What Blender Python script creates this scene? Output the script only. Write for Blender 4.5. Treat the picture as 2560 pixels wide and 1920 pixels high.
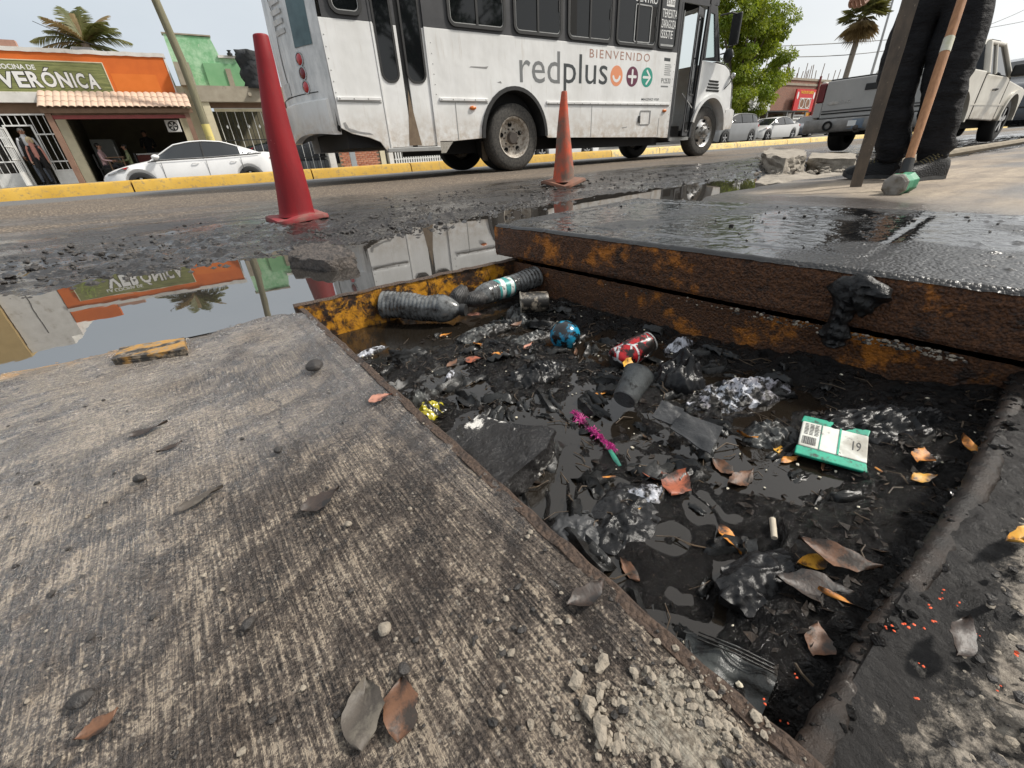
import bpy, bmesh, math, random
import numpy as np
from mathutils import Vector, Matrix
for o in list(bpy.data.objects): bpy.data.objects.remove(o)
S = bpy.context.scene; C = S.collection
R = math.radians; PI = math.pi
# ------------------------------------------------------------------ camera
CAM_F, CAM_PITCH, CAM_ROLL, CAM_YAW, CAM_H = 1028.7, R(29.37), R(-3.287), R(31.39), 0.40
_f = Vector((math.sin(CAM_YAW)*math.cos(CAM_PITCH), math.cos(CAM_YAW)*math.cos(CAM_PITCH), -math.sin(CAM_PITCH)))
_r0 = Vector((math.cos(CAM_YAW), -math.sin(CAM_YAW), 0)); _u0 = _r0.cross(_f)
_r = _r0*math.cos(CAM_ROLL)+_u0*math.sin(CAM_ROLL); _u = -_r0*math.sin(CAM_ROLL)+_u0*math.cos(CAM_ROLL)
cd = bpy.data.cameras.new('camera'); cam = bpy.data.objects.new('camera', cd); C.objects.link(cam)
cd.sensor_fit = 'HORIZONTAL'; cd.sensor_width = 36; cd.lens = 36*CAM_F/2560; cd.clip_start = 0.01; cd.clip_end = 3000
cam.matrix_world = Matrix(((_r.x, _u.x, -_f.x, 0), (_r.y, _u.y, -_f.y, 0), (_r.z, _u.z, -_f.z, CAM_H), (0, 0, 0, 1)))
S.camera = cam
def ray(x, y): return _r*((x-1280)/CAM_F)+_u*(-(y-960)/CAM_F)+_f
def gz(x, y, z=0.0):                      # survey: where a sight line meets the level z
    d = ray(x, y); k = (z-CAM_H)/d.z; return Vector((d.x*k, d.y*k, z))
def gy(x, y, Y):
    d = ray(x, y); k = Y/d.y; return Vector((d.x*k, Y, CAM_H+d.z*k))
def gx(x, y, X):
    d = ray(x, y); k = X/d.x; return Vector((X, d.y*k, CAM_H+d.z*k))
# ------------------------------------------------------------------ sky, sun, exposure
SUN = Vector((.62, -.30, .72)).normalized()
W = bpy.data.worlds.new('World'); S.world = W; W.use_nodes = True
wn = W.node_tree.nodes; wl = W.node_tree.links; wn.clear()
wo = wn.new('ShaderNodeOutputWorld'); bg = wn.new('ShaderNodeBackground'); sky = wn.new('ShaderNodeTexSky')
sky.sky_type = 'NISHITA'; sky.sun_disc = False; sky.sun_elevation = math.asin(SUN.z); sky.sun_rotation = math.atan2(SUN.x, SUN.y)
sky.dust_density = 4.0; sky.air_density = 1.0; sky.ozone_density = 1.0
tc = wn.new('ShaderNodeTexCoord'); mp = wn.new('ShaderNodeMapping'); mp.inputs['Scale'].default_value = (1, 1, 2.6)
nz = wn.new('ShaderNodeTexNoise'); nz.inputs['Scale'].default_value = 1.7; nz.inputs['Detail'].default_value = 6; nz.inputs['Roughness'].default_value = .5
rp = wn.new('ShaderNodeValToRGB'); rp.color_ramp.elements[0].position = .3; rp.color_ramp.elements[0].color = (.70, .70, .70, 1)
rp.color_ramp.elements[1].position = .7; rp.color_ramp.elements[1].color = (.97, .97, .97, 1)
# cloud veil: pale grey, brighter in the part of the sky round the hidden sun
vd = wn.new('ShaderNodeVectorMath'); vd.operation = 'DOT_PRODUCT'; vd.inputs[1].default_value = SUN
mr = wn.new('ShaderNodeMapRange'); mr.inputs[1].default_value = -.5; mr.inputs[2].default_value = 1.0; mr.inputs[3].default_value = 0; mr.inputs[4].default_value = 1
cr = wn.new('ShaderNodeValToRGB'); cr.color_ramp.elements[0].color = (4.7, 5.4, 6.1, 1); cr.color_ramp.elements[1].color = (10.2, 10.2, 10.0, 1)
mx = wn.new('ShaderNodeMix'); mx.data_type = 'RGBA'
wl.new(tc.outputs['Generated'], mp.inputs[0]); wl.new(mp.outputs[0], nz.inputs['Vector']); wl.new(nz.outputs['Fac'], rp.inputs[0])
wl.new(tc.outputs['Generated'], vd.inputs[0]); wl.new(vd.outputs['Value'], mr.inputs[0]); wl.new(mr.outputs[0], cr.inputs[0])
wl.new(rp.outputs[0], mx.inputs[0]); wl.new(sky.outputs[0], mx.inputs[6]); wl.new(cr.outputs[0], mx.inputs[7])
wl.new(mx.outputs[2], bg.inputs[0]); bg.inputs[1].default_value = .098; wl.new(bg.outputs[0], wo.inputs[0])
sd = bpy.data.lights.new('sun', 'SUN'); so = bpy.data.objects.new('sun', sd); C.objects.link(so)
sd.energy = 4.0; sd.angle = R(6); sd.color = (1, .95, .87); so.location = (0, 0, 20)
so.rotation_euler = (-SUN).to_track_quat('-Z', 'Y').to_euler()
S.view_settings.view_transform = 'Standard'; S.view_settings.look = 'None'; S.view_settings.exposure = 0.25; S.view_settings.gamma = 1
S.view_settings.use_curve_mapping = False
S.render.engine = 'CYCLES'
# ------------------------------------------------------------------ helpers: noise
def _hash(ix, iy, seed):
    n = (ix.astype(np.int64)*374761393+iy.astype(np.int64)*668265263+seed*974711) & 0xffffffff
    n = ((n ^ (n >> 13))*1274126177) & 0xffffffff
    return ((n ^ (n >> 16)) & 0xffff)/65535.0
def vnoise(x, y, seed=0):
    ix = np.floor(x); iy = np.floor(y); fx = x-ix; fy = y-iy
    fx = fx*fx*(3-2*fx); fy = fy*fy*(3-2*fy)
    a = _hash(ix, iy, seed); b = _hash(ix+1, iy, seed); c = _hash(ix, iy+1, seed); d = _hash(ix+1, iy+1, seed)
    return a+(b-a)*fx+(c-a)*fy+(a-b-c+d)*fx*fy
def fbm(x, y, sc, octv=4, seed=0, gain=.5):
    x = np.asarray(x, float)*sc; y = np.asarray(y, float)*sc; s = 0; a = 1; t = 0
    for i in range(octv): s = s+a*vnoise(x, y, seed+i*17); t += a; a *= gain; x = x*2.03+5.1; y = y*2.03+1.7
    return s/t
def sstep(a, b, x): t = np.clip((x-a)/(b-a), 0, 1); return t*t*(3-2*t)
# ------------------------------------------------------------------ helpers: mesh building
class MB:
    def __init__(s): s.v = []; s.f = []
    def add(s, vs, fs):
        o = len(s.v); s.v += [tuple(v) for v in vs]; s.f += [tuple(o+i for i in f) for f in fs]; return s
    def box(s, c, d, m=None):
        x, y, z = d[0]/2, d[1]/2, d[2]/2
        vs = [Vector((a*x, b*y, e*z)) for a in (-1, 1) for b in (-1, 1) for e in (-1, 1)]
        if m is not None: vs = [m @ v for v in vs]
        vs = [v+Vector(c) for v in vs]
        return s.add(vs, [(0, 1, 3, 2), (4, 6, 7, 5), (0, 4, 5, 1), (2, 3, 7, 6), (0, 2, 6, 4), (1, 5, 7, 3)])
    def bx(s, x0, x1, y0, y1, z0, z1): return s.box(((x0+x1)/2, (y0+y1)/2, (z0+z1)/2), (abs(x1-x0), abs(y1-y0), abs(z1-z0)))
    def tube(s, pts, r, n=8, cap=True, flat=1.0):
        pts = [Vector(p) for p in pts]; rs = r if isinstance(r, (list, tuple)) else [r]*len(pts); vs = []; fs = []; up = None
        for i, p in enumerate(pts):
            t = (pts[min(i+1, len(pts)-1)]-pts[max(i-1, 0)]).normalized()
            if up is None: up = Vector((0, 0, 1)) if abs(t.z) < .9 else Vector((0, 1, 0))
            a = t.cross(up).normalized(); b = a.cross(t).normalized(); up = b
            for k in range(n):
                g = 2*PI*k/n; vs.append(p+a*math.cos(g)*rs[i]+b*math.sin(g)*rs[i]*flat)
        for i in range(len(pts)-1):
            for k in range(n): k2 = (k+1) % n; fs.append((i*n+k, i*n+k2, (i+1)*n+k2, (i+1)*n+k))
        if cap: fs.append(tuple(range(n))[::-1]); fs.append(tuple((len(pts)-1)*n+k for k in range(n)))
        return s.add(vs, fs)
    def lathe(s, prof, n=24, c=(0, 0, 0), ax='z', cap=False):
        vs = []; fs = []; c = Vector(c); m = len(prof)
        for k in range(n):
            g = 2*PI*k/n
            for r, h in prof:
                p = Vector((r*math.cos(g), r*math.sin(g), h))
                if ax == 'y': p = Vector((p.x, p.z, p.y))
                elif ax == 'x': p = Vector((p.z, p.x, p.y))
                elif ax != 'z': p = ax @ p
                vs.append(c+p)
        for k in range(n):
            k2 = (k+1) % n
            for i in range(m-1): fs.append((k*m+i, k2*m+i, k2*m+i+1, k*m+i+1))
        if cap:
            fs.append(tuple(k*m for k in range(n))[::-1]); fs.append(tuple(k*m+m-1 for k in range(n)))
        return s.add(vs, fs)
    def prism(s, poly, fn, w0, w1):           # poly of (u, v); fn(u, v, w) -> point
        n = len(poly); vs = [fn(u, v, w0) for u, v in poly]+[fn(u, v, w1) for u, v in poly]
        fs = [tuple(range(n))[::-1], tuple(range(n, 2*n))]+[(i, (i+1) % n, n+(i+1) % n, n+i) for i in range(n)]
        return s.add(vs, fs)
    def loft(s, secs, close=False, cap=True):
        n = len(secs[0]); vs = [p for q in secs for p in q]; fs = []; e = n if close else n-1
        for i in range(len(secs)-1):
            for k in range(e): k2 = (k+1) % n; fs.append((i*n+k, i*n+k2, (i+1)*n+k2, (i+1)*n+k))
        if cap and close: fs.append(tuple(range(n))[::-1]); fs.append(tuple((len(secs)-1)*n+k for k in range(n)))
        return s.add(vs, fs)
    def ell(s, c, r, n=12, m=8, mat=None, jit=0, seed=0):
        rnd = random.Random(seed); vs = []; fs = []; c = Vector(c)
        for j in range(m+1):
            t = PI*j/m
            for k in range(n):
                g = 2*PI*k/n; q = 1+(rnd.uniform(-jit, jit) if 0 < j < m else 0)
                p = Vector((r[0]*math.sin(t)*math.cos(g)*q, r[1]*math.sin(t)*math.sin(g)*q, r[2]*math.cos(t)*q))
                vs.append(c+(mat @ p if mat is not None else p))
        for j in range(m):
            for k in range(n): k2 = (k+1) % n; fs.append((j*n+k, (j+1)*n+k, (j+1)*n+k2, j*n+k2))
        return s.add(vs, fs)
OFF = {}
def mesh_of(name, mb, smooth=None):
    me = bpy.data.meshes.new(name); me.from_pydata([tuple(v) for v in mb.v], [], mb.f); me.validate()
    bm = bmesh.new(); bm.from_mesh(me); bmesh.ops.remove_doubles(bm, verts=bm.verts, dist=1e-6); bmesh.ops.recalc_face_normals(bm, faces=bm.faces); bm.to_mesh(me); bm.free()
    if smooth is not None:
        me.polygons.foreach_set('use_smooth', [True]*len(me.polygons))
        if smooth < 180: me.set_sharp_from_angle(angle=R(smooth))
    return me
def put(o, parent=None, label=None, cat=None, group=None, kind=None):
    C.objects.link(o)
    if parent is not None: o.parent = parent; OFF[o] = OFF[parent]
    if label: o['label'] = label
    if cat: o['category'] = cat
    if group: o['group'] = group
    if kind: o['kind'] = kind
    return o
def thing(name, label, cat, loc=(0, 0, 0), rot=(0, 0, 0), group=None, local=False, kind=None):
    o = bpy.data.objects.new(name, None); o.location = loc; o.rotation_euler = rot; o.empty_display_size = .2
    put(o, None, label, cat, group, kind); OFF[o] = Vector((0, 0, 0)) if local else Vector(loc); return o
def obj(name, mb, mat, parent=None, smooth=None, bevel=0, label=None, cat=None, group=None, kind=None, seg=2):
    if parent is not None:
        of = OFF[parent]; mb.v = [tuple(Vector(v)-of) for v in mb.v]; base = None
    elif cat:
        a = np.array(mb.v); b = Vector(((a[:, 0].min()+a[:, 0].max())/2, (a[:, 1].min()+a[:, 1].max())/2, a[:, 2].min()))
        mb.v = [tuple(Vector(v)-b) for v in mb.v]; base = b
    else: base = None
    me = mesh_of(name, mb, smooth); o = bpy.data.objects.new(name, me)
    if mat is not None: me.materials.append(mat)
    put(o, parent, label, cat, group, kind)
    if parent is None: OFF[o] = base if base is not None else Vector((0, 0, 0))
    if base is not None: o.location = base
    if bevel: b = o.modifiers.new('bevel', 'BEVEL'); b.width = bevel; b.segments = seg; b.limit_method = 'ANGLE'; b.angle_limit = R(40)
    return o
def link_copy(src, parent=None, loc=None, rot=None, scale=None, label=None):
    c = src.copy(); C.objects.link(c); c.parent = parent
    if parent is not None: OFF[c] = OFF[parent]
    if loc is not None: c.location = loc
    if rot is not None: c.rotation_euler = rot
    if scale is not None: c.scale = scale
    if label: c['label'] = label
    return c
def np_mesh(name, co, nu, nv, mat, parent=None, attrs=None, smooth=True, **kw):
    """co: (nu*nv,3) lattice, row-major in u"""
    me = bpy.data.meshes.new(name); i = np.arange((nu-1)*(nv-1)); a = i//(nv-1)*nv+i % (nv-1)
    fs = np.stack([a, a+nv, a+nv+1, a+1], 1)
    co = np.asarray(co, float)
    if parent is not None: co = co-np.array(OFF[parent])
    me.vertices.add(len(co)); me.vertices.foreach_set('co', co.ravel())
    me.loops.add(fs.size); me.loops.foreach_set('vertex_index', fs.ravel().astype(np.int32))
    me.polygons.add(len(fs)); me.polygons.foreach_set('loop_start', np.arange(0, fs.size, 4, dtype=np.int32))
    me.update(calc_edges=True)
    if smooth: me.polygons.foreach_set('use_smooth', np.ones(len(fs), bool))
    for k, v in (attrs or {}).items():
        at = me.attributes.new(k, 'FLOAT', 'POINT'); at.data.foreach_set('value', np.asarray(v, np.float32).ravel())
    me.materials.append(mat); o = bpy.data.objects.new(name, me); put(o, parent, **kw)
    if parent is None: OFF[o] = Vector((0, 0, 0))
    return o
# ------------------------------------------------------------------ helpers: materials
class NT:
    def __init__(s, name):
        s.m = bpy.data.materials.new(name); s.m.use_nodes = True; s.t = s.m.node_tree; s.b = s.t.nodes['Principled BSDF']; s._tc = None
    def n(s, typ, props=None, **inp):
        nd = s.t.nodes.new('ShaderNode'+typ)
        for k, v in (props or {}).items(): setattr(nd, k, v)
        for k, v in inp.items():
            sk = nd.inputs[int(k[1:])] if k[0] == 'i' and k[1:].isdigit() else nd.inputs[k.replace('_', ' ')]
            s.put(sk, v)
        return nd
    def put(s, sk, v):
        if isinstance(v, bpy.types.NodeSocket): s.t.links.new(v, sk)
        elif isinstance(v, (tuple, list)) and len(v) == 3 and sk.type == 'RGBA': sk.default_value = (*v, 1)
        else: sk.default_value = v
    def co(s, sc=None, rot=None, out='Object'):
        if s._tc is None: s._tc = s.t.nodes.new('ShaderNodeTexCoord')
        o = s._tc.outputs[out]
        if sc or rot:
            mp = s.n('Mapping', Vector=o)
            if sc: mp.inputs['Scale'].default_value = sc
            if rot: mp.inputs['Rotation'].default_value = rot
            o = mp.outputs[0]
        return o
    def noise(s, scale, detail=4, rough=.55, vec=None, dist=0): return s.n('TexNoise', Vector=vec or s.co(), Scale=scale, Detail=detail, Roughness=rough, Distortion=dist).outputs['Fac']
    def voro(s, scale, vec=None, out='Distance', feature='F1', rnd=1): return s.n('TexVoronoi', {'feature': feature}, Vector=vec or s.co(), Scale=scale, Randomness=rnd).outputs[out]
    def wave(s, scale, vec=None, dist=1, detail=2, dscale=1, prof='SIN', dirn='X'): return s.n('TexWave', {'wave_profile': prof, 'bands_direction': dirn}, Vector=vec or s.co(), Scale=scale, Distortion=dist, Detail=detail, Detail_Scale=dscale).outputs['Fac']
    def rng(s, v, a, b, c=0, d=1): return s.n('MapRange', i0=v, i1=a, i2=b, i3=c, i4=d).outputs[0]
    def mix(s, f, a, b, mode='MIX'):
        nd = s.n('Mix', {'data_type': 'RGBA', 'blend_type': mode}); s.put(nd.inputs[0], f); s.put(nd.inputs[6], a); s.put(nd.inputs[7], b); return nd.outputs[2]
    def math(s, op, a, b=0.0): return s.n('Math', {'operation': op}, i0=a, i1=b).outputs[0]
    def attr(s, name): return s.n('Attribute', {'attribute_name': name}).outputs['Fac']
    def bump(s, h, strength=.3, dist=.01, normal=None):
        nd = s.n('Bump', Height=h, Strength=strength, Distance=dist)
        if normal is not None: s.put(nd.inputs['Normal'], normal)
        return nd.outputs[0]
    def geo(s, out): return s.n('NewGeometry').outputs[out]
    def set(s, **k):
        names = dict(base='Base Color', rough='Roughness', metal='Metallic', normal='Normal', ior='IOR', spec='Specular IOR Level', trans='Transmission Weight', alpha='Alpha', coat='Coat Weight', emit='Emission Color', es='Emission Strength', sheen='Sheen Weight')
        for a, v in k.items(): s.put(s.b.inputs[names[a]], v)
        return s.m
def PM(name, c1, c2=None, scale=6, rough=.6, r2=None, bump=.15, bscale=None, bdist=.01, metal=0, dirt=None, dscale=2.5, dlo=.5, dhi=.7, spec=.5, coat=0, stretch=None):
    t = NT(name); v = t.co(stretch) if stretch else None; n = t.noise(scale, 5, .6, v); c = t.mix(t.rng(n, .3, .7), c1, c2 or tuple(x*.8 for x in c1)); rr = t.rng(n, .3, .7, rough, r2 if r2 is not None else min(1, rough+.12))
    if dirt:
        d = t.rng(t.noise(dscale, 6, .65), dlo, dhi); c = t.mix(d, c, dirt); rr = t.mix(d, rr, (.85, .85, .85))
    nm = t.bump(t.noise(bscale or scale*4, 5, .6), bump, bdist)
    return t.set(base=c, rough=rr, metal=metal, normal=nm, spec=spec, coat=coat)
def rnd_tint(t, col, amt=.25):
    """vary a colour from object to object"""
    oi = t.n('ObjectInfo').outputs['Random']
    return t.n('HueSaturation', Hue=.5, Saturation=1, Value=t.rng(oi, 0, 1, 1-amt, 1+amt), Color=col).outputs[0]
GLASS_DARK = NT('tinted_glass').set(base=(.006, .007, .008), rough=.04, spec=.45)
BLACK = PM('black_rubber_trim', (.012, .012, .012), (.02, .02, .02), 20, .5, .65, .1)
# ------------------------------------------------------------------ helpers: lettering
def text_mb(body, size=1.0, bold=0.0, extrude=0.0, spacing=1.0, shear=0.0):
    cu = bpy.data.curves.new('lettering', 'FONT'); cu.body = body; cu.size = size; cu.offset = bold; cu.extrude = extrude; cu.space_character = spacing; cu.shear = shear; cu.resolution_u = 3
    o = bpy.data.objects.new('lettering', cu); C.objects.link(o); dg = bpy.context.evaluated_depsgraph_get(); me = bpy.data.meshes.new_from_object(o.evaluated_get(dg))
    mb = MB(); mb.add([v.co.copy() for v in me.vertices], [tuple(p.vertices) for p in me.polygons])
    bpy.data.objects.remove(o); bpy.data.curves.remove(cu); bpy.data.meshes.remove(me); return mb
def text_fit(body, u0, u1, v0, v1, fn, bold=0.0, spacing=1.0, ext=.004, shear=0, pad=0):
    """lettering stretched to the box u0..u1, v0..v1; fn(u, v, w) places it, w is depth towards the viewer"""
    mb = text_mb(body, 1.0, 0, .5, spacing, shear); a = np.array(mb.v); lo = a.min(0); hi = a.max(0)
    if bold:
        mb = text_mb(body, 1.0, bold, .5, spacing, shear); a = np.array(mb.v)
    su = (u1-u0)/(hi[0]-lo[0]); sv = (v1-v0)/(hi[1]-lo[1])
    mb.v = [tuple(fn(u0+(x-lo[0])*su, v0+(y-lo[1])*sv, (z+.5)*ext+pad)) for x, y, z in a]; return mb
# ================================================================== setting: ground, road, pit
rnd = random.Random(7)
def zr(x, y):
    """road surface: gutter low along the pavement, crown in mid road, far lane climbing to the right"""
    x = np.asarray(x, float); y = np.asarray(y, float)
    z = np.interp(y, [-50, 1.2, 2.0, 2.55, 3.2, 4.2, 7, 9.5, 12, 12.6, 14, 19, 60], [-.06, -.06, -.03, -.003, .018, .045, .105, .10, .075, -.1, -.22, -.25, -.25])
    z = z-.045*np.exp(-((x-3.4)/1.3)**2-((y-2.75)/.5)**2)
    z = z+sstep(12.3, 13.5, y)*.0145*np.clip(x, 0, 60)
    return np.maximum(z, np.where((x > 5) & (y < 5), np.interp(y, [-9, 1.5, 2.2, 3, 5], [-9, -.06, .03, .08, .08])*sstep(5, 8.5, x)+z*(1-sstep(5, 8.5, x)), z))
# --- ground sheet
t = NT('dusty_ground'); g = t.mix(t.rng(t.noise(.4, 6), .35, .65), (.16, .14, .115), (.11, .1, .09)); GROUND = t.set(base=g, rough=.9)
xs = np.concatenate([-np.geomspace(1200, 30, 8), np.linspace(-20, 80, 12), np.geomspace(100, 1500, 8)]); ys = np.concatenate([-np.geomspace(900, 12, 8), [-6, 12.4, 14, 19, 30], np.geomspace(60, 1500, 8)])
gx_, gy_ = np.meshgrid(xs, ys, indexing='ij'); zz = np.where((gy_ > 1) & (gy_ < 13), -.4, zr(gx_, gy_)-.12)
np_mesh('ground', np.stack([gx_, gy_, zz], -1).reshape(-1, 3), len(xs), len(ys), GROUND, kind='structure')
# --- road
t = NT('worn_asphalt'); wet = t.attr('wet'); v = t.co()
gr = t.voro(48, v); gr2 = t.voro(130, v); patch = t.noise(1.1, 6, .6, t.co((.5, 1.6, 1)))
cellv = t.n('SeparateColor', Color=t.n('TexVoronoi', Vector=v, Scale=48.0).outputs['Color']).outputs[0]; stone = t.mix(t.rng(cellv, .1, .9), (.19, .14, .10), (.60, .49, .36)); dry = t.mix(t.rng(gr, .1, .5), stone, (.085, .065, .048)); dry = t.mix(t.rng(patch, .45, .68, 0, .65), dry, (.10, .085, .07))
wetc = t.mix(t.rng(gr, .05, .45), t.mix(cellv, (.03, .027, .025), (.13, .115, .10)), (.016, .014, .013)); wetc = t.mix(t.rng(t.noise(3.5, 6, .65), .46, .62, 0, .8), wetc, (.03, .027, .026))
far = t.attr('far'); grey = t.mix(t.rng(t.noise(30, 5), .3, .7), (.10, .10, .10), (.145, .14, .135))
c = t.mix(wet, dry, wetc); c = t.mix(far, c, grey)
slick = t.rng(t.noise(2.6, 8, .72, t.co((.6, 1.6, 1))), .44, .53); slick = t.math('MULTIPLY', slick, wet)
rr = t.mix(wet, (.85, .85, .85), (.38, .38, .38)); rr = t.mix(slick, rr, (.07, .07, .07))
h = t.math('ADD', t.math('MULTIPLY', gr, -1.0), t.math('MULTIPLY', gr2, -.4)); h = t.math('MULTIPLY', h, t.math('SUBTRACT', 1.0, t.math('MULTIPLY', slick, .75)))
ROAD = t.set(base=c, rough=rr, normal=t.bump(h, .75, .008), spec=.5)
ux = np.unique(np.concatenate([np.linspace(-60, -6, 10), np.arange(-6, -2.4, .12), np.arange(-2.4, 2.6, .022), np.arange(2.6, 8, .05), np.arange(8, 20, .3), np.linspace(20, 120, 14)]))
uy = np.unique(np.concatenate([np.arange(1.5, 3.4, .02), np.arange(3.4, 5, .035), np.arange(5, 8, .08), np.arange(8, 12.01, .2)])); uy[-1] = 12.05
X, Y = np.meshgrid(ux, uy, indexing='ij')
Z = zr(X, Y)+sstep(1.6, 2.4, Y)*((fbm(X*.7, Y, 1.6, 3, 3)-.5)*.034+(fbm(X*.8, Y, 7, 4, 11)-.5)*.020)*(1-.75*sstep(3.6, 5.5, Y))
lump = sstep(.60, .82, fbm(X, Y, 22, 3, 29)); near = sstep(2.3, 2.6, Y)*(1-sstep(3.2, 4.2, Y)); Z += lump*near*.018
wetm = 1-sstep(3.8, 5.9, Y+(fbm(X*.45, Y, 1.2, 5, 5)-.5)*3.4+np.clip(X-1.5, 0, 9)*-.10)
farm = sstep(8.7, 9.4, Y+(fbm(X, Y, .8, 2, 8)-.5)*.3)
road = np_mesh('road', np.stack([X, Y, Z], -1).reshape(-1, 3), len(ux), len(uy), ROAD, attrs={'wet': wetm, 'far': farm}, kind='structure')
# --- puddle in the gutter
t = NT('puddle_water'); WATER = t.set(base=(.030, .027, .024), rough=.012, ior=4.5, spec=.5, normal=t.bump(t.noise(5, 3, .5), .012, .02))
mb = MB(); mb.add([(-9, 1.38, 0), (.09, 1.38, 0), (.09, 1.44, 0), (1.0, 1.495, 0), (1.6, 1.495, 0), (9, 1.495, 0), (9, 3.4, 0), (-9, 3.4, 0)], [(0, 1, 2, 3, 4, 5, 6, 7)]); obj('puddle', mb, WATER, kind='structure')
# --- far carriageway and far pavement
FARROAD = PM('far_asphalt', (.13, .125, .12), (.19, .18, .165), 8, .85, .95, .3)
mb = MB(); xs = [-80, -10, 10, 20, 40, 60, 150]
for a, b in zip(xs[:-1], xs[1:]): mb.add([(a, 12.45, zr(a, 14)-.02), (b, 12.45, zr(b, 14)-.02), (b, 19.6, zr(b, 19)), (a, 19.6, zr(a, 19))], [(0, 1, 2, 3)])
obj('far_road', mb, FARROAD, kind='structure')
SIDEW = PM('pavement_concrete', (.34, .32, .28), (.26, .24, .21), 4, .85, .95, .2)
mb = MB(); 
for a, b in zip(xs[:-1], xs[1:]):
    za, zb = zr(a, 19), zr(b, 19)
    mb.add([(a, 19.6, za), (b, 19.6, zb), (b, 19.6, zb+.18), (a, 19.6, za+.18), (b, 40, zb+.2), (a, 40, za+.2)], [(0, 1, 2, 3), (3, 2, 4, 5)])
obj('far_pavement', mb, SIDEW, kind='structure')
# --- median: yellow kerb stones and packed top
t = NT('yellow_kerb_paint'); chip = t.rng(t.noise(11, 8, .78), .52, .64, 0, .8); dirt = t.noise(3, 5)
c = t.mix(t.rng(dirt, .3, .7), (.46, .27, .03), (.54, .335, .055)); c = t.mix(chip, c, (.20, .15, .09)); KERB = t.set(base=c, rough=.75, normal=t.bump(t.noise(40, 5), .3, .01))
t = NT('faded_yellow_kerb_paint'); chip = t.rng(t.noise(9, 7, .72), .50, .62)
c = t.mix(t.rng(t.noise(3, 5), .3, .7), (.66, .46, .14), (.72, .56, .24)); c = t.mix(chip, c, (.34, .30, .22)); KERB2 = t.set(base=c, rough=.8, normal=t.bump(t.noise(40, 5), .3, .01))
med = thing('median_kerb', 'long yellow painted kerb of the median behind the bus', 'kerb', (0, 12.1, .05), kind='structure')
del med['category']
x = -20.0; k = 0; rk = random.Random(3); joints = [-14, -11.6, -8.9, -6.4, -3.9, -1.45, 2.02, 4.55, 7.0, 9.5, 12, 14.5, 17, 19.5, 21.6, 23.6, 25.8, 28, 30.5, 33, 36, 39, 42, 46, 50, 55, 60]
for a, b in zip(joints[:-1], joints[1:]):
    mb = MB(); secs = []
    n = 5
    for i in range(n+1):
        xx = a+.015+(b-a-.03)*i/n; z0 = float(zr(xx, 12))-.05; zt = .28+rk.uniform(-.004, .004)
        secs.append([(xx, 12.0, z0), (xx, 12.045, zt-.05), (xx, 12.075, zt-.012), (xx, 12.12, zt), (xx, 12.42, zt+.004), (xx, 12.46, zt-.03), (xx, 12.5, z0-.45)])
    mb.loft(secs, close=True); obj('kerb_stone', mb, KERB if a < 12 else KERB2, med, smooth=35)
# --- near pavement slab at the left of the pit (brushed concrete under a film of mud)
PFL, PFR, PNR, PNL = (Vector(p) for p in ((.107, 1.413, 0), (.945, 1.47, 0), (1.165, .02, 0), (.229, .0, 0)))
def xl(y): return .107+(1.413-y)*(.229-.107)/1.413
def xrr(y): return .945+(1.47-y)*(1.160-.945)/1.45
t = NT('brushed_muddy_concrete'); mud = t.attr('mud'); v = t.co(rot=(0, 0, R(-5)))
m1 = t.n('Mapping', Vector=v); m1.inputs['Scale'].default_value = (290, 15, 1); st = t.n('TexNoise', Vector=m1.outputs[0], Scale=1.0, Detail=5, Roughness=.6, Distortion=.3).outputs['Fac']
m2 = t.n('Mapping', Vector=v); m2.inputs['Scale'].default_value = (16, 240, 1); st2 = t.n('TexNoise', Vector=m2.outputs[0], Scale=1.0, Detail=4, Roughness=.6).outputs['Fac']
cross = t.attr('cross'); stripe = t.mix(cross, st, st2)
grain = t.noise(420, 4, .7); blot = t.noise(26, 6, .65)
mask = t.math('ADD', t.math('MULTIPLY', stripe, .80), t.math('MULTIPLY', grain, .80)); mask = t.math('ADD', mask, t.math('MULTIPLY', blot, .26)); mask = t.math('ADD', mask, t.math('MULTIPLY', t.noise(180, 5, .7), .62)); mask = t.math('SUBTRACT', mask, t.math('MULTIPLY', mud, .19))
exp_ = t.rng(mask, 1.20, 1.31)
conc = t.mix(t.rng(t.noise(70, 5, .7), .3, .7), (.29, .23, .172), (.47, .395, .305)); conc = t.mix(t.rng(t.noise(9, 4), .45, .65, 0, .5), conc, (.26, .21, .16))
film = t.mix(t.rng(t.noise(120, 4, .7), .4, .6), (.080, .064, .052), (.135, .107, .086)); mudc = t.mix(t.rng(t.noise(18, 5), .35, .65), (.028, .024, .022), (.055, .043, .036))
c = t.mix(t.rng(mask, 1.03, 1.15), mudc, film); c = t.mix(exp_, c, conc); spk = t.rng(t.voro(330), .0, .22, 1, 0); c = t.mix(t.math('MULTIPLY', spk, t.rng(t.noise(40, 3), .5, .6)), c, (.02, .017, .015))
av = t.n('TexVoronoi', Vector=t.co(), Scale=210.0); ac_ = t.n('SeparateColor', Color=av.outputs['Color']); agg = t.math('MULTIPLY', t.rng(ac_.outputs[0], .80, .84), t.rng(av.outputs['Distance'], .28, .40, 1, 0)); c = t.mix(t.math('MULTIPLY', agg, .5), c, t.mix(ac_.outputs[1], (.24, .20, .165), (.55, .49, .41))); por = t.math('MULTIPLY', t.rng(ac_.outputs[2], .86, .90), t.rng(av.outputs['Distance'], .2, .3, 1, 0)); c = t.mix(por, c, (.012, .010, .009))
mo = t.rng(t.math('ADD', t.math('MULTIPLY', t.attr('mortar'), .55), t.math('MULTIPLY', t.noise(130, 6, .75), .75)), .62, .70); c = t.mix(mo, c, t.mix(t.rng(t.noise(200, 4), .4, .6), (.17, .143, .112), (.42, .375, .305)))
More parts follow.
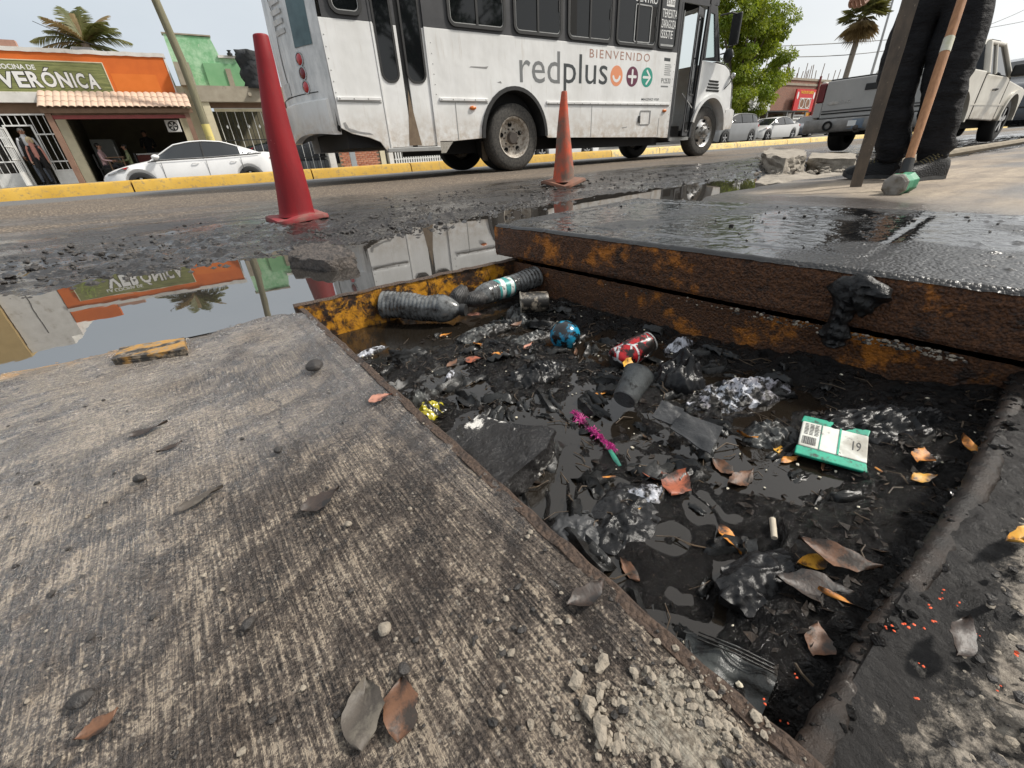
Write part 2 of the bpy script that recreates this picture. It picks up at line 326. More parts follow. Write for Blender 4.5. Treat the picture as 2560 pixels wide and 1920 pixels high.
yel = t.math('MULTIPLY', t.attr('paint'), t.rng(t.noise(14, 6, .7), .45, .56)); c = t.mix(yel, c, (.42, .22, .05))
rr = t.mix(t.rng(mask, 1.0, 1.27), (.20, .20, .20), (.60, .60, .60)); rr = t.mix(t.math('MULTIPLY', t.attr('cross'), .7), rr, (.27, .27, .27))
h = t.math('ADD', t.math('MULTIPLY', stripe, 1.0), t.math('MULTIPLY', grain, .5)); h = t.math('ADD', h, t.math('MULTIPLY', t.voro(150), -.35))
SLAB = t.set(base=c, rough=rr, normal=t.bump(h, 1.0, .009), spec=.5, coat=t.math('MULTIPLY', t.attr('damp'), t.rng(t.noise(7, 5, .65), .2, .5))); t.b.inputs['Coat Roughness'].default_value = .2; t.b.inputs['Coat IOR'].default_value = 2.0; t.put(t.b.inputs['Coat Normal'], t.bump(h, .9, .007))
u = np.concatenate([np.arange(0, .82, .0034), .82+np.geomspace(.004, 7, 60)]); yv = np.concatenate([-np.geomspace(2.5, .012, 30), np.arange(-.008, 1.413, .0036), [1.4135]])
U, Yv = np.meshgrid(u, yv, indexing='ij'); Xs = .107+(1.413-Yv)*(.229-.107)/1.413-U
wx = fbm(Xs, Yv, 5, 3, 71)-.5; wy = fbm(Xs, Yv, 5, 3, 72)-.5
ang = .62; ca, sa = math.cos(ang), math.sin(ang); rx, ry = Xs*ca+Yv*sa, -Xs*sa+Yv*ca
bl = fbm(rx*.42+wx*.10, ry*1.15+wy*.18, 26, 5, 31, .62); mudm = sstep(.42, .60, bl)*.70
big = fbm(Xs, Yv, 2.6, 3, 44); mudm = np.clip(mudm+sstep(.42, .72, big)*.30+sstep(.95, 1.35, Yv)*.22+sstep(.13, .05, U)*.35*(.4+.6*fbm(Xs, Yv, 9, 3, 2)), 0, 1.2)
crossm = sstep(.55, 1.15, Yv+(fbm(Xs, Yv, 3, 3, 12)-.5)*.9)*sstep(.4, .6, fbm(Xs*.4, Yv, 4, 3, 91)+.12)
Zs = .007+(fbm(Xs, Yv, 2.2, 3, 9)-.5)*.006+(fbm(Xs, Yv, 13, 3, 19)-.5)*.0016+sstep(.5, .68, bl)*.0026*(.6+.8*fbm(Xs, Yv, 60, 3, 6))
Zs += sstep(.66, .8, fbm(Xs, Yv, 55, 3, 77))*.0035-sstep(.06, .0, U)*.004*(fbm(Xs, Yv, 30, 3, 55))
Zs -= sstep(1.34, 1.41, Yv+(fbm(Xs, Yv, 6, 3, 23)-.5)*.10)*.012
groove = np.exp(-((U-.047-.003*(fbm(Xs, Yv, 8, 2, 4)-.5))/.005)**2); Zs -= groove*.003; mudm += groove*.6
crk = np.abs(Xs+.07-.05*np.sin(Yv*3)-(fbm(Xs*0, Yv, 14, 4, 66)-.5)*.05); crk = np.exp(-(crk/.0016)**2)*sstep(.55, .7, Yv)*(1-sstep(.95, 1.05, Yv)); Zs -= crk*.003; mudm += crk
qm = gz(1690, 1830, .007); mort = np.exp(-((Xs-qm.x)**2+(Yv-qm.y)**2)/.052**2)*sstep(.44, .64, fbm(Xs, Yv, 22, 4, 88)+.05); qm = gz(1500, 1690, .007); mort = np.maximum(mort*.9, .75*np.exp(-((Xs-qm.x)**2+(Yv-qm.y)**2)/.05**2)*sstep(.48, .62, fbm(Xs, Yv, 30, 4, 89))); Zs += mort*.006*fbm(Xs, Yv, 150, 3, 90)
paint = sstep(1.30, 1.36, Yv)*sstep(.38, .5, U)
slab = np_mesh('pavement', np.stack([Xs, Yv, Zs], -1).reshape(-1, 3), len(u), len(yv), SLAB, attrs={'mud': mudm, 'cross': crossm*.9, 'paint': paint, 'mortar': mort, 'damp': sstep(.25, .95, Yv+.35*np.clip(-Xs, 0, .8)+(fbm(Xs, Yv, 4, 3, 95)-.5)*.6)}, kind='structure')
RUST = None
def rust_mat(name, orange=.62, dark=(.028, .012, .006), mid=(.15, .058, .018), bright=(.50, .17, .015), rough=.6, wet=.2):
    t = NT(name); v = t.co(); a = t.noise(16, 7, .72); g = t.noise(120, 5, .75); vv = t.voro(170)
    c = t.mix(t.rng(g, .35, .68), dark, mid); c = t.mix(t.rng(t.noise(7, 6, .7), orange-.02, orange+.07), c, bright); c = t.mix(t.rng(a, .55, .66, 0, .85), c, (.010, .007, .006))
    h = t.math('ADD', t.math('MULTIPLY', g, 1.0), t.math('MULTIPLY', vv, -.7))
    return t.set(base=c, rough=t.rng(a, .4, .6, rough, wet+.12), normal=t.bump(h, .9, .008))
RUST = rust_mat('wet_rust', .56); EDGE = rust_mat('brown_edge_rust', .70, (.04, .025, .018), (.10, .062, .04), (.25, .09, .03), .75, .45)
mb = MB(); secs = []
for i in range(90):
    y = 1.412-(1.412+.05)*i/89; x = xl(y); j = .0006*math.sin(i*1.7)+.0008*math.sin(i*.61)+rnd.uniform(-.0007, .0007); zt = .006+rnd.uniform(-.0015, .0015)
    secs.append([(x-.010+j, y, zt-.006), (x-.009+j, y, zt+.001), (x+.004+j, y, zt+.0015), (x+.008+j, y, zt-.003), (x+.006+j, y, -.05), (x+.004, y, -.3), (x-.010, y, -.3)])
mb.loft(secs, close=True); obj('steel_edging', mb, EDGE, slab, smooth=40)
# --- the pit: walls and floor
t = NT('yellow_paint_on_rust'); a = t.noise(14, 7, .72, dist=.6); b = t.noise(40, 6, .7); c = t.mix(t.rng(t.math('ADD', t.math('MULTIPLY', a, .75), t.math('MULTIPLY', b, .25)), .485, .56), (.020, .011, .007), (.46, .205, .010))
c = t.mix(t.rng(t.noise(60, 5, .7), .5, .66, 0, .8), c, (.16, .06, .012)); YWALL = t.set(base=c, rough=.5, normal=t.bump(b, .5, .006))
pit = thing('drain_pit', 'open storm drain pit full of black sludge and rubbish', 'pit', (.6, .7, -.35), kind='structure'); del pit['category']
def wall_grid(name, p0, p1, z0, z1, nrm, mat, parent, amp=.003, n=220, m=26, seed=0, top=0):
    p0, p1, nrm = Vector(p0), Vector(p1), Vector(nrm); s = np.linspace(0, 1, n); q = np.linspace(0, 1, m); A, B = np.meshgrid(s, q, indexing='ij'); L = (p1-p0).length
    d = (fbm(A*L, B*(z1-z0), 60, 4, seed)-.5)*amp*2; zz = z0+(z1-z0)*B+(B == 1)*(fbm(A*L, A*0, 30, 4, seed+3)-.5)*top
    co = np.stack([p0.x+(p1.x-p0.x)*A+nrm.x*d, p0.y+(p1.y-p0.y)*A+nrm.y*d, zz], -1).reshape(-1, 3); return np_mesh(name, co, n, m, mat, parent)
wall_grid('far_wall', (PFL.x-.02, 1.428, 0), (PFR.x+.06, 1.478, 0), -.3, .010, (0, -1, 0), YWALL, pit, .003, seed=5, top=.006)
wall_grid('right_wall', (.938, 1.50, 0), (1.182, -.12, 0), -.3, .003, (-1, -.14, 0), RUST, pit, .005, seed=9)
mb = MB(); secs = []
for i in range(60):
    a = i/59; x = PFL.x-.02+(PFR.x+.30-PFL.x)*a; y = 1.428+.05*a; zt = .010+.004*(fbm(np.array(x), np.array(0.), 25, 3, 8)-.5)*2
    secs.append([(x, y, zt), (x, y+.008, zt+.004), (x, y+.026, zt+.003), (x, y+.032, -.05)])
mb.loft(secs); obj('far_rim', mb, EDGE, pit, smooth=40)
mb = MB(); mb.add([(.0, -.15, -.3), (1.3, -.15, -.3), (1.2, 1.6, -.3), (0, 1.6, -.3)], [(0, 1, 2, 3)]); mb.add([(.2, -.04, -.3), (1.25, .0, -.3), (1.25, .0, -.03), (.2, -.04, -.03)], [(0, 1, 2, 3)]); obj('pit_floor', mb, EDGE, pit)
# sludge
t = NT('black_sludge'); v = t.co(); a = t.noise(55, 6, .65, dist=1.2); b = t.noise(13, 5, .6, dist=2.5)
c = t.mix(t.rng(b, .35, .7), (.0045, .0042, .0042), (.012, .0105, .0098)); c = t.mix(t.rng(t.noise(140, 4, .7), .62, .75), c, (.06, .045, .035))
h = t.math('ADD', t.math('MULTIPLY', a, .8), t.math('MULTIPLY', t.noise(170, 4, .7), .35)); SLUDGE = t.set(base=c, rough=t.rng(a, .35, .65, .05, .17), normal=t.bump(t.math('ADD', h, t.math('MULTIPLY', b, 1.6)), .95, .014), spec=.28)
WZ = -.112
yv = np.arange(-.03, 1.47, .0042); uv = np.linspace(0, 1, 230); Q, YY = np.meshgrid(uv, yv, indexing='ij')
XX = xl(YY)+(xrr(YY)-xl(YY)-.0)*Q; wx = fbm(XX, YY, 4, 3, 101)-.5; wy = fbm(XX, YY, 4, 3, 102)-.5
f1 = fbm(XX+wx*.35, YY+wy*.35, 5.5, 3, 103); f2 = fbm(XX+wx*.2, YY+wy*.2, 18, 4, 104); f3 = fbm(XX+wy*.05, YY+wx*.05, 60, 3, 105)
rip = 1-np.abs(2*fbm(XX+wx*.7, YY+wy*.7, 12, 3, 107)-1)
ZZ = WZ-.021+.040*f1+.018*(f2-.5)+.009*(f3-.5)+.016*(rip-.8)
ZZ += .045*sstep(.32, .02, YY)+.02*sstep(.8, 1.0, Q)*sstep(.9, .3, YY)+.010*sstep(.7, .95, Q)
def blob(px, py, r, amt):
    p = gz(px, py, WZ); return amt*np.exp(-(((XX-p.x)**2+(YY-p.y)**2)/r**2))
ZZ += blob(960, 830, .13, -.035)+blob(1100, 820, .12, -.03)+blob(1250, 1290, .07, -.025)+blob(1340, 1190, .06, -.022)+blob(1180, 980, .05, -.022)+blob(1180, 1060, .05, -.02)+blob(2000, 1190, .10, -.028)+blob(1880, 1200, .09, -.022)+blob(1300, 930, .16, .012)+blob(1700, 1430, .16, .010)+blob(1640, 1560, .06, -.02)+blob(1720, 1500, .05, -.02)
pq = [gz(1600, 1420, WZ), gz(1450, 1270, WZ), gz(1740, 1330, WZ), gz(1560, 1530, WZ)]; REG = np.clip(sum(np.exp(-(((XX-p.x)**2+(YY-p.y)**2)/r**2)) for p, r in zip(pq, (.13, .08, .10, .06))), 0, 1); REG = sstep(.25, .7, REG)
sw = fbm(XX+wx*.55+.10*f1, YY+wy*.55, 10, 2, 131); ZZ = ZZ*(1-REG)+(WZ-.0012+.0048*np.sin(sw*21+3*f2)+.007*(f2-.5)+.004*(f3-.5))*REG
SLZ = ZZ
np_mesh('sludge', np.stack([XX, YY, ZZ], -1).reshape(-1, 3), len(uv), len(yv), SLUDGE, pit, kind='stuff')
def slz(x, y):
    q = (x-xl(y))/(xrr(y)-xl(y)); i = int(round(min(max(q, 0), 1)*229)); j = int(round(min(max((y+.03)/.0042, 0), len(yv)-1))); return max(float(SLZ[i, j]), WZ)
t = NT('drain_water'); PITW = t.set(base=(.012, .0095, .007), rough=.025, ior=1.55, spec=.5, normal=t.bump(t.noise(22, 4, .6, dist=1.5), .05, .01))
mb = MB(); mb.add([(.0, -.02, WZ), (1.22, -.02, WZ), (1.1, 1.475, WZ), (.05, 1.425, WZ)], [(0, 1, 2, 3)]); obj('drain_water', mb, PITW, pit)
# near rim: thick worn steel bead
t = NT('worn_black_steel'); sc = t.noise(90, 6, .75, t.co((1, 1, 1))); c = t.mix(t.rng(t.noise(30, 5), .4, .65), (.010, .008, .007), (.028, .019, .014)); wearm = t.rng(t.noise(40, 8, .78), .61, .68)
c = t.mix(wearm, c, (.24, .22, .20)); BEAD = t.set(base=c, spec=.3, rough=.42, metal=t.math('MULTIPLY', wearm, .5), normal=t.bump(sc, .55, .006))
i_ = np.linspace(0, 1, 300); g_ = np.linspace(0, 2*PI, 25); A, G = np.meshgrid(i_, g_, indexing='ij'); x_ = .13+1.12*A; cy_ = -.012+.066*A+.005*np.sin(A*9); cz_ = -.017+.004*np.sin(A*14+1)-.003*np.sin(A*31)
rr_ = (.0095+.005*A)*(1+.34*(fbm(x_, np.cos(G)*.02+.3, 30, 4, 141)-.5)+.30*(fbm(x_, np.sin(G)*.02+.9, 75, 3, 142)-.5)); np_mesh('near_rim', np.stack([x_, cy_+rr_*np.cos(G)*1.15, cz_+rr_*np.sin(G)*.9], -1).reshape(-1, 3), 300, 25, BEAD, pit)
# rubbly ground on the near side
t = NT('broken_concrete_ground'); m = t.attr('mud'); n1 = t.noise(85, 7, .75); c = t.mix(t.rng(n1, .35, .65), (.16, .135, .11), (.50, .44, .365)); c = t.mix(t.rng(t.math('ADD', t.math('MULTIPLY', t.noise(30, 8, .78), .8), t.math('MULTIPLY', m, .45)), .46, .56), c, (.013, .011, .010))
RUB = t.set(base=c, rough=t.rng(m, 0, 1, .8, .4), normal=t.bump(t.math('ADD', n1, t.math('MULTIPLY', t.voro(70), -.5)), .9, .012))
ux = np.concatenate([np.arange(.0, 1.5, .005), np.geomspace(1.51, 9, 30)]); uy = np.concatenate([-np.geomspace(4, .43, 14), np.arange(-.42, .001, .005)]); A, B = np.meshgrid(ux, uy, indexing='ij'); off = -.006+.062*np.clip((A-.13)/1.12, 0, 1.05)
off = np.maximum(off, -.014); BB = B+off
Zr_ = -.024+.035*fbm(A, BB, 6, 3, 201)+.030*(fbm(A, BB, 22, 4, 202)-.5)+.016*(fbm(A, BB, 70, 3, 203)-.5)+.06*sstep(1.1, 2.2, A); edge = sstep(-.05, 0, B); Zr_ = Zr_*(1-edge)+(-.010+.022*(fbm(A, BB, 34, 4, 207)-.5))*edge
mm = np.clip(fbm(A, BB, 8, 4, 204)*1.1+sstep(-.10, -.01, B)*.6+sstep(.75, 1.0, A)*.45-.44, 0, 1.2)
np_mesh('broken_ground', np.stack([A, BB, Zr_], -1).reshape(-1, 3), len(ux), len(uy), RUB, attrs={'mud': mm}, kind='structure')
# --- raised pavement on the right (where the worker stands)
t = NT('dusty_pavement_concrete'); s1 = t.noise(3, 6, .6, t.co((.35, 3, 1))); c = t.mix(t.rng(s1, .35, .65), (.36, .29, .21), (.20, .16, .12)); c = t.mix(t.rng(t.noise(1.6, 7, .7), .47, .62, 0, .8), c, (.10, .08, .065)); c = t.mix(t.rng(t.noise(38, 6, .7), .5, .65, 0, .6), c, (.13, .10, .08)); c = t.mix(t.attr('mud'), c, (.06, .05, .043))
rr = t.mix(t.attr('mud'), (.75, .75, .75), (.16, .16, .16)); PAVE = t.set(base=c, rough=rr, normal=t.bump(t.noise(45, 6, .75), .6, .012))
ux = np.concatenate([np.arange(1.25, 5.5, .035), np.geomspace(5.52, 90, 50)]); q = np.concatenate([np.linspace(0, .03, 6), np.linspace(.04, 1, 60)]); A, Q = np.meshgrid(ux, q, indexing='ij')
ye = 1.66+(fbm(A, A*0, 2.2, 4, 301)-.5)*.20-.25*sstep(2.5, 1.3, A); yy = ye-(ye+6)*Q**1.5
dd = ye-yy; Zp = .118*sstep(-.002, .03, dd+.0)+(fbm(A, yy, 1.2, 3, 302)-.5)*.02*sstep(.02, .3, dd)-.06*(1-sstep(0, .02, dd))
Zp += (fbm(A*.35, yy, 14, 3, 306)-.5)*.010*sstep(.02, .2, dd); Zp -= .11*sstep(2.35, 1.9, A)
mdm = np.clip(sstep(.35, .05, dd)*.5+sstep(.46, .64, fbm(A*.5, yy, 2.6, 5, 303))*.75+sstep(2.9, 2.2, A)*.8, 0, 1)
np_mesh('raised_pavement', np.stack([A, yy, Zp], -1).reshape(-1, 3), len(ux), len(q), PAVE, attrs={'mud': mdm}, kind='structure')
# ================================================================== drain cover and rubbish
ld = Vector((.214, -1.473, 0)).normalized(); lw = Vector((1.473, .214, 0)).normalized(); LC = Vector((.918, 1.575, 0)); LL, LW_ = 1.85, 1.02
lid = thing('drain_cover', 'large black iron drain cover slid aside, thick rusty edge over the pit', 'drain cover', tuple(LC+ld*LL/2+lw*LW_/2+Vector((0, 0, .005))))
t = NT('greasy_black_iron'); g = t.noise(110, 4, .7); vv = t.voro(130); w = t.attr('wet'); c = t.mix(t.rng(t.noise(9, 6, .65), .4, .65), (.006, .006, .0065), (.014, .0135, .013))
h = t.math('ADD', t.math('MULTIPLY', g, .6), t.math('MULTIPLY', vv, -.8)); h = t.math('MULTIPLY', h, t.math('SUBTRACT', 1.0, t.math('MULTIPLY', w, .86)))
IRON = t.set(base=c, rough=t.rng(w, 0, 1, .30, .05), normal=t.bump(h, .5, .006), spec=.6)
a = np.linspace(0, LL, 330); b = np.linspace(0, LW_, 190); A, B = np.meshgrid(a, b, indexing='ij')
ed = np.minimum(np.minimum(A, LL-A), np.minimum(B, LW_-B)); gd = np.abs(np.minimum(np.minimum(A-.115, LL-.62-A), np.minimum(B-.13, LW_-.14-B))); inside = (A > .1) & (A < LL-.6) & (B > .11) & (B < LW_-.12)
Zl = .144+.003*(fbm(A, B, 8, 3, 401)-.5)+.0035*(fbm(A, B, 45, 3, 402)-.5)-.003*np.exp(-(gd/.012)**2)-.010*sstep(.012, 0, ed)+.004*sstep(.74, .88, fbm(A, B, 38, 3, 405))
px_, py_ = LC.x+ld.x*A+lw.x*B, LC.y+ld.y*A+lw.y*B; hp = gz(2340, 560, .144); wetl = sstep(.42, .58, fbm(A, B, 4.2, 4, 403)+.08*inside+.45*np.exp(-(((px_-hp.x)/.28)**2+((py_-hp.y)/.16)**2)))
co = np.stack([LC.x+ld.x*A+lw.x*B, LC.y+ld.y*A+lw.y*B, Zl], -1).reshape(-1, 3); np_mesh('top_plate', co, len(a), len(b), IRON, lid, attrs={'wet': wetl})
RUST2 = rust_mat('crusty_rust', .58, (.024, .010, .006), (.17, .066, .022), (.48, .16, .015), .65, .25)
def lid_side(name, p0, p1, nrm, seed):
    s = np.linspace(0, 1, 380); q = np.linspace(0, 1, 34); A, B = np.meshgrid(s, q, indexing='ij'); L = (p1-p0).length
    d = (fbm(A*L, B*.13, 75, 4, seed)-.5)*.008-.004*sstep(.9, 1, B)-.006*sstep(.1, 0, B); z = .018+.118*B
    co = np.stack([p0.x+(p1.x-p0.x)*A+nrm.x*d, p0.y+(p1.y-p0.y)*A+nrm.y*d, z], -1).reshape(-1, 3); np_mesh(name, co, len(s), len(q), RUST2, lid)
e = Vector((0, 0, 0)); lid_side('rusty_side', LC, LC+ld*LL, -lw, 411); lid_side('rusty_side', LC, LC+lw*LW_, -ld, 412); lid_side('rusty_side', LC+lw*LW_, LC+lw*LW_+ld*LL, lw, 413)
mb = MB(); p = [LC+ld*.01+lw*.01, LC+ld*LL+lw*.01, LC+ld*LL+lw*LW_, LC+ld*.01+lw*(LW_-.01)]; mb.add([(q.x, q.y, .019) for q in p], [(0, 1, 2, 3)]); obj('underside', mb, RUST2, lid)
# --- loose grit: rocks joined per surface
def rock(mb, c, r, rn, flat=.7):
    vs = [Vector((0, 0, 1)), Vector((0, 0, -1))]; n = 5
    for k in range(n):
        g = 2*PI*k/n+rn.uniform(-.3, .3); vs.append(Vector((math.cos(g), math.sin(g), rn.uniform(.1, .6)))); 
    for k in range(n):
        g = 2*PI*(k+.5)/n+rn.uniform(-.3, .3); vs.append(Vector((math.cos(g), math.sin(g), rn.uniform(-.6, -.1))))
    m = Matrix.Rotation(rn.uniform(0, 6.28), 3, 'Z'); s = (rn.uniform(.7, 1.25), rn.uniform(.7, 1.25), flat*rn.uniform(.7, 1.2))
    vs = [Vector(c)+m @ Vector((v.x*r*s[0]*rn.uniform(.8, 1.15), v.y*r*s[1]*rn.uniform(.8, 1.15), v.z*r*s[2])) for v in vs]; fs = []
    for k in range(n):
        k2 = (k+1) % n; fs += [(0, 2+k, 2+k2), (2+k, 7+k, 2+k2), (2+k2, 7+k, 7+k2), (1, 7+k2, 7+k)]
    mb.add(vs, fs)
DARKGRIT = PM('dark_wet_grit', (.022, .02, .019), (.05, .043, .038), 60, .35, .6, .5)
TANGRIT = PM('tan_concrete_crumb', (.34, .295, .235), (.20, .17, .135), 60, .8, .95, .5, dirt=(.05, .04, .035), dscale=40, dlo=.6, dhi=.7)
rn = random.Random(21); mb = MB()
for i in range(1700):
    y = 2.35+abs(rn.gauss(0, .62)); x = rn.uniform(-2.6, 1.15)
    if y > 4.2: continue
    zz = float(zr(x, y)); rock(mb, (x, y, zz+.004), rn.choice([.004, .006, .008, .010, .014, .02])*rn.uniform(.6, 1.1), rn)
for i in range(500): x = rn.uniform(1.2, 7); y = rn.uniform(2.4, 4.6); rock(mb, (x, y, float(zr(x, y))+.003), rn.uniform(.006, .018), rn)
obj('road_grit', mb, DARKGRIT, kind='stuff', label='dark wet asphalt crumbs strewn over the road beyond the puddle')
mb = MB(); mt = MB()
def on_slab(px, py): return gz(px, py, .007)
for i in range(190):
    p = on_slab(rn.uniform(0, 1600), rn.uniform(930, 1920))
    if p.x > xl(p.y)-.006 or p.y > 1.38: continue
    if rn.random() < .7: rock(mb, (p.x, p.y, .009), rn.choice([.001, .0015, .002, .0035])*rn.uniform(.7, 1.2), rn)
    else: rock(mt, (p.x, p.y, .009), rn.uniform(.0012, .003), rn)
for i in range(620):        # crumbled mortar by the near corner
    a = rn.gauss(0, 1); b = rn.gauss(0, 1); p = on_slab(1680+a*150, 1810+b*90)
    if p.x > xl(p.y)+.004 or p.y < -.05: continue
    rock(mt if rn.random() < .88 else mb, (p.x, p.y, .0075+rn.uniform(0, .003)), rn.choice([.0006, .0009, .0013, .0018, .0035])*rn.uniform(.6, 1.3), rn)
for i in range(70):
    p = on_slab(rn.gauss(1290, 160), rn.gauss(1500, 120)); 
    if p.x < xl(p.y): rock(mt if rn.random() < .5 else mb, (p.x, p.y, .009), rn.uniform(.001, .0035), rn)
rimb = MB()
for i in range(420):        # mud clumps caked on the near rim
    a = rn.random(); g = rn.uniform(-.4, 3.5); r_ = .0095+.005*a; rock(rimb, (.13+1.12*a, -.012+.066*a+.005*math.sin(a*9)+r_*math.cos(g)*1.2, -.017+r_*math.sin(g)*.85), rn.choice([.0012, .002, .003, .0055])*rn.uniform(.7, 1.3), rn)
for i in range(4200):
    x = rn.uniform(.2, 1.6); y = -.03+.07*(x-.13)-rn.uniform(.03, .4); rock(mt if rn.random() < .5 else mb, (x, y, .002+rn.uniform(-.01, .012)), rn.choice([.001, .002, .003, .005])*rn.uniform(.6, 1.2), rn)
for i in range(330):        # crumbs along the cover's foot
    s = abs(rn.gauss(0, .17)); p = LC+ld*(LL-.42-s*1.5+rn.uniform(-.03, .03))+lw*(-.006-abs(rn.gauss(0, .008))); rock(mt if rn.random() < .6 else mb, (p.x, p.y, .000+rn.uniform(-.004, .012)), rn.choice([.001, .0018, .003, .0045])*rn.uniform(.7, 1.3), rn)
obj('rim_mud', rimb, SLUDGE, pit, kind='stuff'); obj('pavement_grit', mb, DARKGRIT, kind='stuff', label='dark specks of mud and grit on the near pavement'); obj('mortar_crumbs', mt, TANGRIT, kind='stuff', label='pale mortar crumbs along the pit edges')
mb = MB()
for i in range(230):
    a, b = rn.uniform(.05, LL-.1), rn.uniform(.03, LW_-.05)
    if fbm(np.array(a), np.array(b), 4, 3, 5) < .46: continue
    p = LC+ld*a+lw*b; rock(mb, (p.x, p.y, .146), rn.choice([.0015, .0025, .004, .006])*rn.uniform(.7, 1.3), rn)
obj('cover_grit', mb, DARKGRIT, kind='stuff', label='black crumbs scattered on the iron drain cover')
# --- leaves
def leafmb(L, Wd, curl=.15, n=12, twist=0, seed=0, thick=.0006):
    """leaf with mid rib, lying in xy, base at -L/2; solid thin blade"""
    rn = random.Random(seed); mb = MB(); top = []; bot = []; asy = rn.uniform(.65, 1.0)
    for i in range(n):
        s = i/(n-1); x = -L/2+L*s; w = Wd/2*(math.sin(PI*min(1, s*1.02+.005))**.75)*(1.12-.35*s)*rn.uniform(.82, 1.1); row = []; bend_ = .06*L*math.sin(s*3+seed)
        for k in (-1, -.55, 0, .55, 1):
            z = curl*L*((s-.5)**2)*1.3+abs(k)*w*(.25+rn.uniform(-.07, .07))+rn.uniform(-.01, .01)*L*.2
            row.append(Vector((x, k*w*(1 if k < 0 else asy)*(rn.uniform(.86, 1.03) if abs(k) == 1 else 1)+bend_, z+.05*L*math.sin(s*5+k*2+seed))))
        top.append(row)
    for th in (thick, 0):
        for r in top: bot.append([v+Vector((0, 0, th)) for v in r])
    N = n*5; vs = [v for r in bot for v in r]; fs = []
    for i in range(n-1):
        for k in range(4):
            a = i*5+k; fs.append((a, a+5, a+6, a+1)); fs.append((N+a, N+a+1, N+a+6, N+a+5))
        fs.append((i*5, N+i*5, N+i*5+5, i*5+5)); fs.append((i*5+4, i*5+9, N+i*5+9, N+i*5+4))
    mb.add(vs, fs); return mb
def leafmat(name, a, b, c, rough=.55):
    t = NT(name); n = t.noise(45, 5, .65); m = t.mix(t.rng(n, .4, .6), a, b); m = t.mix(t.rng(t.noise(34, 7, .75), .47, .58), m, c); return t.set(base=m, rough=rough, normal=t.bump(t.noise(160, 3), .25, .003))
LEAF = dict(orange=leafmat('orange_leaf', (.50, .20, .02), (.34, .11, .015), (.03, .015, .008)), yellow=leafmat('yellow_leaf', (.56, .30, .03), (.42, .18, .015), (.04, .02, .008)), brown=leafmat('brown_leaf', (.13, .060, .03), (.085, .04, .022), (.025, .017, .012)), dark=leafmat('dark_wet_leaf', (.028, .020, .016), (.05, .03, .022), (.012, .01, .009), .5), red=leafmat('reddish_leaf', (.30, .08, .035), (.19, .055, .03), (.03, .015, .01)), grey=leafmat('mud_caked_leaf', (.075, .062, .05), (.045, .037, .03), (.11, .095, .075), .6), pink=leafmat('pale_pink_leaf', (.42, .20, .14), (.30, .12, .08), (.08, .04, .03)))
def leaf(px, py, L, ang, col, label, z=None, Wd=None, curl=.15, tilt=(0, 0), pitz=True, lift=.001):
    p = gz(px, py, -.085 if pitz else .010); zz = (slz(p.x, p.y) if pitz else .011)+lift
    if pitz: p = gz(px, py, zz)
    else: p = gz(px, py, zz)
    m = Matrix.Rotation(ang, 4, 'Z') @ Matrix.Rotation(tilt[0], 4, 'X') @ Matrix.Rotation(tilt[1], 4, 'Y')
    mb = leafmb(L, Wd or L*.5, curl*random.Random(int(px)).uniform(.5, 2.2), seed=int(px+py)); mb.v = [tuple(p+(m @ Vector(v))) for v in mb.v]
    return obj('fallen_leaf', mb, LEAF[col], smooth=60, label=label, cat='leaf', group='fallen leaves')
leaf(2032, 1402, .052, R(-20), 'yellow', 'bright yellow oval leaf with black blotches lying on the sludge')
leaf(2093, 1385, .085, R(-68), 'brown', 'large reddish brown leaf beside the bright yellow leaf', lift=.006)
leaf(2037, 1466, .085, R(-50), 'dark', 'large black wet leaf below the bright yellow leaf')
leaf(2109, 1504, .05, R(-72), 'orange', 'narrow tan orange leaf pointing down under the large brown leaf', Wd=.012)
leaf(2037, 1598, .042, R(20), 'brown', 'small square brown leaf on black mud above the clear bag', Wd=.034)
leaf(1823, 1349, .052, R(60), 'orange', 'orange folded leaf half sunk in oily swirls', Wd=.036, tilt=(.4, 0))
leaf(1982, 1147, .062, R(-12), 'orange', 'long orange leaf floating beside the green carton', Wd=.024)
leaf(1945, 1122, .035, R(30), 'yellow', 'small yellow leaf tip just left of the green carton', Wd=.018)
leaf(2062, 1165, .042, R(10), 'brown', 'brown leaf floating just below the green carton')
leaf(1865, 1090, .05, R(70), 'orange', 'tan curled leaf standing against the crumpled film', Wd=.022, tilt=(.6, .3), lift=.014)
leaf(1805, 1168, .05, R(85), 'brown', 'dark red brown round leaf in the pool left of the green carton', Wd=.034)
leaf(1850, 1195, .07, R(-8), 'brown', 'submerged long brown leaf in the dark pool')
leaf(1693, 1211, .075, R(25), 'red', 'big rusty red maple shaped leaf in the middle of the sludge', Wd=.055, tilt=(.15, 0))
leaf(1640, 1190, .05, R(-40), 'red', 'smaller rusty red leaf touching the big red leaf', Wd=.03)
leaf(1570, 1285, .06, R(-10), 'yellow', 'muddy yellow brown leaf below the white paper scrap', Wd=.026)
leaf(1573, 1425, .045, R(85), 'brown', 'upright tan brown leaf under oily water film', Wd=.02)
leaf(1186, 788, .05, R(-10), 'pink', 'pale pink brown leaf beside the black sock', Wd=.032, tilt=(.2, .1), lift=.008)
leaf(1193, 862, .05, R(80), 'orange', 'curled orange brown leaf in the middle of the far litter', Wd=.035, tilt=(.5, .2), lift=.01)
leaf(1185, 900, .055, R(-30), 'red', 'round brick red leaf lying in the far litter', Wd=.042, lift=.006)
leaf(1290, 812, .055, R(10), 'brown', 'brown leaf on the crumpled clear film below the bottles', lift=.02)
leaf(1250, 885, .05, R(-25), 'orange', 'tan leaf pointing at the blue ball', Wd=.02)
leaf(1320, 865, .055, R(20), 'pink', 'pale leaf left of the blue ball', Wd=.018)
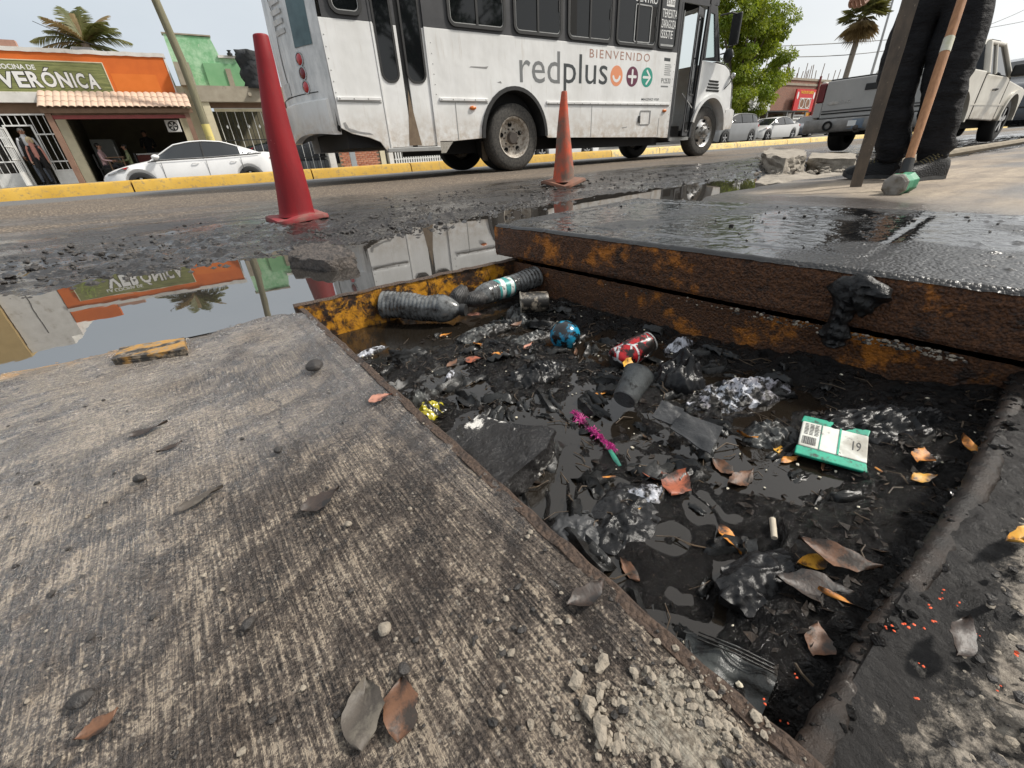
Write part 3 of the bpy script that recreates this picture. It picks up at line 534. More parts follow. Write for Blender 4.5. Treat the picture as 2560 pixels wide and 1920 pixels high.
leaf(1115, 838, .045, R(0), 'orange', 'small orange leaf near the far corner pool', Wd=.022)
leaf(1130, 910, .055, R(30), 'brown', 'torn brown leaf left of the brick red leaf', Wd=.03)
leaf(1568, 910, .048, R(40), 'yellow', 'cream yellow round leaf lying on the red can', Wd=.036, lift=.045, tilt=(.5, -.2))
leaf(1603, 935, .06, R(-10), 'brown', 'brown oval leaf below the red can', Wd=.045, lift=.028, tilt=(.35, 0))
leaf(1510, 985, .055, R(-15), 'orange', 'orange brown leaf left of the grey cup', Wd=.02)
leaf(1440, 880, .05, R(55), 'brown', 'narrow brown leaf leaning by the blue ball', Wd=.014)
leaf(2440, 1128, .075, R(35), 'orange', 'long tan leaf caught on the near rim at the right', Wd=.02, lift=.03)
leaf(2310, 1195, .05, R(-30), 'yellow', 'rusty orange leaf scrap in the right corner', Wd=.022, lift=.01)
leaf(2300, 1140, .05, R(10), 'orange', 'crumpled orange leaf fragments in the right corner mud', Wd=.035, lift=.01)
leaf(952, 995, .045, R(-5), 'pink', 'pale pink oval leaf on the pavement edge', Wd=.030, pitz=False, curl=.05)
leaf(910, 1780, .052, R(75), 'grey', 'grey mud caked leaf on the pavement near the bottom', Wd=.040, pitz=False, curl=.03)
leaf(1000, 1770, .046, R(60), 'brown', 'brown heart shaped leaf half under the grey caked leaf', Wd=.040, pitz=False, curl=.04, lift=0)
leaf(805, 1255, .052, R(10), 'dark', 'dark crumpled leaf in the middle of the pavement', Wd=.034, pitz=False, curl=.3)
leaf(505, 1248, .055, R(20), 'grey', 'thin grey leaf curled on the pavement at the left', Wd=.022, pitz=False, curl=.2)
leaf(375, 1076, .055, R(15), 'dark', 'folded black leaf far left on the pavement', Wd=.022, pitz=False, curl=.3)
leaf(425, 1118, .035, R(15), 'dark', 'short black leaf sliver left of the pavement middle', Wd=.012, pitz=False)
leaf(246, 1812, .028, R(15), 'brown', 'small brown leaf at the bottom left of the pavement', Wd=.018, pitz=False)
leaf(1465, 1485, .05, R(0), 'dark', 'black curled leaf hanging over the pavement edge', Wd=.022, pitz=False, curl=.25)
leaf(2405, 1590, .05, R(0), 'dark', 'smooth black leaf on the rubble right of the rim', Wd=.026, pitz=False)
leaf(2545, 1335, .06, R(-10), 'yellow', 'yellow leaf at the right margin on the rubble', Wd=.022, pitz=False)
# leaf litter too fine to tell apart
LITTER = PM('wet_leaf_litter', (.006, .0055, .005), (.026, .018, .013), 90, .28, .5, .3, dirt=(.13, .07, .035), dscale=30, dlo=.64, dhi=.70, spec=.16)
mb = MB(); rn = random.Random(5)
for i in range(2600):
    q = rn.random(); y = rn.uniform(.04, 1.25); x = xl(y)+.02+(xrr(y)-xl(y)-.04)*q; z = slz(x, y)
    if z <= WZ+.0005 and rn.random() < .8: continue
    if REG[min(int(q*229), 229), min(int((y+.03)/.0042), len(yv)-1)] > .35 and rn.random() < .85: continue
    L = rn.uniform(.005, .026); w = L*rn.uniform(.12, .55); m = Matrix.Rotation(rn.uniform(0, 6.28), 3, 'Z') @ Matrix.Rotation(rn.uniform(-.6, .6), 3, 'X') @ Matrix.Rotation(rn.uniform(-.5, .5), 3, 'Y'); bnd = rn.uniform(-.2, .3)*L
    vs = [Vector((-L/2, 0, bnd)), Vector((0, -w/2, 0)), Vector((L/2, 0, bnd)), Vector((0, w/2, 0)), Vector((0, 0, -.0015))]; vs = [m @ v+Vector((x, y, z+.003)) for v in vs]
    mb.add(vs, [(0, 1, 3), (1, 2, 3), (0, 4, 1), (1, 4, 2), (2, 4, 3), (3, 4, 0)])
obj('leaf_litter', mb, LITTER, pit, kind='stuff')
mb = MB()
for i in range(230):
    y = rn.uniform(.04, 1.2); x = xl(y)+.03+(xrr(y)-xl(y)-.06)*rn.random(); z = slz(x, y)+.003; L = rn.uniform(.015, .05); g = rn.uniform(0, 6.28)
    mb.tube([(x, y, z), (x+L/2*math.cos(g), y+L/2*math.sin(g), z+rn.uniform(0, .008)), (x+L*math.cos(g+.3), y+L*math.sin(g+.3), z)], rn.uniform(.0005, .0013), 5)
obj('twig_litter', mb, PM('twig_fibre', (.10, .065, .035), (.03, .022, .015), 60, .6), pit, kind='stuff')
mb = MB()
for i in range(130):
    y = rn.uniform(.04, 1.2); x = xl(y)+.03+(xrr(y)-xl(y)-.06)*rn.random(); rock(mb, (x, y, slz(x, y)+.002), rn.uniform(.0012, .0035), rn)
obj('pale_specks', mb, PM('pale_foam_specks', (.6, .56, .46), (.45, .40, .3), 60, .7), pit, kind='stuff')
# --- rubbish
def place(mb, p, ang=0, tilt=0, roll=0):
    m = Matrix.Rotation(ang, 4, 'Z') @ Matrix.Rotation(tilt, 4, 'Y') @ Matrix.Rotation(roll, 4, 'X'); mb.v = [tuple(Vector(p)+(m @ Vector(v))) for v in mb.v]; return mb
def dirty_plastic(name, c, c2, muddy=.5, rough=.3):
    t = NT(name); n = t.noise(34, 7, .7); b = t.mix(t.rng(t.noise(20, 4), .4, .6), c, c2); b = t.mix(t.rng(n, muddy, muddy+.09), b, (.012, .011, .010)); return t.set(base=b, rough=t.rng(n, .4, .6, rough, rough+.15), normal=t.bump(n, .5, .005), spec=.28)
def between(a, b): d = b-a; return math.atan2(d.y, d.x), -math.asin(d.z/d.length), d.length
def bottle(pa, pb, rad, label, mat, neck=True, labelmat=None, flatten=1.0, band=(.3, .5)):
    th = thing('plastic_bottle', label, 'bottle', tuple(pa), group='plastic bottles in the pit'); an, ti, L = between(pa, pb)
    prof = [(0, 0), (rad*.75, .002), (rad*.95, .012)]; n = 15
    for i in range(n*4+1):
        s = .03+(.72-.03)*i/(n*4); inb = labelmat is not None and band[0] < s < band[1]
        prof.append((rad*(.97 if inb else 1+.045*math.sin(i*PI/2+.7)), L*s))
    if neck: prof += [(rad*.97, L*.76), (rad*.8, L*.83), (rad*.5, L*.90), (rad*.34, L*.93), (rad*.34, L*.95)]
    prof.append((0, prof[-1][1]+.0005))
    m = Matrix.Rotation(an, 3, 'Z') @ Matrix.Rotation(ti, 3, 'Y') @ Matrix.Rotation(PI/2, 3, 'Y')
    mb = MB(); mb.lathe([(r, h) for r, h in prof], 28, (0, 0, 0)); rn = random.Random(int(L*1e4)); dents = [(rn.uniform(.1, .7)*L, rn.uniform(0, 6.28), rn.uniform(.15, .4)) for _ in range(6)]
    def dent(v):
        x, y, z = v; g = math.atan2(y, x); k = 1
        for dz, dg, dd in dents: k -= dd*.5*math.exp(-((z-dz)/(.035))**2)*max(0, math.cos(g-dg))**3
        return Vector((x*k, y*k*flatten, z))
    mb.v = [tuple(Vector(pa)+m @ dent(v)) for v in mb.v]; obj('body', mb, mat, th, smooth=70)
    if neck:
        mb = MB(); mb.lathe([(0, L*.94), (rad*.42, L*.94), (rad*.42, L), (0, L)], 16, (0, 0, 0)); mb.v = [tuple(Vector(pa)+m @ Vector(v)) for v in mb.v]; obj('cap', mb, BLACK, th, smooth=40)
    if labelmat:
        mb = MB(); mb.lathe([(rad*1.0, L*band[0]), (rad*1.015, L*(band[0]+.01)), (rad*1.015, L*(band[1]-.01)), (rad*1.0, L*band[1])], 28, (0, 0, 0)); mb.v = [tuple(Vector(pa)+m @ dent(v)) for v in mb.v]; obj('paper_label', mb, labelmat, th, smooth=60, label='torn teal and white label')
    return th
t = NT('silty_clear_plastic'); n = t.noise(30, 7, .7); b = t.mix(t.rng(n, .42, .60), (.13, .135, .135), (.018, .017, .016)); SILT = t.set(base=b, rough=.22, normal=t.bump(n, .25, .003), spec=.7)
t = NT('teal_white_label'); n = t.noise(40, 6, .7); b = t.mix(t.rng(t.wave(9, t.co(), 3, 2), .55, .6), (.05, .27, .26), (.55, .58, .56)); b = t.mix(t.rng(n, .52, .6), b, (.02, .018, .016)); TEAL = t.set(base=b, rough=.4)
bottle(gz(955, 762, -.05), gz(1165, 775, -.062), .049, 'long ribbed grey plastic bottle leaning on the yellow far wall', SILT, flatten=.95)
bottle(gz(1345, 690, -.035), gz(1165, 752, -.055), .040, 'ribbed plastic bottle with a teal label in the far corner', SILT, neck=True, labelmat=TEAL, band=(.42, .62))
# sock
mb = MB(); p = gz(1148, 748, -.045); rn = random.Random(2); mb.ell(p, (.035, .03, .05), 18, 12, Matrix.Rotation(.5, 3, 'Y'), .10, 4); mb.ell(gz(1185, 748, -.05), (.05, .03, .026), 18, 10, Matrix.Rotation(-.4, 3, 'Z'), .10, 5)
t = NT('black_knit'); BLKNIT = t.set(base=t.mix(t.rng(t.noise(80, 4), .4, .6), (.014, .013, .013), (.045, .043, .042)), rough=.55, normal=t.bump(t.wave(60, None, 1.5), .5, .003)); obj('wet_sock', mb, BLKNIT, smooth=80, label='soaked black knitted sock draped between the two bottles', cat='sock')
# open tin
tin = thing('open_tin', 'small dark open tin lying on its side by the right wall', 'tin', tuple(gz(1325, 760, -.07))); an, ti, L = between(gz(1302, 757, -.055), gz(1395, 755, -.06)); m = Matrix.Rotation(an, 3, 'Z') @ Matrix.Rotation(PI/2, 3, 'Y')
mb = MB(); mb.lathe([(.030, .095), (.034, .09), (.035, .004), (.037, 0), (.034, -.001), (.032, .004), (.031, .088), (.0, .09)], 26); mb.v = [tuple(gz(1302, 757, -.055)+m @ Vector(v)) for v in mb.v]; obj('shell', mb, dirty_plastic('sooty_tin', (.22, .19, .15), (.12, .10, .08), .42, .3), tin, smooth=45)
mb = MB(); mb.lathe([(.0325, -.003), (.0375, -.003), (.0385, .001), (.0325, .001), (.0325, -.003)], 26); mb.v = [tuple(gz(1302, 757, -.055)+m @ Vector(v)) for v in mb.v]; obj('rim', mb, dirty_plastic('dull_rim', (.34, .31, .26), (.16, .14, .11), .52, .35), tin, smooth=45)
# crumpled films, bags, sheets
def crumple(name, px, py, sx, sy, h, mat, label, cat, ang=0, seed=0, z=None, lift=.001, freq=34, n=52, edge=.35):
    p = gz(px, py, -.085); zz = slz(p.x, p.y)+lift if z is None else z; p = gz(px, py, zz); a = np.linspace(-1, 1, n); A, B = np.meshgrid(a, a, indexing='ij'); rad = np.sqrt(A**2+B**2); k = np.where(rad > 0, np.maximum(np.abs(A), np.abs(B))/np.maximum(rad, 1e-6), 1); A2, B2 = A*(edge+(1-edge)*k), B*(edge+(1-edge)*k)
    wob = 1+.25*(fbm(A*.5+3, B*.5+3, 3, 3, seed)-.5)*2; x = A2*sx/2*wob; y = B2*sy/2*wob
    r1 = 1-np.abs(2*fbm(x, y, freq, 3, seed+1)-1); r2 = np.abs(2*fbm(x+r1*.01, y, freq*2.6, 2, seed+5)-1); zt = h*(1-np.clip(rad*.82, 0, 1)**2)*(.15+1.0*r1**1.6)-.30*h*r2+.10*h*(fbm(x, y, freq*6, 2, seed+2)-.5)-.003*sstep(.7, 1.2, rad)
    ca, sa = math.cos(ang), math.sin(ang); top = np.stack([p.x+x*ca-y*sa, p.y+x*sa+y*ca, zz+zt], -1).reshape(-1, 3); bot = top.copy(); bot[:, 2] = zz-.012-.0*zt.ravel()
    i = np.arange((n-1)*(n-1)); q = i//(n-1)*n+i % (n-1); f = np.stack([q, q+n, q+n+1, q+1], 1); mb = MB(); N = n*n
    bd = list(range(n))+[j*n+n-1 for j in range(1, n)]+[(n-1)*n+j for j in range(n-2, -1, -1)]+[j*n for j in range(n-2, 0, -1)]; fs = [tuple(r) for r in f.tolist()]+[tuple(r[::-1]) for r in (f+N).tolist()]+[(bd[j], bd[(j+1) % len(bd)], bd[(j+1) % len(bd)]+N, bd[j]+N) for j in range(len(bd))]
    mb.add(np.concatenate([top, bot]).tolist(), fs); return obj(name, mb, mat, smooth=50, label=label, cat=cat)
FILM = dirty_plastic('grey_clear_film', (.085, .088, .085), (.03, .03, .03), .46, .2); BLKBAG = dirty_plastic('black_bin_film', (.008, .008, .0085), (.014, .014, .015), .6, .18); WHITE_ = dirty_plastic('soiled_white_film', (.50, .52, .57), (.28, .265, .29), .43, .35); GREYSH = dirty_plastic('dull_grey_sheet', (.055, .056, .058), (.035, .036, .038), .62, .3)
crumple('plastic_film', 1298, 795, .13, .10, .05, FILM, 'crumpled clear film heap below the far corner bottles', 'plastic film', .3, 1)
crumple('plastic_film', 1210, 830, .20, .07, .022, FILM, 'flat torn clear film floating left of the blue ball', 'plastic film', .1, 2)
crumple('plastic_film', 1330, 845, .16, .06, .02, FILM, 'pale film strip right beside the blue ball', 'plastic film', -.05, 3)
crumple('plastic_film', 1918, 1090, .105, .07, .03, FILM, 'crumpled clear wrapper left of the green carton', 'plastic film', -.2, 4)
crumple('plastic_bag', 1700, 948, .12, .12, .085, BLKBAG, 'shiny black knotted plastic bag bulging out of the sludge', 'plastic bag', .4, 6, freq=16, edge=.8)
crumple('plastic_bag', 1845, 985, .25, .10, .034, WHITE_, 'soiled white plastic bag spread along the right wall', 'plastic bag', -.28, 7)
crumple('white_scrap', 1700, 868, .10, .04, .03, WHITE_, 'small white foam scrap behind the red can', 'foam scrap', -.2, 8)
crumple('white_scrap', 1622, 1233, .07, .045, .012, WHITE_, 'pale scrap of paper in the oily middle', 'paper scrap', -.6, 9)
crumple('white_scrap', 1124, 938, .065, .018, .012, WHITE_, 'narrow white paper strip in the far litter', 'paper scrap', .9, 10)
crumple('white_scrap', 930, 878, .10, .045, .010, WHITE_, 'thin pale film by the pavement corner', 'plastic film', .2, 11)
crumple('foil_packet', 1070, 1030, .085, .055, .022, None, 'yellow and black foil snack packet against the pavement edge', 'packet', .1, 12)
t = NT('yellow_black_foil'); b = t.mix(t.rng(t.noise(26, 3, .5, dist=1), .44, .49), (.34, .29, .015), (.010, .009, .008)); bpy.data.objects['foil_packet'].data.materials.append(t.set(base=b, rough=.2))
crumple('plastic_film', 1050, 1000, .10, .045, .03, FILM, 'dark clear film just behind the yellow packet', 'plastic film', .1, 13)
crumple('plastic_bag', 1340, 935, .17, .10, .030, BLKBAG, 'wrinkled black plastic sheet in the middle of the litter', 'plastic bag', -.1, 14)
crumple('plastic_bag', 2230, 1060, .30, .12, .03, BLKBAG, 'torn black film along the foot of the right wall', 'plastic bag', -.5, 15)
crumple('plastic_bag', 1560, 1290, .16, .10, .012, BLKBAG, 'oily black film folded in the middle pool', 'plastic bag', .5, 16)
crumple('plastic_bag', 1440, 1330, .10, .08, .012, GREYSH, 'round black film bubble near the pavement edge', 'plastic bag', .2, 17)
crumple('plastic_bag', 1950, 1440, .16, .08, .014, BLKBAG, 'black crumpled film under the leaf cluster', 'plastic bag', -.4, 18)
scr = MB(); rn = random.Random(61)
for i in range(150):
    y = rn.uniform(.08, 1.2); x = xl(y)+.04+(xrr(y)-xl(y)-.08)*rn.random(); z = slz(x, y); sz = rn.uniform(.012, .045); g = rn.uniform(0, 6.28); m = Matrix.Rotation(g, 3, 'Z') @ Matrix.Rotation(rn.uniform(-.5, .5), 3, 'X'); n_ = 7; vs = []
    for a in range(n_):
        for b in range(n_):
            u, v = (a/(n_-1)-.5)*2, (b/(n_-1)-.5)*2; k = 1+.3*math.sin(3*u+i)*math.cos(2*v-i); vs.append(Vector((x, y, z+.001))+m @ Vector((u*sz*k, v*sz*.55*k, sz*(.30*abs(math.sin(u*4+i*1.7+v*2))+.18*math.sin(v*6+i)-.22*(u*u+v*v)))))
    scr.add(vs, [(a*n_+b, (a+1)*n_+b, (a+1)*n_+b+1, a*n_+b+1) for a in range(n_-1) for b in range(n_-1)])
obj('plastic_scraps', scr, dirty_plastic('torn_black_film', (.030, .031, .031), (.012, .012, .012), .52, .16), pit, smooth=60, kind='stuff').modifiers.new('s', 'SOLIDIFY').thickness = .0008
# blue ball, red can
t = NT('blue_ball_skin'); n = t.noise(26, 6, .65); b = t.mix(t.rng(t.noise(10, 3), .4, .6), (.012, .17, .30), (.02, .28, .42)); b = t.mix(t.rng(n, .46, .52), b, (.007, .007, .0075)); BLUE = t.set(base=b, rough=.22, normal=t.bump(n, .2, .003), spec=.6)
p = gz(1412, 838, -.082); mb = MB(); mb.ell(p, (.045, .045, .043), 32, 20); obj('rubber_ball', mb, BLUE, smooth=180, label='bright blue ball half coated in black mud', cat='ball')
can = thing('drink_can', 'red and silver drink can half buried in wet leaves', 'can', tuple(gz(1570, 880, -.08))); an, ti, L = between(gz(1535, 905, -.092), gz(1640, 845, -.055)); m = Matrix.Rotation(an, 3, 'Z') @ Matrix.Rotation(ti, 3, 'Y') @ Matrix.Rotation(PI/2, 3, 'Y')
t = NT('red_can_print'); vv = t.n('TexVoronoi', {'feature': 'DISTANCE_TO_EDGE'}, Vector=t.co(), Scale=24.0).outputs['Distance']; cellc = t.n('TexVoronoi', Vector=t.co(), Scale=24.0).outputs['Color']; b = t.mix(t.rng(t.n('SeparateColor', Color=cellc).outputs[0], .45, .5), (.42, .015, .02), (.03, .03, .032)); b = t.mix(t.rng(vv, .05, .07, 1, 0), b, (.6, .6, .6)); b = t.mix(t.rng(t.noise(24, 7, .72), .44, .51), b, (.012, .010, .009)); REDCAN = t.set(base=b, rough=.3, metal=.3)
mb = MB(); mb.lathe([(0, 0), (.024, 0), (.030, .004), (.034, .012), (.034, .085), (.034, .1), (.027, .115), (.026, .118), (.0, .116)], 28); mb.v = [tuple(gz(1535, 905, -.092)+m @ Vector(v)) for v in mb.v]; obj('body', mb, REDCAN, can, smooth=50)
mb = MB(); mb.lathe([(.0255, .1165), (.028, .117), (.028, .121), (.0255, .121), (.0255, .1165)], 28); mb.v = [tuple(gz(1535, 905, -.092)+m @ Vector(v)) for v in mb.v]; obj('rim', mb, dirty_plastic('can_rim', (.4, .4, .4), (.2, .2, .2), .55), can, smooth=50)
# grey cups and stiff sheets
cup = MB(); cup.lathe([(0, 0), (.024, 0), (.026, .003), (.033, .075), (.036, .078), (.033, .080), (.030, .074), (.023, .006), (0, .006)], 26); m = Matrix.Rotation(R(20), 3, 'Z') @ Matrix.Rotation(R(70), 3, 'Y'); pc = gz(1560, 1000, -.07); cup.v = [tuple(pc+m @ Vector(v)) for v in cup.v]; obj('plastic_cup', cup, dirty_plastic('smoky_cup', (.085, .09, .09), (.05, .05, .05), .56, .22), smooth=50, label='grey dirty plastic cup lying below the black bag', cat='cup')
def sheet(name, c4, mat, label, cat, th=.002, bend=.004, seed=0):
    a = np.linspace(0, 1, 16); P = [np.array(gz(*c[:2], c[2])) for c in c4]; mb = MB(); top = []
    for u in a:
        for v in a:
            p = P[0]*(1-u)*(1-v)+P[1]*u*(1-v)+P[2]*u*v+P[3]*(1-u)*v; p = p+np.array([0, 0, bend*(float(fbm(np.array(u), np.array(v), 3, 3, seed))-.5)*2]); top.append(p)
    top = np.array(top); bot = top-np.array([0, 0, th]); n = 16; i = np.arange(225); q = i//15*n+i % 15; f = np.stack([q, q+n, q+n+1, q+1], 1); bd = list(range(n))+[j*n+n-1 for j in range(1, n)]+[(n-1)*n+j for j in range(n-2, -1, -1)]+[j*n for j in range(n-2, 0, -1)]; N = n*n
    mb.add(np.concatenate([top, bot]).tolist(), [tuple(r) for r in f.tolist()]+[tuple(r[::-1]) for r in (f+N).tolist()]+[(bd[j], bd[(j+1) % len(bd)], bd[(j+1) % len(bd)]+N, bd[j]+N) for j in range(len(bd))]); return obj(name, mb, mat, smooth=50, label=label, cat=cat)
sheet('plastic_sheet', [(1630, 1040, -.075), (1655, 1000, -.055), (1710, 1025, -.065), (1690, 1065, -.08)], GREYSH, 'small grey stiff plastic piece below the black bag', 'plastic sheet', seed=2)
sheet('plastic_sheet', [(1675, 1068, -.080), (1708, 1030, -.06), (1808, 1068, -.064), (1775, 1135, -.088)], GREYSH, 'larger grey rectangular plastic piece in the middle of the pit', 'plastic sheet', seed=3)
sheet('zip_bag', [(1700, 1690, -.066), (1718, 1575, -.060), (1945, 1690, -.058), (1905, 1790, -.062)], dirty_plastic('muddy_clear_bag', (.055, .06, .058), (.025, .027, .027), .55, .14), 'clear zip bag smeared with mud at the near end', 'plastic bag', .003, .012, 4)
for a, b in (((1712, 1600, -.054), (1726, 1690, -.058)), ((1745, 1588, -.052), (1935, 1672, -.050))):
    mb = MB(); pa, pb = gz(*a), gz(*b); d = (pb-pa); sd_ = Vector((-d.y, d.x, 0)).normalized()
    for k in (-.004, 0, .004): mb.tube([pa+sd_*k, (pa+pb)/2+sd_*k+Vector((0, 0, .003)), pb+sd_*k], .0011, 6)
    zb = bpy.data.objects['zip_bag']; obj('zip_seal', mb, FILM, zb)
# green carton
ct = thing('drink_carton', 'crushed green and white drink carton with a barcode floating in the pit', 'carton', tuple(gz(2080, 1110, -.095)))
o_ = gz(1990, 1130, -.095); ux_ = (gz(2165, 1180, -.098)-o_); uy_ = (gz(2010, 1040, -.076)-o_); un = ux_.cross(uy_).normalized(); 
def cf(u, v, w): return o_+ux_*u+uy_*v+un*w
t = NT('carton_white'); n = t.noise(22, 6, .7); b = t.mix(t.rng(n, .35, .75), (.66, .67, .62), (.42, .41, .36)); b = t.mix(t.rng(t.noise(45, 6, .75), .58, .68), b, (.05, .045, .038)); b = t.mix(t.rng(t.noise(9, 4, .6), .52, .62, 0, .7), b, (.20, .18, .14)); CWHT = t.set(base=b, rough=.45, normal=t.bump(n, .2, .004))
t = NT('carton_green'); n = t.noise(30, 6, .7); b = t.mix(t.rng(n, .4, .65), (.01, .36, .22), (.012, .22, .15)); b = t.mix(t.rng(t.noise(40, 6, .75), .52, .62), b, (.02, .02, .018)); CGRN = t.set(base=b, rough=.4)
mb = MB(); mb.prism([(0, .18), (1, .18), (1.0, .86), (0, .84)], cf, -.004, .003); obj('panel', mb, CWHT, ct, bevel=.002)
mb = MB(); mb.prism([(-.02, -.04), (1.02, -.02), (1.0, .178), (-.02, .178)], cf, -.004, .002); obj('lower_fold', mb, CGRN, ct, bevel=.002)
mb = MB(); mb.prism([(-.02, .845), (1.0, .863), (1.03, 1.05), (.0, 1.02)], cf, -.004, .001); obj('upper_fold', mb, CGRN, ct, bevel=.002)
PRINT = NT('black_print').set(base=(.03, .03, .03), rough=.6)
mb = MB(); rn = random.Random(4); u0 = .04
while u0 < .26: w_ = rn.choice([.004, .007, .012]); mb.prism([(u0, .24), (u0+w_, .24), (u0+w_, .44), (u0, .44)], cf, .0033, .0036); u0 += w_+rn.choice([.005, .009])
for j in range(8):
    for k in range(3): mb.prism([(.05+k*.08, .50+j*.038), (.05+k*.08+rn.uniform(.04, .07), .50+j*.038), (.05+k*.08+.06, .514+j*.038), (.05+k*.08, .514+j*.038)], cf, .0033, .0036)
mb.add(*(lambda q: (q.v, q.f))(text_fit('19', .78, .90, .40, .62, cf, ext=.0004, pad=.0033))); obj('print', mb, PRINT, ct, kind='stuff')
mb = MB(); mb.prism([(.305, .185), (.315, .185), (.315, .835), (.305, .835)], cf, .0031, .0045); mb.prism([(.57, .185), (.595, .185), (.6, .85), (.575, .85)], cf, .0031, .0045); obj('fold_line', mb, CGRN, ct)
# pink tuft
mb = MB(); rn = random.Random(9)
for i in range(260):
    s = rn.random(); p = gz(1432+105*s, 1032+100*s, -.085); z = slz(p.x, p.y)+.004; p = gz(1432+105*s, 1032+100*s, z); g = rn.uniform(0, 6.28); L = rn.uniform(.004, .014)*(1.2-.5*s)*(.4+.9*abs(math.sin(s*9)))
    mb.tube([p, p+Vector((L*.6*math.cos(g), L*.6*math.sin(g), rn.uniform(.002, .01))), p+Vector((L*math.cos(g), L*math.sin(g), rn.uniform(0, .006)))], [.0012, .001, .0005], 4)
obj('pink_tinsel', mb, PM('hot_pink_fibre', (.50, .03, .24), (.36, .02, .16), 80, .5, dirt=(.03, .015, .02), dscale=40, dlo=.5, dhi=.6), label='hot pink frayed tinsel strip on the sludge', cat='tinsel')
mb = MB(); mb.tube([gz(1525, 1125, -.078), gz(1540, 1150, -.08), gz(1550, 1165, -.082)], [.004, .005, .003], 8, flat=.4); obj('green_wrapper', mb, dirty_plastic('green_wrap', (.03, .2, .13), (.02, .1, .08), .55), smooth=60, label='tiny green wrapper end touching the pink tinsel', cat='wrapper')
# white stick, slivers
mb = MB(); mb.tube([gz(1931, 1297, -.068), gz(1936, 1345, -.072)], [.0042, .004], 8); obj('wooden_stick', mb, PM('pale_wood_splinter', (.5, .44, .34), (.36, .31, .24), 60, .7), smooth=50, label='short pale wooden stick standing in the sludge', cat='stick')
mb = MB(); mb.tube([gz(1505, 1193, -.092), gz(1540, 1191, -.092)], [.002, .0024], 6, flat=.5); obj('orange_splinter', mb, LEAF['orange'], smooth=50, label='thin orange splinter floating in the middle pool', cat='splinter')
mb = MB(); mb.tube([gz(2188, 1168, -.08), gz(2206, 1180, -.08)], [.002, .0024], 6, flat=.5); obj('orange_splinter', mb, LEAF['orange'], smooth=50, label='thin orange splinter right of the green carton', cat='splinter')
# concrete chunk with white edges
def chunkmb(pts_top, h, seed, jit=.004, cuts=5):
    """irregular block: outline of (x, y, z) top corners dropped by h, subdivided and roughened"""
    bm = bmesh.new(); n = len(pts_top); vs = [bm.verts.new(p) for p in pts_top]+[bm.verts.new((p[0], p[1], p[2]-h)) for p in pts_top]
    bm.faces.new(vs[:n]); bm.faces.new(vs[n:][::-1])
    for i in range(n): bm.faces.new((vs[i], vs[n+i], vs[n+(i+1) % n], vs[(i+1) % n]))
    bmesh.ops.triangulate(bm, faces=bm.faces); 
    for _ in range(3): bmesh.ops.subdivide_edges(bm, edges=[e for e in bm.edges if e.calc_length() > .9*jit*2.2], cuts=1); bmesh.ops.triangulate(bm, faces=bm.faces)
    bm.normal_update(); rn = random.Random(seed)
    for v in bm.verts:
        a = float(fbm(np.array(v.co.x+v.co.z), np.array(v.co.y-v.co.z*.7), 18, 3, seed))-.5; v.co += v.normal*(a*jit*3+rn.uniform(-jit, jit)*.5)
    mb = MB(); bm.verts.index_update(); mb.add([v.co.copy() for v in bm.verts], [tuple(v.index for v in f.verts) for f in bm.faces]); bm.free(); return mb
t = NT('sludge_coated_concrete'); n = t.noise(70, 6, .7); wm = t.rng(t.math('ADD', t.math('MULTIPLY', t.noise(9, 3), .75), t.math('MULTIPLY', n, .4)), .66, .70); b = t.mix(wm, (.014, .013, .013), (.62, .60, .56)); CHK = t.set(base=b, rough=t.rng(wm, 0, 1, .3, .8), normal=t.bump(n, .9, .008))
P4 = [gz(*q) for q in ((1110, 1085, -.085), (1210, 1035, -.075), (1385, 1075, -.055), (1365, 1120, -.055), (1250, 1215, -.060), (1215, 1190, -.07))]
obj('concrete_chunk', chunkmb([tuple(p) for p in P4], .06, 3, .006), CHK, smooth=60, label='sludge coated flat concrete chunk with white chipped edges beside the pavement', cat='concrete chunk')
# black rag hanging on the cover
rag = MB(); secs = []; rn = random.Random(8); path = [(2235, 735, .045), (2170, 728, .05), (2125, 745, .03), (2110, 775, .0), (2098, 805, -.02), (2088, 835, -.045), (2085, 858, -.055)]; ps = []
for q in path:
    y_ = None; p = gx(q[0], q[1], 1.0); 
    # on the face of the cover / wall: solve along the slanted face line
    d = ray(q[0], q[1]); k = None; f0 = LC-lw*.012; k = (lw.dot(f0))/(lw.x*d.x+lw.y*d.y); ps.append(Vector((d.x*k, d.y*k, CAM_H+d.z*k)))
rs = [.010, .045, .042, .024, .018, .030, .020]; secs = []
for i in range(31):
    q = i/30*6; j = min(int(q), 5); f = q-j; p = ps[j].lerp(ps[j+1], f); wd = rs[j]*(1-f)+rs[j+1]*f; tdir = (ps[min(j+2, 6)]-ps[max(j-1, 0)]).normalized(); sdir = tdir.cross(lw).normalized(); row = []
    for k in range(19):
        a_ = -1+2*k/18; e_ = 1+.35*(float(fbm(np.array(i*.31), np.array(a_*.2+3), 1.3, 3, 55))-.5)*2; rg = 1-abs(2*float(fbm(np.array(a_*wd), np.array(i*.012), 55, 3, 56))-1); row.append(p+sdir*a_*wd*e_-lw*(.004+.030*rg*(1-a_*a_*.8)))
    secs.append(row)
rag.loft(secs); o = obj('black_rag', rag, PM('soaked_black_cloth', (.006, .006, .0065), (.013, .0125, .0125), 40, .25, .45, .6, bscale=70, spec=.35), smooth=70, label='soaked black rag hanging over the rusty cover edge', cat='rag'); sm = o.modifiers.new('s', 'SOLIDIFY'); sm.thickness = .003
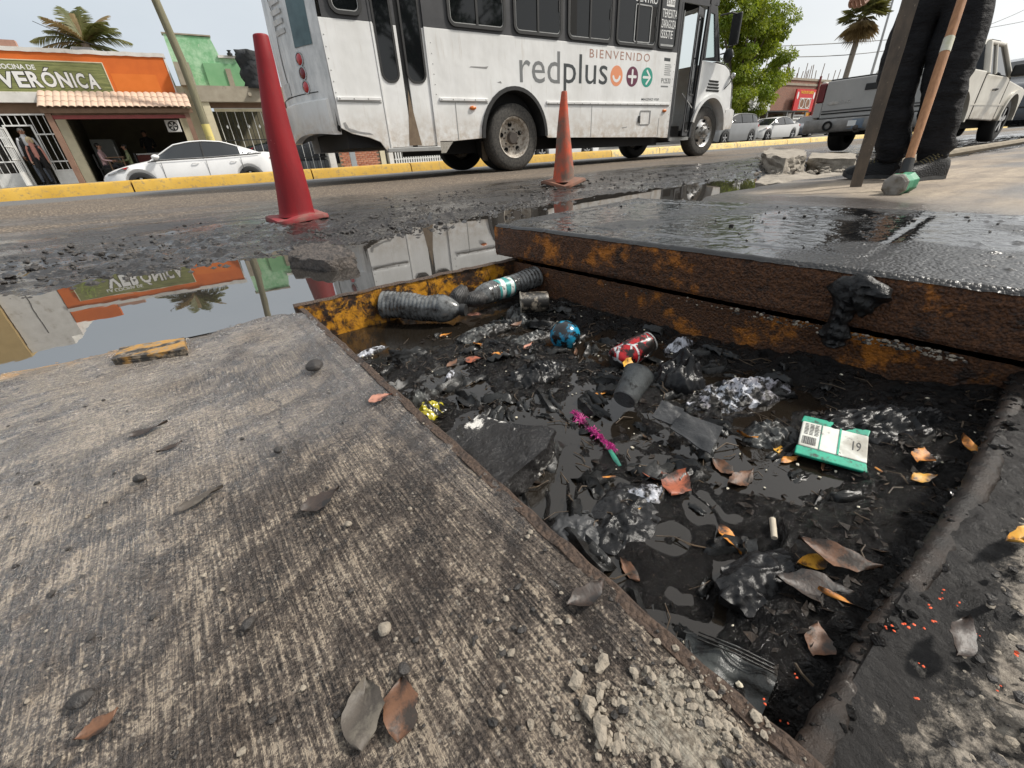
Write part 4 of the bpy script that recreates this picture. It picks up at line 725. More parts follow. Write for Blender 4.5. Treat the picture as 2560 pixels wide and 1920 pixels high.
# --- on the pavement: painted plank, stones, chips
t = NT('peeling_yellow_black_paint'); n = t.noise(13, 5, .6, t.co((1, 2.5, 1))); b = t.mix(t.rng(n, .47, .55), (.03, .026, .022), (.36, .19, .04)); b = t.mix(t.rng(t.noise(50, 6, .7), .5, .6), b, (.20, .16, .115)); PLK = t.set(base=b, rough=.55, normal=t.bump(t.noise(60, 5), .5, .005))
mb = MB(); P4 = [gz(*q) for q in ((278, 898, .024), (300, 868, .026), (460, 842, .026), (464, 872, .024))]
mb2 = chunkmb([tuple(p) for p in P4], .018, 5, .002); obj('broken_kerb_piece', mb2, PLK, smooth=40, label='broken strip of yellow painted kerb lying at the puddle edge', cat='kerb piece')
for px, py, r, mat, lb in ((962, 1570, .008, TANGRIT, 'white rounded pebble on the near pavement'), (784, 913, .024, DARKGRIT, 'dark square stone near the pavement corner'), (200, 1746, .012, DARKGRIT, 'dark brown pebble at the lower left pavement'), (620, 1560, .009, DARKGRIT, 'black pebble in the middle of the pavement'), (1010, 1672, .007, DARKGRIT, 'black round pebble above the grey caked leaf'), (695, 1125, .009, DARKGRIT, 'small black stone at the pavement centre left of the edge'), (348, 1195, .010, DARKGRIT, 'little dark stone left of the curled grey leaf'), (870, 1310, .006, TANGRIT, 'pale pebble right of the dark crumpled leaf')):
    mb = MB(); rock(mb, (0, 0, 0), r, random.Random(int(px)), .75); p = gz(px, py, .010+r*.45); mb.v = [tuple(Vector(v)+p) for v in mb.v]
    o = obj('pebble', mb, mat, smooth=30, label=lb, cat='stone', group='stones on the near pavement'); sb = o.modifiers.new('s', 'SUBSURF'); sb.levels = sb.render_levels = 1
for px, py, L, an, lb in ((1500, 1820, .024, 60, 'largest pale mortar fragment, nearest to the bottom of the picture'), (1470, 1770, .021, 75, 'long pale mortar fragment just above the largest one'), (1440, 1702, .018, 10, 'flat pale mortar fragment lying crosswise left of the crumbs'), (1500, 1730, .016, 40, 'short pale mortar fragment right of the crosswise one'), (1505, 1660, .019, 15, 'pale mortar fragment farthest from the viewer at the corner crumbs')):
    mb = MB(); rock(mb, (0, 0, 0), L/2, random.Random(px), .55); mb.v = [(v[0], v[1]*.5, v[2]) for v in mb.v]; place(mb, gz(px, py, .013), R(an)); rock(mb, gz(px, py, .014)+Vector((.003, .002, .001)), L*.28, random.Random(px+1), .6); o = obj('mortar_fragment', mb, TANGRIT, label=lb, cat='mortar fragment', group='mortar fragments')
mb = MB(); rn = random.Random(77)
for px, py in ((2205, 1580), (2225, 1575), (2250, 1572), (2270, 1572), (2310, 1580), (2318, 1525), (2345, 1495), (2350, 1480), (2300, 1660), (2280, 1750), (2440, 1585), (2500, 1730), (2540, 1640), (2335, 1560), (1982, 1700), (1900, 1760), (1960, 1805), (2385, 1515), (1880, 1885)):
    p = gz(px, py, .004 if px > 2150 else -.05); 
    for k in range(2): rock(mb, (p.x+rn.uniform(-.005, .005), p.y+rn.uniform(-.003, .003), p.z+.004), rn.uniform(.0006, .0015), rn)
obj('orange_paint_flecks', mb, NT('orange_spray_paint').set(base=(.75, .10, .03), rough=.6), kind='stuff', label='orange paint flecks on the near rim and rubble')
# clod in the puddle
P4 = [gz(*q) for q in ((722, 640, .05), (745, 612, .06), (820, 606, .065), (875, 618, .06), (885, 640, .045), (820, 655, .04))]
t = NT('wet_asphalt_clod'); n = t.noise(45, 7, .75); CLOD = t.set(base=t.mix(t.rng(n, .35, .7), (.025, .022, .02), (.16, .13, .11)), rough=.55, normal=t.bump(t.math('ADD', n, t.math('MULTIPLY', t.voro(60), -.6)), 1.0, .02))
obj('asphalt_clod', chunkmb([tuple(p) for p in P4], .11, 8, .012), CLOD, smooth=60, label='lump of broken asphalt sitting in the puddle before the red cone', cat='asphalt lump')
# ================================================================== wheels shared by all vehicles
t = NT('dusty_tyre_rubber'); n = t.noise(30, 5, .65); TYRE = t.set(base=t.mix(t.rng(n, .35, .65), (.022, .021, .020), (.085, .078, .068)), rough=.8, normal=t.bump(n, .3, .004))
TYREB = PM('black_tyre_rubber', (.012, .012, .012), (.02, .02, .02), 20, .75)
t = NT('weathered_white_rim'); n = t.noise(22, 6, .7); RIMW = t.set(base=t.mix(t.rng(n, .45, .68), (.50, .46, .40), (.15, .10, .065)), rough=.55, normal=t.bump(n, .2, .003))
CHROME = PM('dull_chrome', (.55, .55, .55), (.35, .33, .3), 14, .22, .4, .1, metal=.9)
HUB = PM('greasy_hub', (.035, .03, .026), (.07, .055, .045), 20, .5, .7, .3)
ALLOY = PM('silver_alloy', (.5, .5, .5), (.38, .38, .38), 20, .3, .4, .05, metal=.7)
HOLE = NT('shadowed_hole').set(base=(.004, .004, .004), rough=.9)
def wheel(parent, c, r, w, side=-1, kind='rear', tyre=None, rimmat=None, n=48):
    """axle along y; side -1: outer face looks to -y"""
    c = Vector(c); s = side; rr = r*.60; tm = tyre or TYRE
    prof = [(rr, -w*.42), (rr*1.06, -w*.5), (r*.86, -w*.52), (r*.955, -w*.46), (r*.99, -w*.38), (r, -w*.2), (r, 0), (r, w*.2), (r*.99, w*.38), (r*.955, w*.46), (r*.86, w*.52), (rr*1.06, w*.5), (rr, w*.42)]
    mb = MB(); mb.lathe(prof, n, c, 'y'); T = obj('wheel', mb, tm, parent, smooth=40)
    mb = MB(); o = s*w*.5
    def P(r_, d): return (r_, o-s*d)
    if kind == 'rear': pr = [P(rr*1.02, -.004), P(rr*1.03, .006), P(rr*.95, .016), P(rr*.90, .05), P(rr*.86, .12), P(rr*.66, .135), P(rr*.36, .125), P(rr*.34, .10), (0, o-s*.10)]
    elif kind == 'front': pr = [P(rr*1.02, -.004), P(rr*1.03, .008), P(rr*.95, .02), P(rr*.86, .06), P(rr*.70, .045), P(rr*.45, -.005), P(rr*.40, -.01), (0, o+s*.01)]
    else: pr = [P(rr*1.02, -.002), P(rr*1.0, .01), P(rr*.93, .02), P(rr*.88, .05), P(rr*.5, .05), (0, o-s*.05)]
    mb.lathe(pr, n, c, 'y'); rim = obj('rim', mb, rimmat or RIMW, T, smooth=40)
    mb = MB()
    if kind == 'rear':
        mb.lathe([(rr*.32, o-s*.12), (rr*.32, o-s*.05), (rr*.27, o-s*.03), (0, o-s*.03)], 20, c, 'y')
        obj('hub', mb, HUB, T, smooth=40); mb = MB()
        for k in range(10):
            g = 2*PI*k/10; mb.tube([c+Vector((rr*.46*math.cos(g), o-s*.13, rr*.46*math.sin(g))), c+Vector((rr*.46*math.cos(g), o-s*.10, rr*.46*math.sin(g)))], rr*.045, 6)
        obj('lug_nuts', mb, HUB, T, kind='stuff'); mb = MB()
        for k in range(5):
            g = 2*PI*(k+.3)/5; q = c+Vector((rr*.67*math.cos(g), o-s*.130, rr*.67*math.sin(g))); mb.lathe([(0, 0), (rr*.115, 0), (rr*.115, s*.02)], 14, q, 'y')
            obj('hand_hole', mb, HOLE, T); mb = MB()
    elif kind == 'front':
        mb.lathe([(rr*.36, o+s*.01), (rr*.36, o+s*.035), (rr*.22, o+s*.05), (rr*.2, o+s*.085), (0, o+s*.09)], 20, c, 'y'); obj('hub', mb, CHROME, T, smooth=40); mb = MB()
        for k in range(10):
            g = 2*PI*k/10; mb.tube([c+Vector((rr*.47*math.cos(g), o, rr*.47*math.sin(g))), c+Vector((rr*.47*math.cos(g), o+s*.045, rr*.47*math.sin(g)))], rr*.05, 6)
        obj('lug_nuts', mb, CHROME, T, kind='stuff')
        for k in range(5):
            mb = MB(); g = 2*PI*(k+.2)/5; q = c+Vector((rr*.73*math.cos(g), o-s*.040, rr*.73*math.sin(g))); mb.lathe([(0, 0), (rr*.10, 0), (rr*.10, s*.02)], 14, q, 'y'); obj('hand_hole', mb, HOLE, T)
    else:
        for k in range(5):
            g = 2*PI*k/5+.3; d = Vector((math.cos(g), 0, math.sin(g))); e_ = Vector((-math.sin(g), 0, math.cos(g))); mb = MB(); y0 = Vector((0, o-s*.030, 0)); th = Vector((0, s*.025, 0))
            a = [c+d*rr*.12+e_*rr*.13, c+d*rr*.94+e_*rr*.16, c+d*rr*.94-e_*rr*.16, c+d*rr*.12-e_*rr*.13]; mb.add([q+y0 for q in a]+[q+y0+th for q in a], [(0, 1, 2, 3), (7, 6, 5, 4), (0, 4, 5, 1), (1, 5, 6, 2), (2, 6, 7, 3), (3, 7, 4, 0)]); obj('spoke', mb, ALLOY, T)
        rim.data.materials.clear(); rim.data.materials.append(HOLE)
    return T
# ================================================================== bus
YB, YF = 6.80, 9.15; BZ = .11
bus = thing('city_bus', 'battered white city bus with redplus lettering passing behind the cones', 'bus', (5.6, 8.0, BZ))
t = NT('dirty_white_bus_paint'); v = t.co(); n = t.noise(2.2, 6, .65, t.co((1, 1, .35))); n2 = t.noise(9, 6, .7); z_ = t.n('SeparateXYZ', Vector=v).outputs[2]
c = t.mix(t.rng(n, .35, .7), (.76, .76, .75), (.62, .615, .595)); low = t.math('MULTIPLY', t.rng(z_, .95, .40, 0, 1), t.rng(n2, .35, .62)); c = t.mix(t.math('MULTIPLY', low, .75), c, (.36, .27, .18)); c = t.mix(t.rng(t.noise(30, 5, .7), .70, .76), c, (.30, .26, .22))
drip = t.math('MULTIPLY', t.rng(t.noise(3, 6, .7, t.co((7, 7, .5))), .58, .70), .35); c = t.mix(drip, c, (.42, .36, .29)); BUSW = t.set(base=c, rough=.38, normal=t.bump(t.noise(1.6, 3), .35, .05), coat=.25)
BUSB = PM('faded_black_bus_paint', (.030, .031, .034), (.05, .05, .053), 5, .45, .6, .06)
t = NT('bus_rear_grey_paint'); n = t.noise(6, 6, .7, t.co((1, 1, .4))); BUSR = t.set(base=t.mix(t.rng(n, .4, .65), (.74, .74, .73), (.48, .49, .49)), rough=.45, normal=t.bump(n, .15, .01))
TEALG = PM('teal_grey_window_film', (.10, .16, .17), (.06, .10, .11), 6, .3, .5, .1)
RUBBER = BLACK; SILV = PM('grey_aluminium_trim', (.42, .42, .41), (.3, .3, .29), 10, .35, .5, .1, metal=.5)
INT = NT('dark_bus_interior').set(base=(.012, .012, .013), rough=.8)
def side(u, v, w): return Vector((u, YB-w, v))
def pan(poly, w0, w1): mb = MB(); mb.prism(poly, side, w0, w1); return mb
def arch(cx, cz, rx, rz, x0, x1, n=14):     # points along the arch from left foot to right foot
    return [(cx-rx*math.cos(PI*i/n), cz+rz*math.sin(PI*i/n)) for i in range(n+1)]
# rear quarter panel, lower corner dented up
obj('rear_side_panel', pan([(1.66, .80), (1.80, .73), (2.02, .68), (2.17, .62), (2.25, .50), (2.31, .49), (2.31, 1.965), (1.66, 1.965)], -.03, 0), BUSW, bus, bevel=.004)
ar = [(q[0], max(q[1], .60)) for q in arch(4.51, .62, .66, .705, 0, 0)]
obj('main_side_panel', pan([(3.10, .60), (3.30, .60), (3.32, .595)]+ar+[(5.20, .59), (8.05, .52), (8.22, .505), (8.40, .50), (8.40, 1.94), (3.10, 1.965)], -.03, 0), BUSW, bus, bevel=.004)
# panel joints, step plate, rails
for (x0, x1, z0, z1, nm, m_) in ((1.685, 2.28, 1.115, 1.155, 'rub_rail', BUSW), (3.17, 4.00, 1.118, 1.16, 'rub_rail', BUSW), (5.16, 8.33, 1.09, 1.13, 'rub_rail', BUSW)):
    obj(nm, pan([(x0, z0), (x1, z0-.012*(x1-x0)/3), (x1, z1-.012*(x1-x0)/3), (x0, z1)], .0005, .022), m_, bus, bevel=.006)
for (x0, x1, z) in ((1.685, 2.28, 1.112), (3.17, 4.00, 1.115), (5.16, 8.33, 1.086)): obj('rail_gap', pan([(x0, z-.012), (x1, z-.024), (x1, z-.012), (x0, z)], .0005, .006), SILV, bus)
mb = MB()
for x0, x1, z in ((1.72, 2.26, 1.135), (3.2, 3.98, 1.138), (5.2, 8.3, 1.10)):
    for i in range(int((x1-x0)/.19)+1): mb.ell(side(x0+.19*i, z-.004*(x0+.19*i-x0), .022), (.010, .006, .010), 6, 4)
for x, z0, z1 in ((1.69, 1.2, 1.94), (3.13, 1.2, 1.94), (8.36, .56, 1.9)):
    for i in range(int((z1-z0)/.12)): mb.ell(side(x, z0+.12*i, .0), (.008, .006, .008), 6, 4)
obj('rivets', mb, SILV, bus, smooth=180, kind='stuff')
for xx, z0, z1 in ((3.42, .61, 1.1), (6.20, .56, 1.08), (8.06, .53, .86), (2.30, .52, 1.95)): obj('panel_joint', pan([(xx, z0), (xx+.012, z0), (xx+.012, z1), (xx, z1)], .0005, .003), SILV, bus)
obj('step_plate', pan([(3.10, .44), (3.18, .44), (3.32, .59), (3.10, .59)], -.02, .004), PM('checker_plate', (.40, .38, .34), (.25, .23, .2), 60, .5, .6, .6, metal=.4), bus)
t = NT('bare_scrape'); SCR = PM('bare_scraped_metal', (.20, .20, .20), (.30, .29, .28), 20, .5)
for poly in ([(1.70, .86), (1.73, .87), (1.76, .80), (1.90, .755), (2.04, .735), (2.08, .715), (1.95, .725), (1.78, .755), (1.71, .80)], [(3.72, 1.545), (4.02, 1.535), (4.05, 1.565), (3.98, 1.556), (3.75, 1.555)], [(4.20, 1.37), (4.28, 1.36), (4.26, 1.385)], [(7.02, .70), (7.16, .715), (7.15, .725), (7.02, .712)]): obj('paint_scrape', pan(poly, .0006, .003), SCR, bus)
# wheel arch trims
for (cx, cz, rx, rz, wdt, nm) in ((4.51, .62, .66, .705, .055, 'wheel_arch_trim'),):
    mb = MB(); A_ = [(q[0], q[1]) for q in arch(cx, cz, rx, rz, 0, 0, 24)]; B_ = [(q[0], q[1]) for q in arch(cx, cz, rx-wdt, rz-wdt, 0, 0, 24)]
    secs = [[side(a[0], a[1], .004), side(a[0], a[1], .03), side(b[0], b[1], .03), side(b[0], b[1], -.25)] for a, b in zip(A_, B_)]; mb.loft(secs); obj(nm, mb, RUBBER, bus, smooth=40)
# rear door: two leaves with tall windows
def rrect(x0, x1, z0, z1, r, n=5):
    p = []
    for cx, cz, g0 in ((x1-r, z1-r, 0), (x0+r, z1-r, 90), (x0+r, z0+r, 180), (x1-r, z0+r, 270)):
        for i in range(n+1): g = R(g0+90*i/n); p.append((cx+r*math.cos(g), cz+r*math.sin(g)))
    return p
def ring(x0, x1, z0, z1, r, w, d0, d1, fn=side):
    o_ = rrect(x0-w, x1+w, z0-w, z1+w, r+w); i_ = rrect(x0, x1, z0, z1, r); mb = MB()
    mb.loft([[fn(a[0], a[1], d0) for a in o_], [fn(a[0], a[1], d1) for a in o_], [fn(a[0], a[1], d1) for a in i_], [fn(a[0], a[1], d0) for a in i_]], close=True, cap=False); return mb
DOORF = BUSW
for (x0, x1, wx0, wx1) in ((2.335, 2.655, 2.375, 2.585), (2.735, 3.045, 2.745, 2.985)):
    leaf_ = obj('door_leaf', pan([(x0, .545), (x1, .545), (x1, 1.955), (x0, 1.955)], -.035, -.012), BUSW, bus, bevel=.004, label='white lower half of a folding door leaf')
    obj('door_leaf_top', pan([(x0, 1.957), (x1, 1.957), (x1, 2.85), (x0, 2.85)], -.035, -.012), BUSB, bus)
    obj('door_window', pan(rrect(wx0, wx1, 1.35, 2.80, .09), -.0115, -.008), GLASS_DARK, leaf_); obj('window_seal', ring(wx0, wx1, 1.35, 2.80, .09, .028, -.0115, -.002), RUBBER, leaf_, smooth=40)
obj('door_seal', pan([(2.657, .545), (2.733, .545), (2.733, 2.85), (2.657, 2.85)], -.05, -.03), RUBBER, bus)
obj('door_grime', pan([(2.60, .56), (2.80, .56), (2.735, .98), (2.70, 1.25)], -.0118, -.009), PM('brown_road_grime', (.13, .09, .06), (.20, .15, .10), 14, .8), bus, label='brown grime on the door foot')
for x0, x1 in ((2.305, 2.333), (3.047, 3.10)): obj('door_post', pan([(x0, .50), (x1, .50), (x1, 1.965), (x0, 1.965)], -.03, .006), BUSW, bus, bevel=.004); obj('door_post_top', pan([(x0, 1.966), (x1, 1.966), (x1, 2.86), (x0, 2.86)], -.03, .006), BUSB, bus)
obj('door_sill', pan([(2.26, .485), (3.10, .475), (3.10, .535), (2.26, .54)], -.10, .012), SILV, bus, bevel=.006)
# window band
obj('window_band', pan([(1.71, 1.967), (2.304, 1.967), (2.304, 2.92), (1.71, 2.92)], -.03, 0), BUSB, bus); obj('window_band', pan([(3.101, 1.967), (8.40, 1.942), (8.40, 2.92), (3.101, 2.92)], -.03, 0), BUSB, bus)
obj('door_header', pan([(2.304, 2.861), (3.101, 2.861), (3.101, 2.92), (2.304, 2.92)], -.03, 0), BUSB, bus)
wins = [(1.86, 2.19, False), (3.47, 4.36, True), (4.58, 5.45, True), (5.64, 6.57, True), (6.74, 7.72, True)]
for i, (x0, x1, mul) in enumerate(wins):
    zb = 2.045-.008*i; zt = 2.80
    f = obj('window', ring(x0, x1, zb, zt, .07, .04, .0005, .024), RUBBER, bus, smooth=40)
    obj('pane', pan(rrect(x0, x1, zb, zt, .07), .001, .006), GLASS_DARK, f)
    obj('inner_trim', ring(x0+.012, x1-.012, zb+.012, zt-.012, .06, .010, .0065, .012), SILV, f, smooth=40)
    if mul:
        m = (x0+x1)/2-.03; obj('mullion', pan([(m, zb), (m+.035, zb), (m+.035, zt), (m, zt)], .0065, .020), RUBBER, f)
        obj('latch', pan([(x1-.035, zb+.28), (x1-.02, zb+.28), (x1-.02, zb+.42), (x1-.035, zb+.42)], .0065, .018), RUBBER, f)
obj('open_gap', pan([(5.66, 2.05), (5.80, 2.05), (5.80, 2.78), (5.66, 2.78)], .0062, .008), HOLE, bus); obj('open_gap', pan([(7.57, 2.06), (7.70, 2.06), (7.70, 2.56), (7.57, 2.56)], .0062, .008), HOLE, bus)
obj('sliding_frame', ring(7.16, 7.55, 2.05, 2.55, .02, .018, .0065, .018), SILV, bus)
# destination window
f = obj('route_window', ring(7.84, 8.28, 2.01, 2.84, .05, .03, .0005, .02), RUBBER, bus, smooth=40); obj('pane', pan(rrect(7.84, 8.28, 2.01, 2.84, .05), .001, .005), PM('dusty_dark_glass', (.035, .036, .037), (.05, .05, .05), 8, .12, .2, .02), f)
obj('lower_trim', pan([(7.88, 2.02), (8.24, 2.02), (8.24, 2.05), (7.88, 2.05)], .0052, .009), SILV, f)
PAINTW = NT('white_lettering').set(base=(.72, .72, .70), rough=.6)
for s_, z0, x0, x1, h_ in (('TERESITA', 2.44, 7.86, 8.27, .12), ('ZARAGOZA', 2.29, 7.855, 8.26, .12), ('ISSSTE', 2.14, 7.85, 8.20, .12)): obj('route_lettering', text_fit(s_, x0, x1, z0, z0+h_, side, bold=.005, ext=.001, pad=.0052), PAINTW, f)
obj('fare_card', pan([(7.95, 2.60), (8.17, 2.60), (8.17, 2.83), (7.95, 2.83)], .0052, .0062), PAINTW, f); obj('fare_print', text_fit('$3.00', 7.965, 8.16, 2.62, 2.69, side, bold=.01, ext=.0005, pad=.0063), PRINT, f)
for z0 in (2.715, 2.765): obj('fare_print', pan([(7.98, z0), (8.14, z0), (8.14, z0+.02), (7.98, z0+.02)], .0063, .0068), PRINT, f)
obj('route_lettering', text_fit('CENTRO', 7.12, 7.70, 2.60, 2.70, side, bold=.012, ext=.001, pad=.0066), PAINTW, bus)
# side lettering
GREYT = NT('grey_lettering').set(base=(.17, .175, .175), rough=.5); DARKT = NT('charcoal_lettering').set(base=(.035, .042, .045), rough=.5); BRNT = NT('brown_lettering').set(base=(.36, .20, .15), rough=.6)
obj('logo_lettering', text_fit('red', 4.63, 5.455, 1.375, 1.815, side, ext=.001, pad=.0006), GREYT, bus); obj('logo_lettering', text_fit('plus', 5.535, 6.555, 1.255, 1.80, side, ext=.001, pad=.0006), DARKT, bus)
obj('welcome_lettering', text_fit('BIENVENIDO', 6.11, 7.63, 1.765, 1.885, side, spacing=1.25, ext=.001, pad=.0006), BRNT, bus, kind='stuff')
def disc(cx, cz, r, mat, w=.0016, rz=None):
    mb = MB(); mb.prism([(cx+r*math.cos(2*PI*i/40), cz+(rz or r)*math.sin(2*PI*i/40)) for i in range(40)], side, .0006, w); return obj('logo_disc', mb, mat, bus)
def stroke(pts, hw, w0=.0017, w1=.0026):
    mb = MB(); L_ = []; R_ = []
    for i, p in enumerate(pts):
        a = Vector(pts[max(i-1, 0)]); b = Vector(pts[min(i+1, len(pts)-1)]); d = (b-a).normalized(); nn = Vector((-d.y, d.x))*hw; L_.append(Vector(p)+nn); R_.append(Vector(p)-nn)
    cap = lambda p, d0: [(p[0]+hw*math.cos(d0+PI*i/6), p[1]+hw*math.sin(d0+PI*i/6)) for i in range(1, 6)]
    d0 = math.atan2(L_[-1].y-R_[-1].y, L_[-1].x-R_[-1].x); d1 = math.atan2(R_[0].y-L_[0].y, R_[0].x-L_[0].x)
    poly = [tuple(p) for p in R_]+cap(pts[-1], d0-PI)+[tuple(p) for p in L_[::-1]]+cap(pts[0], d1-PI); mb.prism(poly, side, w0, w1); return mb
d1 = disc(6.785, 1.525, .155, NT('logo_orange').set(base=(.72, .27, .13), rough=.5)); d2 = disc(7.195, 1.525, .155, NT('logo_maroon').set(base=(.115, .018, .05), rough=.5)); d3 = disc(7.60, 1.525, .155, NT('logo_green').set(base=(.02, .27, .20), rough=.5))
obj('smile_mark', stroke([(6.785+.085*math.cos(R(g)), 1.535+.085*math.sin(R(g))) for g in range(195, 346, 15)], .022), PAINTW, d1)
obj('plus_mark', stroke([(7.10, 1.525), (7.29, 1.525)], .022), PAINTW, d2); obj('plus_mark', stroke([(7.195, 1.43), (7.195, 1.62)], .022, .0027, .0034), PAINTW, d2)
obj('arrow_mark', stroke([(7.50, 1.525), (7.68, 1.525)], .02), PAINTW, d3); obj('arrow_mark', stroke([(7.59, 1.625), (7.69, 1.525), (7.59, 1.425)], .02, .0027, .0034), PAINTW, d3)
obj('number_lettering', text_fit('P12533', 8.02, 8.285, 1.445, 1.525, side, bold=.008, ext=.001, pad=.0006), DARKT, bus)
for j in range(6): obj('notice_line', pan([(8.08, 1.575+.032*j), (8.27-.02*(j % 2), 1.575+.032*j), (8.27-.02*(j % 2), 1.588+.032*j), (8.08, 1.588+.032*j)], .0006, .0012), GREYT, bus)
obj('notice_line', pan([(8.02, 1.38), (8.24, 1.38), (8.24, 1.405), (8.02, 1.405)], .0006, .0012), GREYT, bus); obj('notice_badge', pan([(8.04, 1.80), (8.22, 1.795), (8.22, 1.845), (8.04, 1.85)], .0006, .0014), DARKT, bus)
obj('model_lettering', text_fit('MAGNO 930', 7.49, 8.0, 1.155, 1.195, side, bold=.01, ext=.001, pad=.0006, shear=.2), DARKT, bus)
# fuel flap, marker lamps
obj('fuel_flap', ring(7.50, 7.78, .76, .98, .01, .012, .0006, .010), SILV, bus); obj('fuel_lock', pan([(7.44, .80), (7.50, .78), (7.49, .90), (7.45, .90)], .0006, .02), RUBBER, bus)
AMB = NT('amber_lens').set(base=(.55, .14, .02), rough=.25); REDL = NT('red_lens').set(base=(.45, .012, .015), rough=.2, coat=.5)
for x, z in ((3.72, 1.03), (8.20, .985)): mb = MB(); mb.ell((x, YB-.006, z), (.06, .03, .028), 16, 10); obj('marker_lamp', mb, AMB, bus, smooth=180)
# shell: roof, far side, rear, floor
mb = MB(); secs = []
for x in (1.60, 1.75, 5, 9.0, 9.3):
    secs.append([(x, YB, 2.921), (x, YB+.01, 3.0), (x, YB+.10, 3.10), (x, YB+.35, 3.16), (x, 7.98, 3.19), (x, YF-.35, 3.16), (x, YF-.10, 3.10), (x, YF, 2.9), (x, YF-.02, 2.9), (x, 7.98, 2.88), (x, YB+.03, 2.9)])
mb.loft(secs, close=True); obj('roof', mb, BUSW, bus, smooth=40)
mb = MB(); mb.bx(1.66, 9.2, YF-.03, YF, .55, 2.91); obj('far_side', mb, BUSW, bus)
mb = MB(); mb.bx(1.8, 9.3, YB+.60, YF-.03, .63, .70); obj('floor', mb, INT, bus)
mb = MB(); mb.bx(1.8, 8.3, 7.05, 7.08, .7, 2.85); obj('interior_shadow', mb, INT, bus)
def rx(y, k=.40): s_ = (y-7.975)/1.175; return 1.66-k*(1-abs(s_)**2.2)
ysr = np.linspace(YB, YF, 30); mb = MB(); secs = []
for y in ysr: x = rx(float(y)); secs.append([(x+.06, y, .80), (x+.0, y, .84), (x-.01, y, 1.2), (x, y, 2.0), (x+.05, y, 2.9), (x+.14, y, 3.08)])
mb.loft(secs); obj('rear_wall', mb, BUSR, bus, smooth=50)
mb = MB(); secs = []
for y in ysr[1:]:
    x = rx(float(y))-.03; zb = .72+.045*math.sin((y-6.8)*3.1); secs.append([(x+.10, y, zb+.0), (x, y, zb), (x-.02, y, zb+.06), (x-.015, y, 1.13), (x+.02, y, 1.15), (x+.10, y, 1.15)])
mb.loft(secs, close=True); obj('rear_bumper', mb, BUSW, bus, smooth=40)
mb = MB(); mb.prism([(1.625, .78), (1.655, .76), (1.655, 1.14), (1.635, 1.15)], side, -.09, -.032); obj('bumper_slot', mb, HOLE, bus)
def rear(y, z, off=.012): return Vector((rx(y)-off, y, z))
mb = MB(); secs = [[rear(y, 1.72), rear(y, 3.0, -.04)] for y in np.linspace(6.93, 7.23, 6)]; mb.loft(secs); o = obj('rear_corner_film', mb, TEALG, bus, smooth=50)
for z in (1.60, 1.45, 1.30):
    mb = MB(); p = rear(7.20, z, .0); mb.ell(p, (.030, .068, .068), 20, 10, Matrix.Rotation(R(24), 3, 'Z')); L_ = obj('tail_lamp', mb, REDL if z != 1.45 else NT('dark_red_lens').set(base=(.16, .01, .012), rough=.2), bus, smooth=180)
    mb = MB(); m = Matrix.Rotation(R(24), 3, 'Z') @ Matrix.Rotation(R(-90), 3, 'Y'); mb.lathe([(.066, 0), (.080, 0), (.078, .018), (.066, .018)], 20, p, m); obj('lamp_rim', mb, CHROME, L_, smooth=40)
mb = MB(); secs = [[rear(y, 1.235, .014), rear(y, 1.225, .014)] for y in np.linspace(7.0, 8.6, 14)]; mb.loft(secs); obj('hatch_joint', mb, HOLE, bus)
mb = MB(); secs = [[rear(7.55+.12*abs(math.sin(3*z)), z, .012), rear(7.57+.12*abs(math.sin(3*z)), z, .012)] for z in np.linspace(1.25, 2.5, 16)]; mb.loft(secs); obj('hatch_joint', mb, HOLE, bus)
mb = MB(); secs = [[rear(y, 1.24, .016), rear(y, 1.40, .016)] for y in (7.62, 7.75, 7.9)]; mb.loft(secs); obj('number_plate', mb, PM('plate_white', (.6, .6, .58), (.45, .45, .44), 20, .5), bus)
for j, z in enumerate((1.9, 2.0, 2.1, 2.2, 2.3, 2.4)): mb = MB(); secs = [[rear(y, z, .012), rear(y, z+.05, .02), rear(y, z+.055, .008)] for y in (7.35, 7.5, 7.62)]; mb.loft(secs); obj('vent_louvre', mb, BUSR, bus)
# chassis and running gear
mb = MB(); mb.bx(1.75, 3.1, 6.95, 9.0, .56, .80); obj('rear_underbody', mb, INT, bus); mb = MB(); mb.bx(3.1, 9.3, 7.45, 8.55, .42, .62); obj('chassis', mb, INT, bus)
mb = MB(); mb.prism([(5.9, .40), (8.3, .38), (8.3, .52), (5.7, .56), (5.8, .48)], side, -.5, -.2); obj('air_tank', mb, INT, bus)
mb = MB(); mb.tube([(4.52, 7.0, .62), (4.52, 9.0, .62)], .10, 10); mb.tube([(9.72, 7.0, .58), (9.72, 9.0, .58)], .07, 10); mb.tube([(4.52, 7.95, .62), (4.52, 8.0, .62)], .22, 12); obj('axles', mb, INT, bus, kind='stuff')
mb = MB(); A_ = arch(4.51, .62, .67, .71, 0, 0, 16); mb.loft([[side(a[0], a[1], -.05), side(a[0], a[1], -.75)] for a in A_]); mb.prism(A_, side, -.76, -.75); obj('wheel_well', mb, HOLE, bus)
wheel(bus, (4.53, YB+.20, .612), .50, .26, -1, 'rear'); wheel(bus, (4.53, YB+.50, .612), .50, .24, 1, 'rear', TYREB); wheel(bus, (4.53, YF-.2, .612), .50, .26, 1, 'rear', TYREB)
wheel(bus, (9.70, YB+.20, .585), .49, .27, -1, 'front', rimmat=CHROME); wheel(bus, (9.70, YF-.2, .585), .49, .27, 1, 'front', TYREB)
mb = MB(); mb.prism([(4.02, .30), (4.12, .28), (4.14, .58), (4.02, .58)], side, -.35, -.33); obj('mud_flap', mb, PM('dusty_flap', (.12, .09, .06), (.05, .04, .03), 12, .85), bus)
